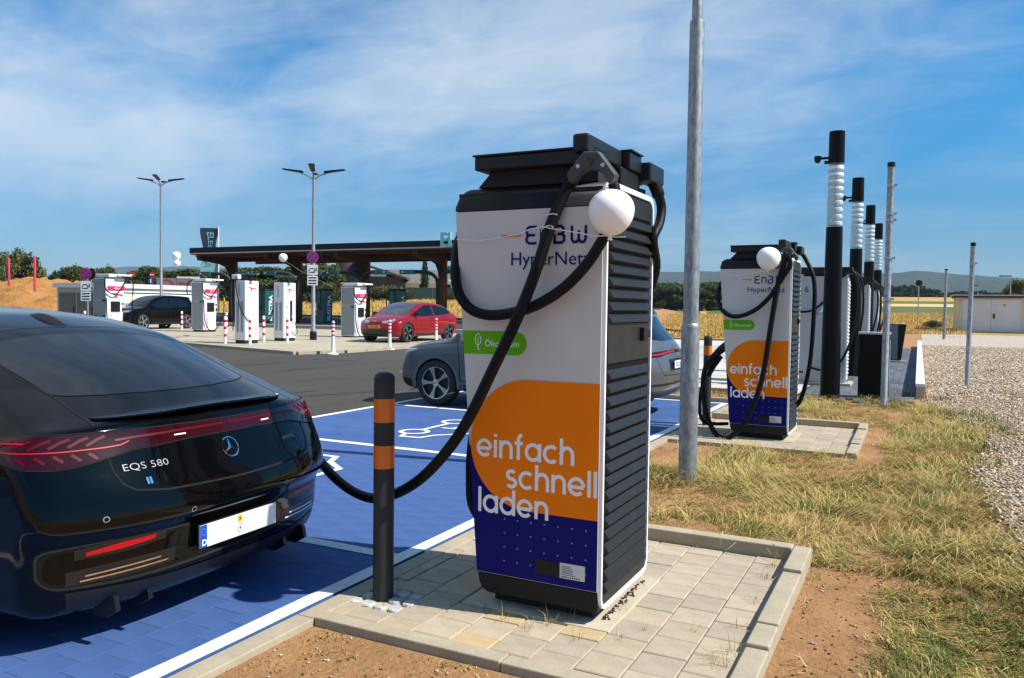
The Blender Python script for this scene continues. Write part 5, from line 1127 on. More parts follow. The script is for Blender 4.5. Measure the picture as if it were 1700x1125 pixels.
def seam_on(C, fn, pts, w_, name, m, par, lift=.0016, n=60, closed=False):
    c = np.array(pts + ([pts[0]] if closed else []), float); l = np.r_[0, np.cumsum(np.hypot(*np.diff(c, axis=0).T))]; t = np.linspace(0, l[-1], n); q = np.stack([np.interp(t, l, c[:, 0]), np.interp(t, l, c[:, 1])], 1)
    P = C.off(fn([tuple(a) for a in q]), lift); g = C.grad(P); g /= np.linalg.norm(g, axis=-1)[:, None] + 1e-9
    T = np.gradient(P, axis=0); T /= np.linalg.norm(T, axis=1)[:, None] + 1e-9; Nn = np.cross(g, T); ww = w_ if np.isscalar(w_) else np.interp(np.linspace(0, 1, n), *w_)[:, None]
    mb = MB(); mb.grid([[tuple(a) for a in P + Nn * ww / 2], [tuple(a) for a in P - Nn * ww / 2]]); return mb.build(name, m, par, smooth='all')
PAINTK = mat('black_car_paint', (.0016, .0017, .002), .07, coat=.10, spec=.22)
GLASSK = mat('dark_car_glass', (.004, .005, .006), .03, spec=.42, coat=.2)
SEAM = mat('panel_gap', (.001, .001, .001), .9)
TRIMK = mat('trim_black', (.006, .006, .006), .35)
LAMPR = mat('tail_lamp_red', (.024, .0006, .0022), .12, coat=.3, spec=.3); LAMPB = mat('tail_lamp_bright', (.42, .006, .008), .35, coat=.2, spec=.2)
def wheel(par, x, y, r, wdt, spokes, side, rimm, accent=None, name='wheel', steer=0):
    t = bpy.data.objects.new(name, None); COL.objects.link(t); t.parent = par; t.location = (x, y, r); t.rotation_euler = (0, 0, steer)
    s = side; o_ = s * wdt / 2
    prof = [(r * .70, -wdt / 2 * s), (r * .93, -wdt / 2 * s), (r * .985, -wdt * .42 * s), (r, -wdt * .3 * s), (r, wdt * .3 * s), (r * .985, wdt * .42 * s), (r * .93, o_), (r * .72, o_ * 1.02), (r * .70, o_ * .9)]
    if s < 0: pass
    MB().lathe(prof, 40, axis='y', caps=False).build('tyre', TYRE, t, smooth=True)
    rim = MB().lathe([(r * .715, o_ * .95), (r * .70, o_ * 1.0), (r * .675, o_ * .96), (r * .665, o_ * .4), (r * .66, -o_ * .6)], 40, axis='y', caps=False).build('rim', rimm, t, smooth=True)
    MB().lathe([(.02, 0), (r * .63, 0), (r * .63, .01)], 30, c=(0, o_ * .25, 0), axis='y').build('brake_disc', mat('brake_dark', (.03, .03, .032), .5, metal=.6), t)
    for k in range(spokes):
        a = 2 * math.pi * k / spokes; ca, sa = math.cos(a), math.sin(a); mb = MB()
        P = lambda rr, tt, d: (rr * ca - tt * sa, d, rr * sa + tt * ca)
        y0, y1 = o_ * .62, o_ * .96
        prof_ = [(r * .10, r * .055), (r * .35, r * .055), (r * .60, r * .11), (r * .675, r * .15)]
        fr_ = [P(rr, -tt, y1 - abs(.015 * (1 - rr / r)) * s) for rr, tt in prof_] + [P(rr, tt, y1 - abs(.015 * (1 - rr / r)) * s) for rr, tt in reversed(prof_)]; bk = [P(rr, -tt * 1.1, y0) for rr, tt in prof_] + [P(rr, tt * 1.1, y0) for rr, tt in reversed(prof_)]
        n = 8; mb.add(fr_ + bk, [tuple(range(n)), tuple(reversed(range(n, 2 * n)))] + [(i, (i + 1) % n, n + (i + 1) % n, n + i) for i in range(n)]); sk = mb.build('spoke', accent or rimm, rim)
    MB().lathe([(r * .16, o_ * .5), (r * .15, o_ * .97), (r * .08, o_ * 1.0), (.002, o_ * 1.0)], 20, axis='y', caps=False).build('hub_cap', rimm, t, smooth=True)
    return t
RIMD = mat('rim_dark', (.02, .02, .022), .25, metal=.6); RIMS = mat('rim_silver', (.55, .56, .57), .22, metal=.95)
# ---------------------------------------------------------------- the black saloon
eqs_prof = spline2([(.42, .135), (.22, .15), (.125, .20), (.08, .29), (.07, .40), (.055, .48), (.015, .53), (.0, .565), (.004, .61), (.03, .68), (.075, .765), (.12, .86), (.145, .915), (.158, .945), (.168, .968), (.20, .988), (.30, 1.018), (.5, 1.090), (.8, 1.198), (1.1, 1.297), (1.343, 1.368), (1.7, 1.432), (2.2, 1.466), (2.7, 1.464), (3.1, 1.42), (3.5, 1.305), (3.85, 1.14), (4.1, 1.02), (4.5, .93), (4.85, .80), (5.02, .66), (5.08, .48), (5.05, .28), (4.88, .14)], 5)
EQS = CarShape(eqs_prof, 5.08, ([0, .5, 1.0, 3.9, 4.7, 5.1], [.905, .945, .957, .957, .925, .87]), ([0, .6, 1.2, 3.2, 4.3, 5.1], [.86, .88, .885, .87, .80, .70]), ([0, .5, 1.2, 3.3, 4.2, 5.1], [.72, .62, .55, .55, .6, .8]),
               br=.30, bf=.45, crown=.065, arches=((.92, .36, .385), (4.08, .36, .385)), k=.085)
# EQS-FRAME
eq = thing('black_saloon', 'glossy black electric saloon parked backwards in the blue bay, charging cable at its flank', 'car', (-2.93, 2.885, 0), math.pi + R(2.48))
obj('body', EQS.net(.023, 'body', PAINTK), eq)
def cpx(C, O, rz, pts):
    """photograph pixels -> points on the car's own surface (local frame)"""
    ca, sa = math.cos(-rz), math.sin(-rz); res = []
    o = np.array([0 - O[0], 0 - O[1], EYE]); o = np.array([o[0] * ca - o[1] * sa, o[0] * sa + o[1] * ca, EYE])
    D = []
    for px, py in pts:
        d = at(px, py, 1) - Vector((0, 0, EYE)); D.append((d.x * ca - d.y * sa, d.x * sa + d.y * ca, d.z))
    return C.ray(np.tile(o, (len(D), 1)), np.array(D), 9.0, 2600)
def mirror(pts): return [(-a, b) for a, b in pts]
wt = [(1.10, .605), (1.15, .55), (1.178, .42), (1.187, .2), (1.187, 0), (1.187, -.2), (1.178, -.42), (1.15, -.55), (1.10, -.605)]
wb_ = [(.592, .592), (.545, .54), (.483, .41), (.430, .2), (.415, 0), (.430, -.2), (.483, -.41), (.545, -.54), (.592, -.592)]
patch_on(EQS, EQS.top, wt, wb_, 'rear_window', GLASSK, eq, 40, 14, .0018)
seam_on(EQS, EQS.top, wt + wb_[::-1], .007, 'window_seal', SEAM, eq, .0022, 160, True)
seam_on(EQS, EQS.top, [(1.10, .68), (1.20, .60), (1.29, .45), (1.295, .2), (1.285, 0), (1.295, -.2), (1.29, -.45), (1.20, -.60), (1.10, -.68)], .006, 'roof_seam', SEAM, eq)
for s in (1, -1):
    seam_on(EQS, EQS.top, [(1.10, .605 * s), (.80, .612 * s), (.589, .598 * s), (.473, .607 * s), (.345, .617 * s), (.262, .632 * s)], .008, 'tailgate_gap', SEAM, eq)
    seam_on(EQS, EQS.rear, [(.628 * s, .945), (.626 * s, .89), (.622 * s, .85), (.625 * s, .80), (.622 * s, .76), (.602 * s, .712), (.56 * s, .684), (.43 * s, .666), (.24 * s, .661), (0, .655)], .009, 'tailgate_gap', SEAM, eq)
    # reflector, bright strips, parking sensors
    patch_on(EQS, EQS.rear, [(.735 * s, .447), (.60 * s, .466), (.462 * s, .470)], [(.735 * s, .430), (.60 * s, .436), (.462 * s, .450)], 'reflector', LAMPB, eq, 14, 3, .004)
    patch_on(EQS, EQS.rear, [(.775 * s, .462), (.60 * s, .482), (.41 * s, .478)], [(.775 * s, .418), (.60 * s, .418), (.41 * s, .438)], 'reflector_recess', TRIMK, eq, 14, 3, .0015)
    seam_on(EQS, EQS.rear, [(.430 * s, .358), (.60 * s, .352), (.735 * s, .345)], .007, 'chrome_strip', CHROME, eq, .006)
    seam_on(EQS, EQS.rear, [(.39 * s, .338), (.60 * s, .331), (.752 * s, .326)], .007, 'chrome_strip', CHROME, eq, .006)
    patch_on(EQS, EQS.rear, [(.80 * s, .312), (.6 * s, .312), (.36 * s, .322)], [(.80 * s, .372), (.6 * s, .382), (.36 * s, .384)], 'vent_recess', TRIMK, eq, 14, 4, .0015)
    for y, z in ((.696, .585), (.315, .556)):
        q = EQS.off(EQS.rear([(y * s, z)]), .0015)[0]; sm_ = MB(); pr_ = EQS.off(EQS.rear([(y * s + .013 * math.cos(R(a)), z + .013 * math.sin(R(a))) for a in range(0, 361, 24)]), .002); pi_ = EQS.off(EQS.rear([(y * s + .009 * math.cos(R(a)), z + .009 * math.sin(R(a))) for a in range(0, 361, 24)]), .002)
        sm_.grid([[tuple(p) for p in pr_], [tuple(p) for p in pi_]]); sm_.build('parking_sensor', STEEL, eq)
    # lamp clusters wrapping round the flank
    AO = [0, .25, .576, .68, .79, .87, .965, 1.06, 1.18, 1.30]; TOPZ = [.925, .926, .929, .930, .931, .932, .932, .931, .922, .900]; BOTZ = [.866, .866, .850, .828, .806, .800, .810, .828, .852, .884]
    patch_on(EQS, EQS.wrap, [(a * s, z) for a, z in zip(AO, TOPZ)], [(a * s, z) for a, z in zip(AO, BOTZ)], 'tail_lamp', LAMPR, eq, 60, 8, .004)
    lamp = eq.children[-1]
    seam_on(EQS, EQS.wrap, [(a * s, z) for a, z in ((.02, .902), (.3, .903), (.576, .898), (.66, .893))], .010, 'light_bar', mat('lamp_mid', (.085, .0015, .004), .35, spec=.15), lamp, .0065)
    seam_on(EQS, EQS.wrap, [(a * s, z) for a, z in ((.60, .885), (.635, .872), (.70, .868), (.85, .866), (1.0, .871), (1.12, .880))], .0055, 'light_strip', LAMPB, lamp, .0068)
    seam_on(EQS, EQS.wrap, [(a * s, z) for a, z in ((.98, .907), (1.12, .906))], .006, 'light_strip', LAMPB, lamp, .0068)
    hm = mat('lamp_helix', (.075, .0015, .007), .4, spec=.12)
    for k in range(6):
        a0 = .70 + k * .065; seam_on(EQS, EQS.wrap, [(a0 * s, .915), ((a0 + .03) * s, .905), ((a0 + .07) * s, .882)], .013, 'light_rib', hm, lamp, .006, 16)
    for k in range(5):
        a0 = .76 + k * .06; seam_on(EQS, EQS.wrap, [(a0 * s, .852), ((a0 - .02) * s, .838), ((a0 - .035) * s, .826)], .014, 'light_rib', hm, lamp, .006, 12)
    seam_on(EQS, EQS.wrap, [(a * s, z) for a, z in ((.30, .884), (.37, .884))], .006, 'fog_lamp', WPRINT, lamp, .0068, 12)
    seam_on(EQS, EQS.wrap, [(a * s, z + .0035) for a, z in zip(AO, TOPZ)], .005, 'lamp_edge', SEAM, lamp, .003)
    seam_on(EQS, EQS.wrap, [(a * s, z - .003) for a, z in zip(AO, BOTZ)], .005, 'lamp_edge', SEAM, lamp, .003)
    # side glass and bumper joint
    patch_on(EQS, lambda p: EQS.side(p, s), [(1.25, 1.0), (1.6, .955), (2.4, .93), (3.2, .92), (3.75, .93)], [(1.25, 1.06), (1.6, 1.20), (2.2, 1.305), (2.8, 1.30), (3.75, .98)], 'side_window', GLASSK, eq, 40, 8, .002)
    seam_on(EQS, lambda p: EQS.side(p, s), [(1.25, 1.0), (1.6, .955), (2.4, .93), (3.2, .92), (3.75, .93), (2.8, 1.30), (2.2, 1.305), (1.6, 1.20), (1.25, 1.06)], .012, 'window_trim', CHROME, eq, .003, 100, True)
    seam_on(EQS, lambda p: EQS.side(p, s), [(2.42, .94), (2.42, .35)], .006, 'door_gap', SEAM, eq); seam_on(EQS, lambda p: EQS.side(p, s), [(1.50, .96), (1.45, .7), (1.35, .5)], .006, 'door_gap', SEAM, eq)
    seam_on(EQS, lambda p: EQS.side(p, s), [(.42, .80), (.45, .72), (.52, .66)], .005, 'bumper_gap', SEAM, eq, n=24)
    wheel(eq, .92, .84 * s, .355, .25, 5, s, RIMS); wheel(eq, 4.08, .84 * s, .355, .25, 5, s, RIMS)
# spoiler lip
sl_ = []
for y in np.linspace(-.60, .60, 41):
    b0 = EQS.top([(.24 + .10 * abs(y / .6) ** 3, y)])[0]; e_ = max(0, 1 - abs(y / .6) ** 4)
    sl_.append([(b0[0] + .05, y, b0[2] + .018 * .0 + .0015), (b0[0] - .03, y, b0[2] + .010 * e_ + .001), (b0[0] - .072 * e_ - .03, y, b0[2] + .012 * e_ - .002), (b0[0] - .076 * e_ - .03, y, b0[2] + .004 * e_ - .004), (b0[0] - .02, y, b0[2] - .03)])
MB().grid(sl_).build('spoiler', PAINTK, eq, smooth=True)
# lettering and star
def on_rear(x0, z0): return lambda x, y, z: tuple(EQS.off(EQS.rear([(x0 - x, z0 + y)]), .002 + z)[0])
def surf_text(C, s, size, fn2, lift, m, name, par, bold=0, sx=1.0):
    v, f = text_verts(s, size, bold=bold); P = C.off(C.rear([fn2(x * sx, y) for x, y, z in v]), lift); return MB().add([tuple(p) for p in P], f).build(name, m, par)
BADGE = mat('badge_silver', (.34, .35, .36), .35, spec=.3)
surf_text(EQS, 'EQS 580', .041, lambda x, y: (.590 - x, .764 + y), .004, BADGE, 'lettering', eq, bold=-.0006, sx=1.42)
surf_text(EQS, '4MATIC', .026, lambda x, y: (-.372 - x, .765 + y), .004, BADGE, 'lettering', eq, sx=1.35)
for y in (.508, .494): patch_on(EQS, EQS.rear, [(y, .728), (y, .700)], [(y - .009, .728), (y - .009, .700)], 'badge_bar', CHROME, eq, 4, 2, .004)
P0 = EQS.rear([(0.018, .790)]); n0 = EQS.grad(P0)[0]; n0 = Vector(n0).normalized(); tv = Vector((0, -1, 0)).cross(n0).normalized(); tv = tv if tv.z > 0 else -tv; P0 = Vector(P0[0])
m_ = MB(); star(m_, (0, 0), .053, lambda u, v, l: P0 + Vector((0, -1, 0)) * u + tv * v + n0 * (l * .55 + .003), .065); m_.build('star_emblem', CHROME, eq)
# number plate
pt = MB().box(.040, .050, -.264, .264, .343, .463).build('plate_holder', TRIMK, eq, bevel=.003)
MB().box(.0372, .0402, -.258, .258, .350, .457).build('number_plate', mat('plate_white', (.84, .85, .86), .4), pt)
pb = MB().box(.0362, .0373, .214, .2575, .3505, .4565).build('plate_blue_field', mat('plate_blue', (.005, .06, .42), .4), pt)
text('D', .042, lambda x, y, z: (.0355, .248 - x, .360 + y), WPRINT, 'lettering', pt, bold=.0006)
sm_ = MB().box(-.0004, .0004, -.0014, .0014, -.0014, .0014).mesh('plate_star', mat('plate_star', (.35, .42, .30), .5))
for k in range(12): o = obj('plate_star', sm_, pt); o.location = (.0355, .2357 + .013 * math.cos(R(30 * k)), .425 + .015 * math.sin(R(30 * k)))
for z, r_, m1, m2 in ((.434, .0195, mat('sticker_amber', (.75, .40, .01), .4), mat('sticker_brown', (.12, .05, .01), .5)), (.388, .023, mat('sticker_grey', (.32, .33, .32), .4), mat('sticker_dark', (.06, .05, .05), .5))):
    d_ = MB().add([(.0366, r_ * math.cos(R(a)), z + r_ * math.sin(R(a))) for a in range(0, 360, 15)], [tuple(range(24))]).build('plate_sticker', m1, pt)
    if r_ > .02: MB().add([(.0363, r_ * .72 * math.cos(R(a)), z + r_ * .72 * math.sin(R(a))) for a in range(0, 360, 15)], [tuple(range(24))]).build('sticker_ring', WPRINT, pt)
    MB().add([(.0360, r_ * .32 * math.cos(R(a)) * .9, z + r_ * .42 * math.sin(R(a))) for a in range(0, 360, 40)], [tuple(range(9))]).build('sticker_mark', m2, pt)
# roof aerial, diffuser
fin = MB(); fin.grid([[(1.48 + .02 * k - (k * 0), y, EQS.top([(1.30 + u * .30, 0)])[0][2] - .004 + .034 * math.sin(math.pi * min(1, u * 1.0)) ** .7 * (1 - (y / .036) ** 2)) if False else (1.30 + u * .30, y * (1 - .5 * u), EQS.top([(1.30 + u * .30, y * .8)])[0][2] + .032 * math.sin(math.pi * u) ** .8 * (1 - (y / .0361) ** 2) - .002) for y in np.linspace(-.036, .036, 9)] for k, u in enumerate(np.linspace(0, 1, 14))]); fin.build('roof_aerial', TRIMK, eq, smooth='all')
patch_on(EQS, EQS.rear, [(-.78, .20), (-.4, .168), (.4, .168), (.78, .20)], [(-.80, .285), (-.4, .265), (.4, .265), (.80, .285)], 'diffuser', TRIMK, eq, 40, 4, .004)
for y in (-.62, -.45, .45, .62): MB().prism([(.135, .165), (.15, .23), (.42, .20), (.42, .13), (.20, .128)], lambda x, z: (x, y - .012, z), lambda x, z: (x, y + .012, z)).build('diffuser_fin', TRIMK, eq)
# ---------------------------------------------------------------- other cars
def paint(name, col, flake=.4): return mat(name, col, .28, metal=flake, coat=.55, spec=.3)
def front_wrap(C, xc): return lambda pts: C.ray(np.array([(xc + 2.4 * math.cos(a), 2.4 * math.sin(a), z) for a, z in pts]), np.array([(-math.cos(a), -math.sin(a), 0) for a, z in pts]))[0]
def rear_wrap(C, xc): return lambda pts: C.wrap(pts, xc)
def make_car(C, t, pm, res, D):
    obj('body', C.net(res, 'body', pm), t)
    sd = lambda s: (lambda p: C.side(p, s))
    for s in (1, -1):
        for lo_, up_ in D['glass']: patch_on(C, sd(s), lo_, up_, 'side_window', GLASSK, t, 26, 6, .003)
        for a in D['sill']: patch_on(C, sd(s), a[0], a[1], 'sill', TRIMK, t, 24, 3, .004)
        for g in D['gaps']: seam_on(C, sd(s), g, .012, 'door_gap', SEAM, t)
        for x, z in D['handles']:
            p = C.off(C.side([(x, z)], s), .012)[0]; MB().box(p[0] - .10, p[0] + .10, p[1] - .012, p[1] + .012, p[2] - .015, p[2] + .015).build('door_handle', pm, t, bevel=.006)
        x, z = D['mirror']; p = C.side([(x, z)], s)[0]
        MB().prism([(-.10, -.06), (.10, -.05), (.07, .08), (-.10, .09)], lambda u, v: (p[0] + u * .6, p[1] - .03 * s, p[2] + v), lambda u, v: (p[0] + u * .5 - .02, p[1] + .20 * s, p[2] + v)).build('mirror', D.get('mirror_mat', pm), t, bevel=.02)
        fwp = front_wrap(C, C.L - 1.0); rwp = rear_wrap(C, 1.0)
        h = patch_on(C, fwp, [(a * s, z) for a, z in D['head'][0]], [(a * s, z) for a, z in D['head'][1]], 'headlamp', mat('headlamp_glass', (.30, .33, .36), .08, metal=.6, coat=1), t, 18, 4, .006)
        seam_on(C, fwp, [((a * .9 + b * .1) * s, z * .75 + zz * .25) for (a, z), (b, zz) in zip(D['head'][0], D['head'][1])], .012, 'light_strip', WPRINT, h, .010, 24)
        patch_on(C, rwp, [(a * s, z) for a, z in D['tail'][0]], [(a * s, z) for a, z in D['tail'][1]], 'tail_lamp', LAMPR, t, 24, 4, .006)
        tl_ = t.children[-1]; seam_on(C, rwp, [(a * s, (z * .45 + z2 * .55)) for (a, z), (b, z2) in zip(*D['tail'])], .022, 'light_bar', LAMPB, tl_, .010)
        for (xw, zw, ra) in C.arches:
            pts = [(xw + (ra + .028) * math.cos(R(a)), zw + (ra + .028) * math.sin(R(a))) for a in range(-18, 199, 6)]
            if D.get('arch_mat'): seam_on(C, sd(s), pts, .062, 'arch_trim', D['arch_mat'], t, .010, 60)
            wheel(t, xw, s * (D['track']), zw, .22, D['spokes'], s, D['rim'], D.get('accent'))
    ws = D['screen']; patch_on(C, C.top, ws[0], ws[1], 'windscreen', D.get('screen_mat', GLASSK), t, 24, 8, .003)
    rw = D['rearwin']; patch_on(C, C.rear, rw[0], rw[1], 'rear_window', GLASSK, t, 24, 8, .003)
    for nm, A, B, m_ in D['front']: patch_on(C, C.front, A, B, nm, m_, t, 30, 5, .005)
    for nm, A, B, m_ in D['rear']: patch_on(C, C.rear, A, B, nm, m_, t, 30, 5, .005)
    return t
def car_plate(t, x, z, m_, ahead, txt, tilt=0):
    s = 1 if ahead else -1
    p = MB().box(x, x + .018 * s, -.26, .26, z - .055, z + .055).build('number_plate', m_, t, bevel=.003)
    text(txt, .095, lambda u, v, w_: (x + (.0205) * s, (-.20 + u) * (1 if ahead else -1), z - .033 + v), DARK, 'lettering', p)
suv_prof = spline2([(.40, .25), (.16, .31), (.07, .42), (.04, .55), (.02, .70), (.045, .84), (.085, .94), (.13, 1.03), (.22, 1.15), (.40, 1.35), (.50, 1.50), (.52, 1.575), (.62, 1.605), (1.2, 1.635), (2.0, 1.645), (2.55, 1.60), (2.95, 1.47), (3.35, 1.25), (3.62, 1.10), (3.95, 1.045), (4.28, .975), (4.47, .86), (4.55, .70), (4.575, .5), (4.52, .33), (4.35, .25)], 5)
SUV = CarShape(suv_prof, 4.58, ([0, .4, .9, 3.7, 4.2, 4.6], [.88, .92, .93, .93, .90, .82]), ([0, 1, 3.3, 4.6], [1.0, .985, .96, .86]), ([0, .5, 1.2, 3.3, 4.6], [.42, .42, .36, .38, .6]), br=.22, bf=.32, crown=.05, arches=((.92, .365, .395), (3.68, .365, .395)), k=.07, low=.40)
D_SUV = dict(glass=[([(.75, 1.13), (1.2, 1.07), (2.0, 1.05)], [(.86, 1.36), (1.2, 1.46), (2.0, 1.50)]), ([(2.06, 1.05), (2.8, 1.035), (3.40, 1.05)], [(2.06, 1.50), (2.45, 1.47), (3.20, 1.16)])],
             sill=[([(1.42, .36), (2.3, .35), (3.18, .36)], [(1.42, .26), (2.3, .26), (3.18, .26)])], gaps=[[(2.03, 1.05), (2.02, .7), (2.0, .40)], [(3.28, 1.02), (3.24, .7), (3.22, .42)], [(1.02, 1.06), (1.10, .85), (1.32, .66)], [(3.22, .42), (1.45, .40)]],
             handles=[(2.20, .93), (1.30, .95)], mirror=(3.20, 1.09), head=([(.30, .86), (.50, .885), (.72, .90), (.86, .91)], [(.30, .80), (.50, .80), (.72, .82), (.86, .87)]), tail=([(0, .985), (.35, .985), (.62, .975), (.85, .965)], [(0, .945), (.35, .94), (.62, .90), (.85, .90)]),
             track=.815, spokes=5, rim=RIMD, accent=None, screen=([(2.74, .62), (2.68, .3), (2.66, 0), (2.68, -.3), (2.74, -.62)], [(3.44, .66), (3.52, .35), (3.55, 0), (3.52, -.35), (3.44, -.66)]), rearwin=([(-.58, 1.44), (-.3, 1.47), (.3, 1.47), (.58, 1.44)], [(-.70, 1.16), (-.3, 1.12), (.3, 1.12), (.70, 1.16)]),
             front=[('grille', [(-.52, .80), (0, .82), (.52, .80)], [(-.50, .48), (0, .46), (.50, .48)], TRIMK), ('air_intake', [(-.78, .44), (0, .40), (.78, .44)], [(-.70, .32), (0, .30), (.70, .32)], TRIMK)],
             rear=[('lower_valance', [(-.80, .42), (0, .40), (.80, .42)], [(-.76, .31), (0, .30), (.76, .31)], TRIMK), ('bumper_line', [(-.84, .52), (0, .52), (.84, .52)], [(-.84, .49), (0, .49), (.84, .49)], TRIMK)])
GREY = paint('grey_car_paint', (.105, .118, .132), .3)
CLAD = mat('grey_cladding', (.10, .112, .125), .45)
ga = dict(D_SUV); ga.update(rim=RIMS, accent=mat('two_tone_spoke', (.45, .46, .47), .25, metal=.9), arch_mat=CLAD)
SC = .94
g1 = thing('grey_suv', 'grey electric sport utility car parked in the bay behind the large charging station', 'car', (-2.95, 10.95, 0), math.pi); g1.scale = (SC,) * 3
make_car(SUV, g1, GREY, .028, ga)
car_plate(g1, .012, .78, mat('plate_pale', (.72, .74, .76), .4), False, 'RZ Q 4E'); rg = MB()
for k in range(4): ribbon(rg, arc(-.09 + .06 * k, .90, .038, 0, 360, 20), .008, lambda u, v, l: (.012 - .002 * k, u, v + .005), 0)
rg.build('ring_emblem', CHROME, g1)
patch_on(SUV, SUV.rear, [(-.36, .86), (.36, .86)], [(-.36, .70), (.36, .70)], 'plate_recess', TRIMK, g1, 12, 3, .003)
seam_on(SUV, SUV.rear, [(-.70, .93), (-.66, .75), (-.56, .64), (0, .62), (.56, .64), (.66, .75), (.70, .93)], .010, 'tailgate_gap', SEAM, g1)
MB().box(.44, .62, -.46, .46, 1.575, 1.602).build('roof_spoiler', TRIMK, g1, bevel=.01)
for s in (1, -1):
    hl = patch_on(SUV, lambda p: SUV.side(p, s), [(4.02, .905), (4.22, .895), (4.40, .865)], [(4.02, .885), (4.22, .835), (4.40, .80)], 'headlamp_wing', mat('headlamp_glass', (.30, .33, .36), .08), g1, 14, 3, .006)
    seam_on(SUV, lambda p: SUV.side(p, s), [(4.05, .893), (4.22, .878), (4.38, .845)], .016, 'light_strip', WPRINT, hl, .010, 20)
    patch_on(SUV, lambda p: SUV.side(p, s), [(4.14, .40), (4.28, .42), (4.40, .42)], [(4.14, .29), (4.28, .29), (4.40, .31)], 'bumper_valance', TRIMK, g1, 10, 3, .006)
    seam_on(SUV, lambda p: SUV.side(p, s), [(3.30, 1.02), (3.7, .985), (4.05, .93)], .010, 'bonnet_gap', SEAM, g1)
    seam_on(SUV, lambda p: SUV.side(p, s), [(4.12, .86), (4.16, .70), (4.10, .55)], .008, 'bumper_gap', SEAM, g1)
MB().tube([(.60, 0, 1.60), (.52, 0, 1.68)], .018, 8).build('roof_aerial', TRIMK, g1)
bp_ = Vector((-36.6, 29.6, .03))
bs = thing('black_suv', 'black sport utility car parked behind the tall lamp on the concrete island', 'car', bp_ + Vector((0, 2.2, 0)), -math.pi / 2); bs.scale = (1.0, 1.0, 1.12)
bd = dict(D_SUV); bd.update(rim=RIMS)
make_car(SUV, bs, PAINTK, .045, bd)
pq = at(139, 520, 46); dup(bs, (pq.x - .9, pq.y + 4.6, .03), -math.pi / 2, label='dark car mostly hidden behind the white charger with black plugs')
ev_prof = spline2([(.36, .24), (.12, .33), (.05, .45), (.03, .60), (.06, .76), (.085, .90), (.07, 1.0), (.13, 1.065), (.36, 1.15), (.75, 1.335), (1.1, 1.455), (1.6, 1.53), (2.2, 1.55), (2.65, 1.505), (3.05, 1.365), (3.45, 1.16), (3.72, 1.035), (4.05, .975), (4.38, .875), (4.56, .75), (4.63, .58), (4.62, .40), (4.52, .27), (4.3, .22)], 5)
EV = CarShape(ev_prof, 4.64, ([0, .4, .9, 3.7, 4.2, 4.7], [.87, .925, .935, .935, .905, .82]), ([0, 1, 3.3, 4.6], [.96, .96, .93, .82]), ([0, .5, 1.2, 3.3, 4.6], [.55, .50, .42, .42, .6]), br=.24, bf=.46, crown=.055, arches=((.88, .365, .40), (3.76, .365, .40)), k=.075, low=.40)
RED = paint('red_car_paint', (.25, .002, .007), .15)
D_EV = dict(D_SUV); D_EV.update(glass=[([(.62, 1.16), (1.0, 1.06), (1.95, 1.01)], [(.70, 1.20), (1.15, 1.35), (1.95, 1.435)]), ([(2.02, 1.01), (2.8, .99), (3.52, 1.01)], [(2.02, 1.435), (2.5, 1.42), (3.25, 1.15)])],
    mirror=(3.28, 1.06), mirror_mat=TRIMK, head=([(.32, .80), (.52, .83), (.70, .86), (.84, .90)], [(.32, .73), (.52, .72), (.70, .75), (.84, .84)]), tail=([(0, .99), (.35, .99), (.62, .97), (.95, .93)], [(0, .965), (.35, .96), (.62, .92), (.95, .86)]),
    rim=RIMD, accent=mat('ev_spoke', (.35, .36, .37), .3, metal=.9), screen=([(2.72, .60), (2.66, .3), (2.63, 0), (2.66, -.3), (2.72, -.60)], [(3.52, .66), (3.62, .35), (3.66, 0), (3.62, -.35), (3.52, -.66)]), screen_mat=mat('windscreen_glass', (.03, .045, .05), .04, spec=.8, coat=1),
    rearwin=([(-.5, 1.36), (0, 1.40), (.5, 1.36)], [(-.62, 1.16), (0, 1.14), (.62, 1.16)]), sill=[([(1.35, .37), (2.3, .34), (3.26, .37)], [(1.35, .25), (2.3, .25), (3.26, .25)])],
    front=[('grille', [(-.52, .755), (0, .765), (.52, .755)], [(-.50, .725), (0, .725), (.50, .725)], TRIMK), ('air_intake', [(-.70, .47), (-.3, .50), (.3, .50), (.70, .47)], [(-.62, .30), (-.3, .285), (.3, .285), (.62, .30)], TRIMK), ], rear=[('lower_valance', [(-.80, .46), (0, .46), (.80, .46)], [(-.76, .31), (0, .30), (.76, .31)], TRIMK)])
ev = thing('red_car', 'glossy red electric crossover with orange number plate facing the kerb corner', 'car', (-18.55, 25.9 + 3.72, .03), -math.pi / 2); ev.scale = (1.04,) * 3
make_car(EV, ev, RED, .032, D_EV)
car_plate(ev, 4.63, .60, mat('plate_orange', (.70, .30, .008), .4), True, 'K-417-HB'); text('KIA', .075, lambda x, y, z: (4.60 - .0, -.085 + x, .80 + y), WPRINT, 'lettering', ev, sx=1.4)
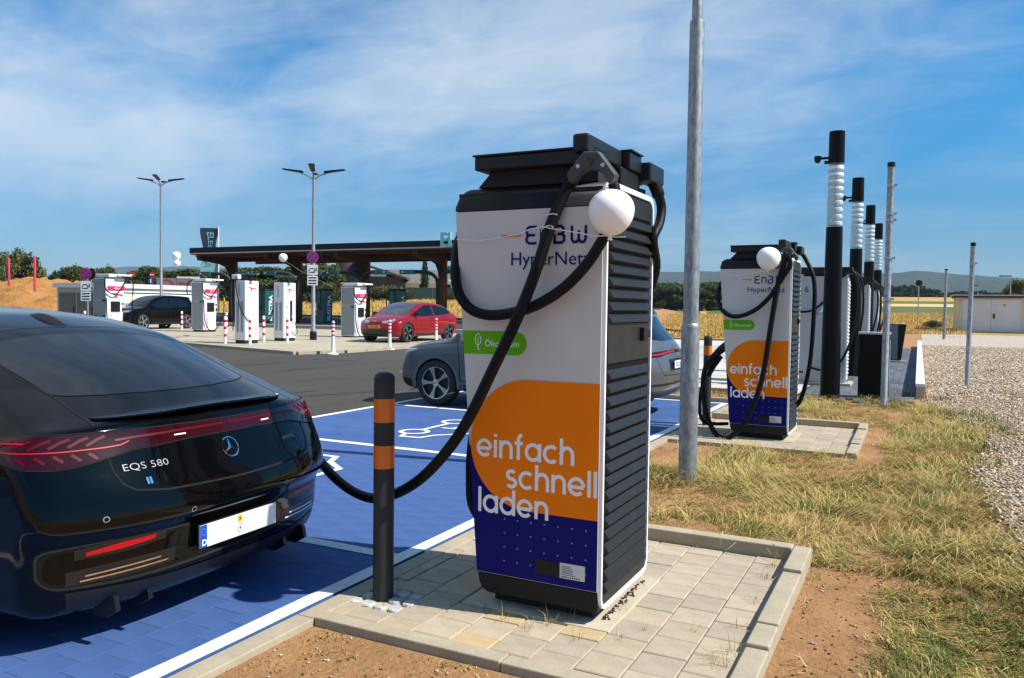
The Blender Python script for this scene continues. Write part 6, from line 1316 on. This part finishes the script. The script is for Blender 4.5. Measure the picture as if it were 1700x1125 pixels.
# ================================================================== VEGETATION, GRAVEL
LEAF = attr_mat('leaf', .6, .25, .25); STRAW = attr_mat('straw', .75, .2, .2); STONEM = attr_mat('gravel_stone', .85, .3)
BARK = mat('bark', (.07, .05, .035), .9, var=.3, vscale=4)
def tree_proto(seed, kind):
    g = np.random.default_rng(seed); r_ = random.Random(seed)
    n = {'round': 7600, 'poplar': 3600, 'wild': 4200, 'bush': 3800, 'far': 1500}[kind]
    lobes = []
    if kind == 'poplar': lobes = [(0, 0, .12 + .8 * k / 9, .16 * math.sin(math.pi * (.12 + .85 * k / 9)) ** .6 + .02) for k in range(10)]
    elif kind == 'bush': lobes = [(r_.uniform(-.36, .36), r_.uniform(-.36, .36), r_.uniform(.18, .62), r_.uniform(.18, .30)) for k in range(14)]
    else:
        for k in range(26 if kind != 'far' else 12):
            a = r_.uniform(0, 6.28); h_ = r_.uniform(.12, .84); rr = .36 * math.sin(math.pi * min(1, max(0.05, (h_ + .12) / 1.15))) ** .6 * r_.uniform(.35, 1.1); lobes.append((rr * math.cos(a), rr * math.sin(a), h_, r_.uniform(.10, .19) if kind != 'wild' else r_.uniform(.07, .15)))
        lobes.append((0, 0, .80, .16))
    L = np.array(lobes); pick = g.choice(len(L), n, p=(L[:, 3] ** 2) / (L[:, 3] ** 2).sum())
    d = g.normal(size=(n, 3)); d /= np.linalg.norm(d, axis=1)[:, None]; rad = L[pick, 3] * np.where(g.uniform(0, 1, n) < .12, g.uniform(1.0, 1.35, n), g.uniform(.35, 1.05, n) ** .6)
    C_ = L[pick, :3] + d * rad[:, None] * np.array([1, 1, .82]); s = g.uniform(.010, .030, n) * (1.9 if kind == 'far' else 1.0)
    u = g.normal(size=(n, 3)); u /= np.linalg.norm(u, axis=1)[:, None]; v = np.cross(u, d + g.normal(size=(n, 3)) * .6); v /= np.linalg.norm(v, axis=1)[:, None] + 1e-9
    V = np.stack([C_ + u * s[:, None] * 1.3, C_ + v * s[:, None], C_ - u * s[:, None] * 1.3, C_ - v * s[:, None]], 1).reshape(-1, 3); F = np.arange(4 * n).reshape(-1, 4)
    base = {'round': (.062, .088, .018), 'poplar': (.030, .050, .016), 'wild': (.085, .10, .025), 'bush': (.075, .095, .022), 'far': (.045, .062, .024)}[kind]
    lobec = g.uniform(.6, 1.35, len(L))[pick]; tint = np.array(base) * (lobec * g.uniform(.6, 1.4, n))[:, None] * np.stack([g.uniform(.85, 1.25, n), np.ones(n), g.uniform(.7, 1.2, n)], 1); tint = np.repeat(tint, 4, 0)
    cm = np_mesh('crown', V, F, LEAF, tint)
    tb = MB(); tb.tube([(0, 0, -.02), (.01, 0, .25), (-.005, .01, .5), (.0, .0, .78)], [.030, .022, .014, .004], 7)
    for k in range(6):
        a = r_.uniform(0, 6.28); z0 = r_.uniform(.25, .5); tb.tube([(0, 0, z0), (.12 * math.cos(a), .12 * math.sin(a), z0 + .14), (.24 * math.cos(a), .24 * math.sin(a), z0 + .26)], [.012, .008, .003], 5)
    return cm, tb.mesh('trunk', BARK)
PROT = {k: [tree_proto(s, k) for s in ss_] for k, ss_ in (('round', (1, 2, 3)), ('poplar', (4,)), ('wild', (5, 6)), ('bush', (7, 8)), ('far', (9, 10, 12)))}
def tree(px, top, D, wpx, kind, label, group=None, sink=0.0):
    b = at(px, 500, D); z = zt(b.x, b.y) - sink; h = at(px, top, D).z - z; w_ = wpx / FPX * D / .72
    t = thing('tree' if kind not in ('bush',) else 'shrub', label, 'tree' if kind not in ('bush',) else 'shrub', (b.x, b.y, z), rnd.uniform(0, 6.28), group)
    t.scale = (w_, w_, h); c, tr = rnd.choice(PROT[kind]); obj('crown', c, t); obj('trunk', tr, t); return t
tree(33, 406, 62, 66, 'wild', 'tall ragged dark tree behind the earth mound'); tree(9, 424, 60, 34, 'wild', 'slim dark tree at the edge of the earth mound'); tree(78, 448, 64, 80, 'bush', 'low green shrub behind the earth mound')
tree(113, 438, 76, 50, 'round', 'round yellow green tree above the grey cabin roof'); tree(150, 440, 84, 26, 'wild', 'thin leaning tree behind the no stopping sign'); tree(172, 440, 88, 34, 'round', 'small dark tree behind the charger with black plugs')
gA = 'trees in the row behind the tall lamp'; lA = 'leafy green tree in the row behind the tall lamp'
for px, top, D, w_, lb in ((200, 452, 100, 60, 'low leafy tree peeping over the charger with black plugs'), (232, 446, 92, 46, 'leafy tree between the two no entry signs'), (252, 437, 90, 44, 'tall dark tree right behind the blue round sign'), (282, 448, 96, 56, 'leafy tree above the red roundel of the hoarding'), (312, 441, 92, 62, 'leafy tree above the red lettering of the hoarding'), (338, 446, 98, 52, 'leafy tree behind the banner flag')): tree(px, top, D, w_, 'round', lb, gA)
gB = 'trees seen beneath the canopy roof'; lB = 'dense dark green tree seen beneath the canopy roof'
for px, top, D, w_, lb in ((372, 446, 100, 56, 'dense tree left of the tall charger with hanging cable'), (405, 440, 104, 62, 'dense tree above the tall charger with hanging cable'), (440, 438, 100, 64, 'dense tree seen between the two tall white chargers'), (470, 444, 102, 56, 'dense tree above the tall charger with handset'), (500, 436, 98, 60, 'dense tree just behind the lamp with signs')): tree(px, top, D, w_, 'round', lb, gB)
tree(533, 430, 94, 62, 'round', 'bright green tree right of the lamp with signs'); tree(552, 458, 90, 40, 'bush', 'low shrub beside the bright green tree')
for k, (px, top, D, w_, lb) in enumerate(((645, 466, 100, 48, 'green shrub between barn and farm house'), (668, 474, 100, 36, 'low green shrub before the farm house'), (757, 478, 98, 34, 'round green shrub beside the last canopy post'))): tree(px, top, D, w_, 'bush', lb)
tree(705, 428, 104, 24, 'poplar', 'slim dark poplar in front of the farm house'); tree(752, 440, 120, 34, 'round', 'pale tree behind the last canopy post'); tree(775, 446, 118, 44, 'round', 'green tree half hidden by the large charging station')
gC = 'trees at the field edge behind the galvanised pole'; lC = 'dark green tree in the wood behind the galvanised lamp pole'
for px, top, D, w_ in ((1060, 472, 150, 60), (1086, 470, 152, 46), (1104, 465, 150, 48), (1122, 468, 154, 46), (1142, 470, 150, 50), (1166, 478, 148, 44), (1186, 464, 150, 52), (1206, 462, 152, 60), (1235, 466, 152, 60), (1265, 470, 156, 60), (1290, 474, 156, 50), (1030, 470, 150, 70), (1330, 478, 170, 50)): tree(px, top, D, w_, 'round', lC, gC)
gD = 'trees of the far wood beyond the fields'; lD = 'dull green tree in the far wood beyond the fields'
for k in range(30):
    px = 1425 + k * 9.5 + rnd.uniform(-3, 3); top = float(np.interp(px, [1420, 1490, 1530, 1555, 1580, 1640, 1700], [474, 472, 474, 480, 484, 482, 480])) + rnd.uniform(-2, 3); tree(px, top, 330 + rnd.uniform(-12, 20), 21, 'far', lD, gD)
gE = 'trees of the near wood edge before the far wood'; lE = 'low green tree at the near edge of the far wood'
for k in range(18):
    px = 1430 + k * 12 + rnd.uniform(-4, 4); tree(px, 487 + rnd.uniform(-3, 3), 318, 17, 'far', lE, gE)
tree(1683, 458, 86, 34, 'wild', 'leafy tree behind the roof of the cream house'); tree(1712, 464, 88, 40, 'wild', 'leafy tree at the far end of the cream house'); tree(1553, 527, 66, 22, 'bush', 'dry little shrub beside the lane by the road sign')

# ---- grass: straw coloured blades lying and standing
def blades(name, P, L, W, lean, tint, m, label, up=None, az=None):
    n = len(P); a = nrg.uniform(0, 2 * np.pi, n) if az is None else az; dx = np.stack([np.cos(a), np.sin(a), np.zeros(n)], 1); sx = np.stack([-np.sin(a), np.cos(a), np.zeros(n)], 1)
    ln = lean[:, None]; z_ = np.array([0, 0, 1.0]); Lc = L[:, None]
    m1 = P + dx * Lc * .45 * ln + z_ * Lc * .5 * np.sqrt(np.maximum(.02, 1 - (ln * .9) ** 2)); t1 = m1 + dx * Lc * .55 * np.minimum(1, ln * 1.35) + z_ * Lc * .5 * np.maximum(-.25, 1 - ln * 1.35)
    wv = sx * (W / 2)[:, None]; V = np.stack([P - wv, P + wv, m1 - wv * .8, m1 + wv * .8, t1], 1).reshape(-1, 3); V[:, 2] = np.maximum(V[:, 2], np.repeat(P[:, 2], 5) - .004)
    i = np.arange(n)[:, None] * 5; F = np.concatenate([i + [0, 1, 3], i + [0, 3, 2], i + [2, 3, 4]], 0)
    o = obj(name, np_mesh(name, V, F, m, np.repeat(tint, 5, 0))); o['kind'] = 'stuff'; o['label'] = label; return o
def pick_tint(n, w_, cols):
    c = np.array(cols); k = np.array([nrg.choice(len(c), p=q / q.sum()) for q in w_]) if w_.ndim == 2 else nrg.choice(len(c), n, p=w_ / w_.sum()); return c[k] * nrg.uniform(.7, 1.3, n)[:, None]
COLS = [(.54, .41, .15), (.38, .28, .085), (.21, .20, .045), (.085, .125, .022), (.20, .11, .04)]
def verge(x, y):
    """how thick the grass stands (0..1) and how green it is"""
    nb = mnoise.noise((x * .9, y * .9, 4)); nf = mnoise.noise((x * 2.7, y * 2.7, 8)); nz = nb * .55 + nf * .45
    d = .72 + nz * 1.1
    if x < -.535 and 2.90 < y < 5.08 or x < -.535 and 8.90 < y < 11.08: return 0, 0
    if x < -2.515: return 0, 0
    if x > gbx(y) - .02: d *= max(0, 1 - (x - gbx(y) + .02) / .22) * .6
    if y < 2.95: d = .10 + .75 * max(0, nf) + .25 * max(0, nb); gr = .12 + nb * .5
    else: gr = .47 + mnoise.noise((x * 1.5 + 9, y * 1.5, 2)) * 1.0 + (.28 if x > -.1 else 0)
    if -.54 < x < .1 and 1.6 < y < 5.0: d *= float(np.clip((x + .20 + nz * .30) / .20, .02, 1))
    if 5.05 < y < 5.8 and x < -1.1: d *= float(np.clip((y - 5.35 + nz * .3) / .4, .05, 1))
    if 7.5 < y < 8.95 and x < -1.85: d *= .10
    if 8.6 < y < 11.4 and -.54 < x < -.2: d *= float(np.clip((x + .34 + nz * .2) / .15, .05, 1))
    if 14.6 < y: d *= 0
    return max(0, min(1, d)), gr
# tufts: each a fan of blades leaning the way the mower and the wind laid them
tc_ = []
for (x0, x1, y0, y1, dens) in ((-2.52, .95, 1.2, 3.2, 620), (-.54, .95, 3.2, 5.2, 760), (-2.52, .95, 5.05, 9.0, 760), (-.54, 1.0, 8.9, 11.2, 560), (-2.52, 1.0, 11.05, 14.66, 400)):
    n = int((x1 - x0) * (y1 - y0) * dens); tc_.append(np.stack([nrg.uniform(x0, x1, n), nrg.uniform(y0, y1, n)], 1))
tc_ = np.concatenate(tc_); dg = np.array([verge(x, y) for x, y in tc_]); keep = nrg.uniform(0, 1, len(tc_)) < dg[:, 0]; tc_ = tc_[keep]; dg = dg[keep]
nb_ = np.maximum(2, (nrg.uniform(4, 11, len(tc_)) * (.4 + dg[:, 0]))).astype(int); ix = np.repeat(np.arange(len(tc_)), nb_); n = len(ix)
swirl = np.array([mnoise.noise((x * .7, y * .7, 21)) * 7 + 2.6 for x, y in tc_])
cand = tc_[ix] + nrg.normal(0, .022, (n, 2)); cand[:, 0] = np.where((cand[:, 1] > 2.9) & (cand[:, 1] < 5.08), np.maximum(cand[:, 0], -.525), cand[:, 0])
tg = np.clip(dg[:, 1] + nrg.normal(0, .22, len(tc_)), 0, 1)[ix][:, None]; near_f = cand[:, 1] < 2.95
wts = np.concatenate([(1 - tg) * 1.2 + .10, (1 - tg) * .8 + .12, .25 + tg * .5, tg ** 1.5 * 2.0 + .01, np.full((n, 1), .25)], 1); tnt = pick_tint(n, wts, COLS)
hsc = nrg.uniform(.6, 1.4, len(tc_))[ix]
Lh = nrg.uniform(.035, .125, n) * np.where(near_f, .42, 1.0) * hsc; ln = np.clip(nrg.normal(.96, .11, n), .3, 1.0) * np.where(tg[:, 0] > .6, .82, 1.0)
P3 = np.concatenate([cand, np.full((n, 1), -.032)], 1); az_ = swirl[ix] + nrg.normal(0, .75, n)
blades('dry_grass', P3, Lh, nrg.uniform(.003, .0062, n), ln, tnt, STRAW, 'dry straw coloured grass covering the verge', az=az_)
# long straws lying on top
k = cand[nrg.choice(n, 9000)]; k = k[k[:, 1] > 4.9]; m_ = len(k); az2 = np.array([mnoise.noise((x * .7, y * .7, 21)) * 7 + 2.6 for x, y in k]) + nrg.normal(0, .6, m_)
blades('straw_litter', np.concatenate([k, nrg.uniform(-.015, .025, (m_, 1))], 1), nrg.uniform(.12, .34, m_), nrg.uniform(.003, .0055, m_), nrg.uniform(.9, 1.0, m_), pick_tint(m_, np.array([1, .4, .1, .05, .1]), COLS), STRAW, 'long mown straw lying over the grass', az=az2)
# verge strip grass past the bays
n = 5000; k = np.stack([nrg.uniform(-7, -2.7, n), nrg.uniform(13.1, 14.55, n)], 1); blades('verge_grass', np.concatenate([k, np.zeros((n, 1))], 1), nrg.uniform(.05, .16, n), nrg.uniform(.004, .007, n), nrg.uniform(.4, 1, n), pick_tint(n, np.array([1, .6, .5, .3, .3]), COLS), STRAW, 'dry grass on the narrow verge beyond the bays')
# stubble on the fields
def stub(name, q0, q1, y0, y1, n, lab, hh=.28):
    y = np.sqrt(nrg.uniform(y0 ** 2, y1 ** 2, n)); q = nrg.uniform(q0, q1, n); x = q * y; z = np.array([zt(a, b) for a, b in zip(x, y)]) - .01
    blades(name, np.stack([x, y, z], 1), nrg.uniform(.6, 1.3, n) * hh, nrg.uniform(.025, .06, n), np.clip(nrg.normal(.45, .3, n), 0, 1), pick_tint(n, np.array([1.2, .8, .03, .0, .35]), [(.66, .47, .16), (.50, .31, .07), (.30, .26, .07), (.2, .2, .05), (.28, .15, .04)]), STRAW, lab)
stub('stubble', -.30, -.02, 41, 110, 52000, 'golden corn stubble behind the grey car'); stub('stubble', -1.25, -.30, 49, 92, 42000, 'golden corn stubble behind the canopy', .3); stub('stubble', -.02, .05, 60, 112, 12000, 'golden corn stubble beside the gravel')
# weeds: tufts between pavers, gravel weeds
wd = []; 
for px, py, c in ((760, 1015, 9), (833, 1030, 8), (880, 1045, 14), (905, 1035, 16), (945, 1030, 12), (958, 1060, 8), (1020, 1060, 6), (1070, 1045, 5), (1195, 1105, 12), (1215, 1085, 14), (1180, 1095, 9), (700, 1010, 6), (640, 1005, 6), (1268, 960, 14), (1285, 940, 18), (1255, 1000, 8), (1230, 1040, 7), (1150, 1050, 5), (1100, 900, 10), (1160, 908, 14), (1240, 915, 22), (1290, 915, 30), (1300, 925, 26), (880, 1000, 8), (800, 1010, 9)):
    g0 = gnd(px, py)
    for _ in range(c): wd.append((g0.x + rnd.gauss(0, .022), g0.y + rnd.gauss(0, .022), -.004))
wd = np.array(wd); n = len(wd); blades('joint_weeds', wd, nrg.uniform(.03, .13, n), nrg.uniform(.0018, .003, n), nrg.uniform(.2, .85, n), pick_tint(n, np.array([.8, .5, .5, .25, .6]), COLS), STRAW, 'thin dry weeds in the joints of the paved island')
wd = []
for px, py, c, s_ in ((1620, 604, 60, .16), (1662, 603, 60, .16), (1640, 616, 40, .12), (1600, 655, 40, .09), (1660, 653, 60, .10), (1690, 660, 30, .1), (1560, 662, 60, .12), (1585, 560, 80, .4), (1660, 556, 60, .5), (1600, 690, 120, .14), (1640, 700, 160, .16), (1655, 715, 160, .14), (1620, 745, 120, .12), (1640, 770, 60, .08), (1500, 655, 80, .12), (1440, 664, 120, .12), (1480, 668, 120, .14)):
    g0 = gnd(px, py)
    for _ in range(c): wd.append((g0.x + rnd.gauss(0, s_), g0.y + rnd.gauss(0, s_ * 1.6), -.01))
wd = np.array(wd); n = len(wd); blades('green_weeds', wd, nrg.uniform(.06, .18, n), nrg.uniform(.006, .014, n), nrg.uniform(.2, .9, n), pick_tint(n, np.array([.25, .2, .8, 1.4, .1]), COLS), STRAW, 'green weeds growing at the edge of the gravel')
# ---- gravel stones
def stones(name, P, sz, cols, wts, label, m=STONEM, flat=.6):
    n = len(P); b = np.array([(1, 0, 0), (-1, 0, 0), (0, 1, 0), (0, -1, 0), (0, 0, 1), (0, 0, -1), (.6, .6, .55), (-.6, .6, .5), (.6, -.6, .5), (-.6, -.6, .55)], float)
    fc = np.array([(4, 6, 7), (4, 7, 9), (4, 9, 8), (4, 8, 6), (6, 0, 2), (6, 2, 7), (7, 2, 1), (7, 1, 9), (9, 1, 3), (9, 3, 8), (8, 3, 0), (8, 0, 6), (5, 2, 0), (5, 1, 2), (5, 3, 1), (5, 0, 3)])
    q = b[None] * nrg.uniform(.72, 1.2, (n, 10, 1)) * np.stack([nrg.uniform(.8, 1.3, n), nrg.uniform(.65, 1.0, n), nrg.uniform(.4, .8, n) * flat / .6], 1)[:, None]; a = nrg.uniform(0, 6.28, n); ca, sa = np.cos(a)[:, None], np.sin(a)[:, None]
    tl = nrg.normal(0, .35, n)[:, None]; q = np.stack([q[..., 0] * ca - q[..., 1] * sa, q[..., 0] * sa + q[..., 1] * ca, q[..., 2] + q[..., 0] * tl], -1) * sz[:, None, None]
    V = (q + P[:, None]).reshape(-1, 3); F = (np.arange(n)[:, None, None] * 10 + fc[None]).reshape(-1, 3); t_ = np.array(cols)[nrg.choice(len(cols), n, p=np.array(wts) / np.sum(wts))] * nrg.uniform(.75, 1.2, n)[:, None]
    o = obj(name, np_mesh(name, V, F, m, np.repeat(t_, 10, 0))); o['kind'] = 'stuff'; o['label'] = label
GC = [(.50, .40, .29), (.42, .30, .19), (.33, .205, .12), (.19, .14, .10), (.60, .53, .43), (.44, .33, .21)]
pts = []
for (y0, y1, dens) in ((1.5, 4.5, 800), (4.5, 8, 1000), (8, 16, 900), (16, 24, 480), (24, 40, 230)):
    n = int((y1 - y0) * (.16 * y1 + .6) * dens); y = nrg.uniform(y0, y1, n); x = nrg.uniform(0, 1, n) * (.16 * y + .7) + .0; pts.append(np.stack([x, y], 1))
pts = np.concatenate(pts); gb = np.array([gbx(y) for y in pts[:, 1]]); on = pts[:, 0] > gb - np.abs(nrg.normal(0, .09, len(pts))) * (pts[:, 1] < 15.4); pts = pts[on]; n = len(pts)
sz = nrg.uniform(.010, .021, n) * (1 + .5 * (pts[:, 1] > 16) + .5 * (pts[:, 1] > 24))
stones('gravel', np.concatenate([pts, np.full((n, 1), -.004) + nrg.uniform(-.004, .010, (n, 1))], 1), sz, GC, [1, .8, .5, .35, .7, .7], 'loose pale gravel stones')
# crumbs and pebbles on soil and paving
n = 420; x = nrg.uniform(-.53, .1, n); y = nrg.uniform(2.2, 5, n); P_ = np.stack([x, y, np.full(n, -.026)], 1)
n2 = 500; P2 = np.stack([nrg.uniform(-2.5, -.6, n2), nrg.uniform(1.8, 2.88, n2), np.full(n2, -.026)], 1); Pp = np.concatenate([P_, P2]); stones('soil_pebbles', Pp, nrg.uniform(.003, .011, len(Pp)) ** 1.0, [(.40, .25, .13), (.26, .15, .08), (.5, .42, .33), (.12, .09, .06)], [1, .8, .3, .3], 'small clods and pebbles on bare soil')
n = 130; t = nrg.uniform(0, 1, n); Pp = np.stack([-1.315 + np.abs(nrg.normal(0, .02, n)), 3.56 + t * .62, np.full(n, .008)], 1); stones('dark_crumbs', Pp, nrg.uniform(.003, .009, n), [(.02, .018, .016), (.05, .04, .03)], [1, 1], 'dark crumbs of earth along the foot of the large station')
n = 60; Pp = np.stack([nrg.uniform(-5.5, -2.76, n), nrg.uniform(2.2, 8, n), np.full(n, .003)], 1); stones('bay_grit', Pp, nrg.uniform(.003, .007, n), [(.03, .03, .03), (.6, .58, .5), (.1, .08, .06)], [1, .5, .6], 'grit scattered over the blue bays')
# ================================================================== HAZE
hz_ = MB().box(-5600, 4200, -60, 4700, -1.2, 190).build('haze', None); hz_['kind'] = 'stuff'; hz_['label'] = 'thin summer haze over the whole landscape'
hm_ = bpy.data.materials.new('haze_air'); hm_.use_nodes = True; t_ = hm_.node_tree; t_.nodes.clear()
ho = t_.nodes.new('ShaderNodeOutputMaterial'); pv = t_.nodes.new('ShaderNodeVolumePrincipled'); pv.inputs['Density'].default_value = 0.00011; pv.inputs['Color'].default_value = (.50, .74, 1.0, 1); pv.inputs['Anisotropy'].default_value = 0.0
t_.links.new(pv.outputs[0], ho.inputs['Volume']); hz_.data.materials.append(hm_)
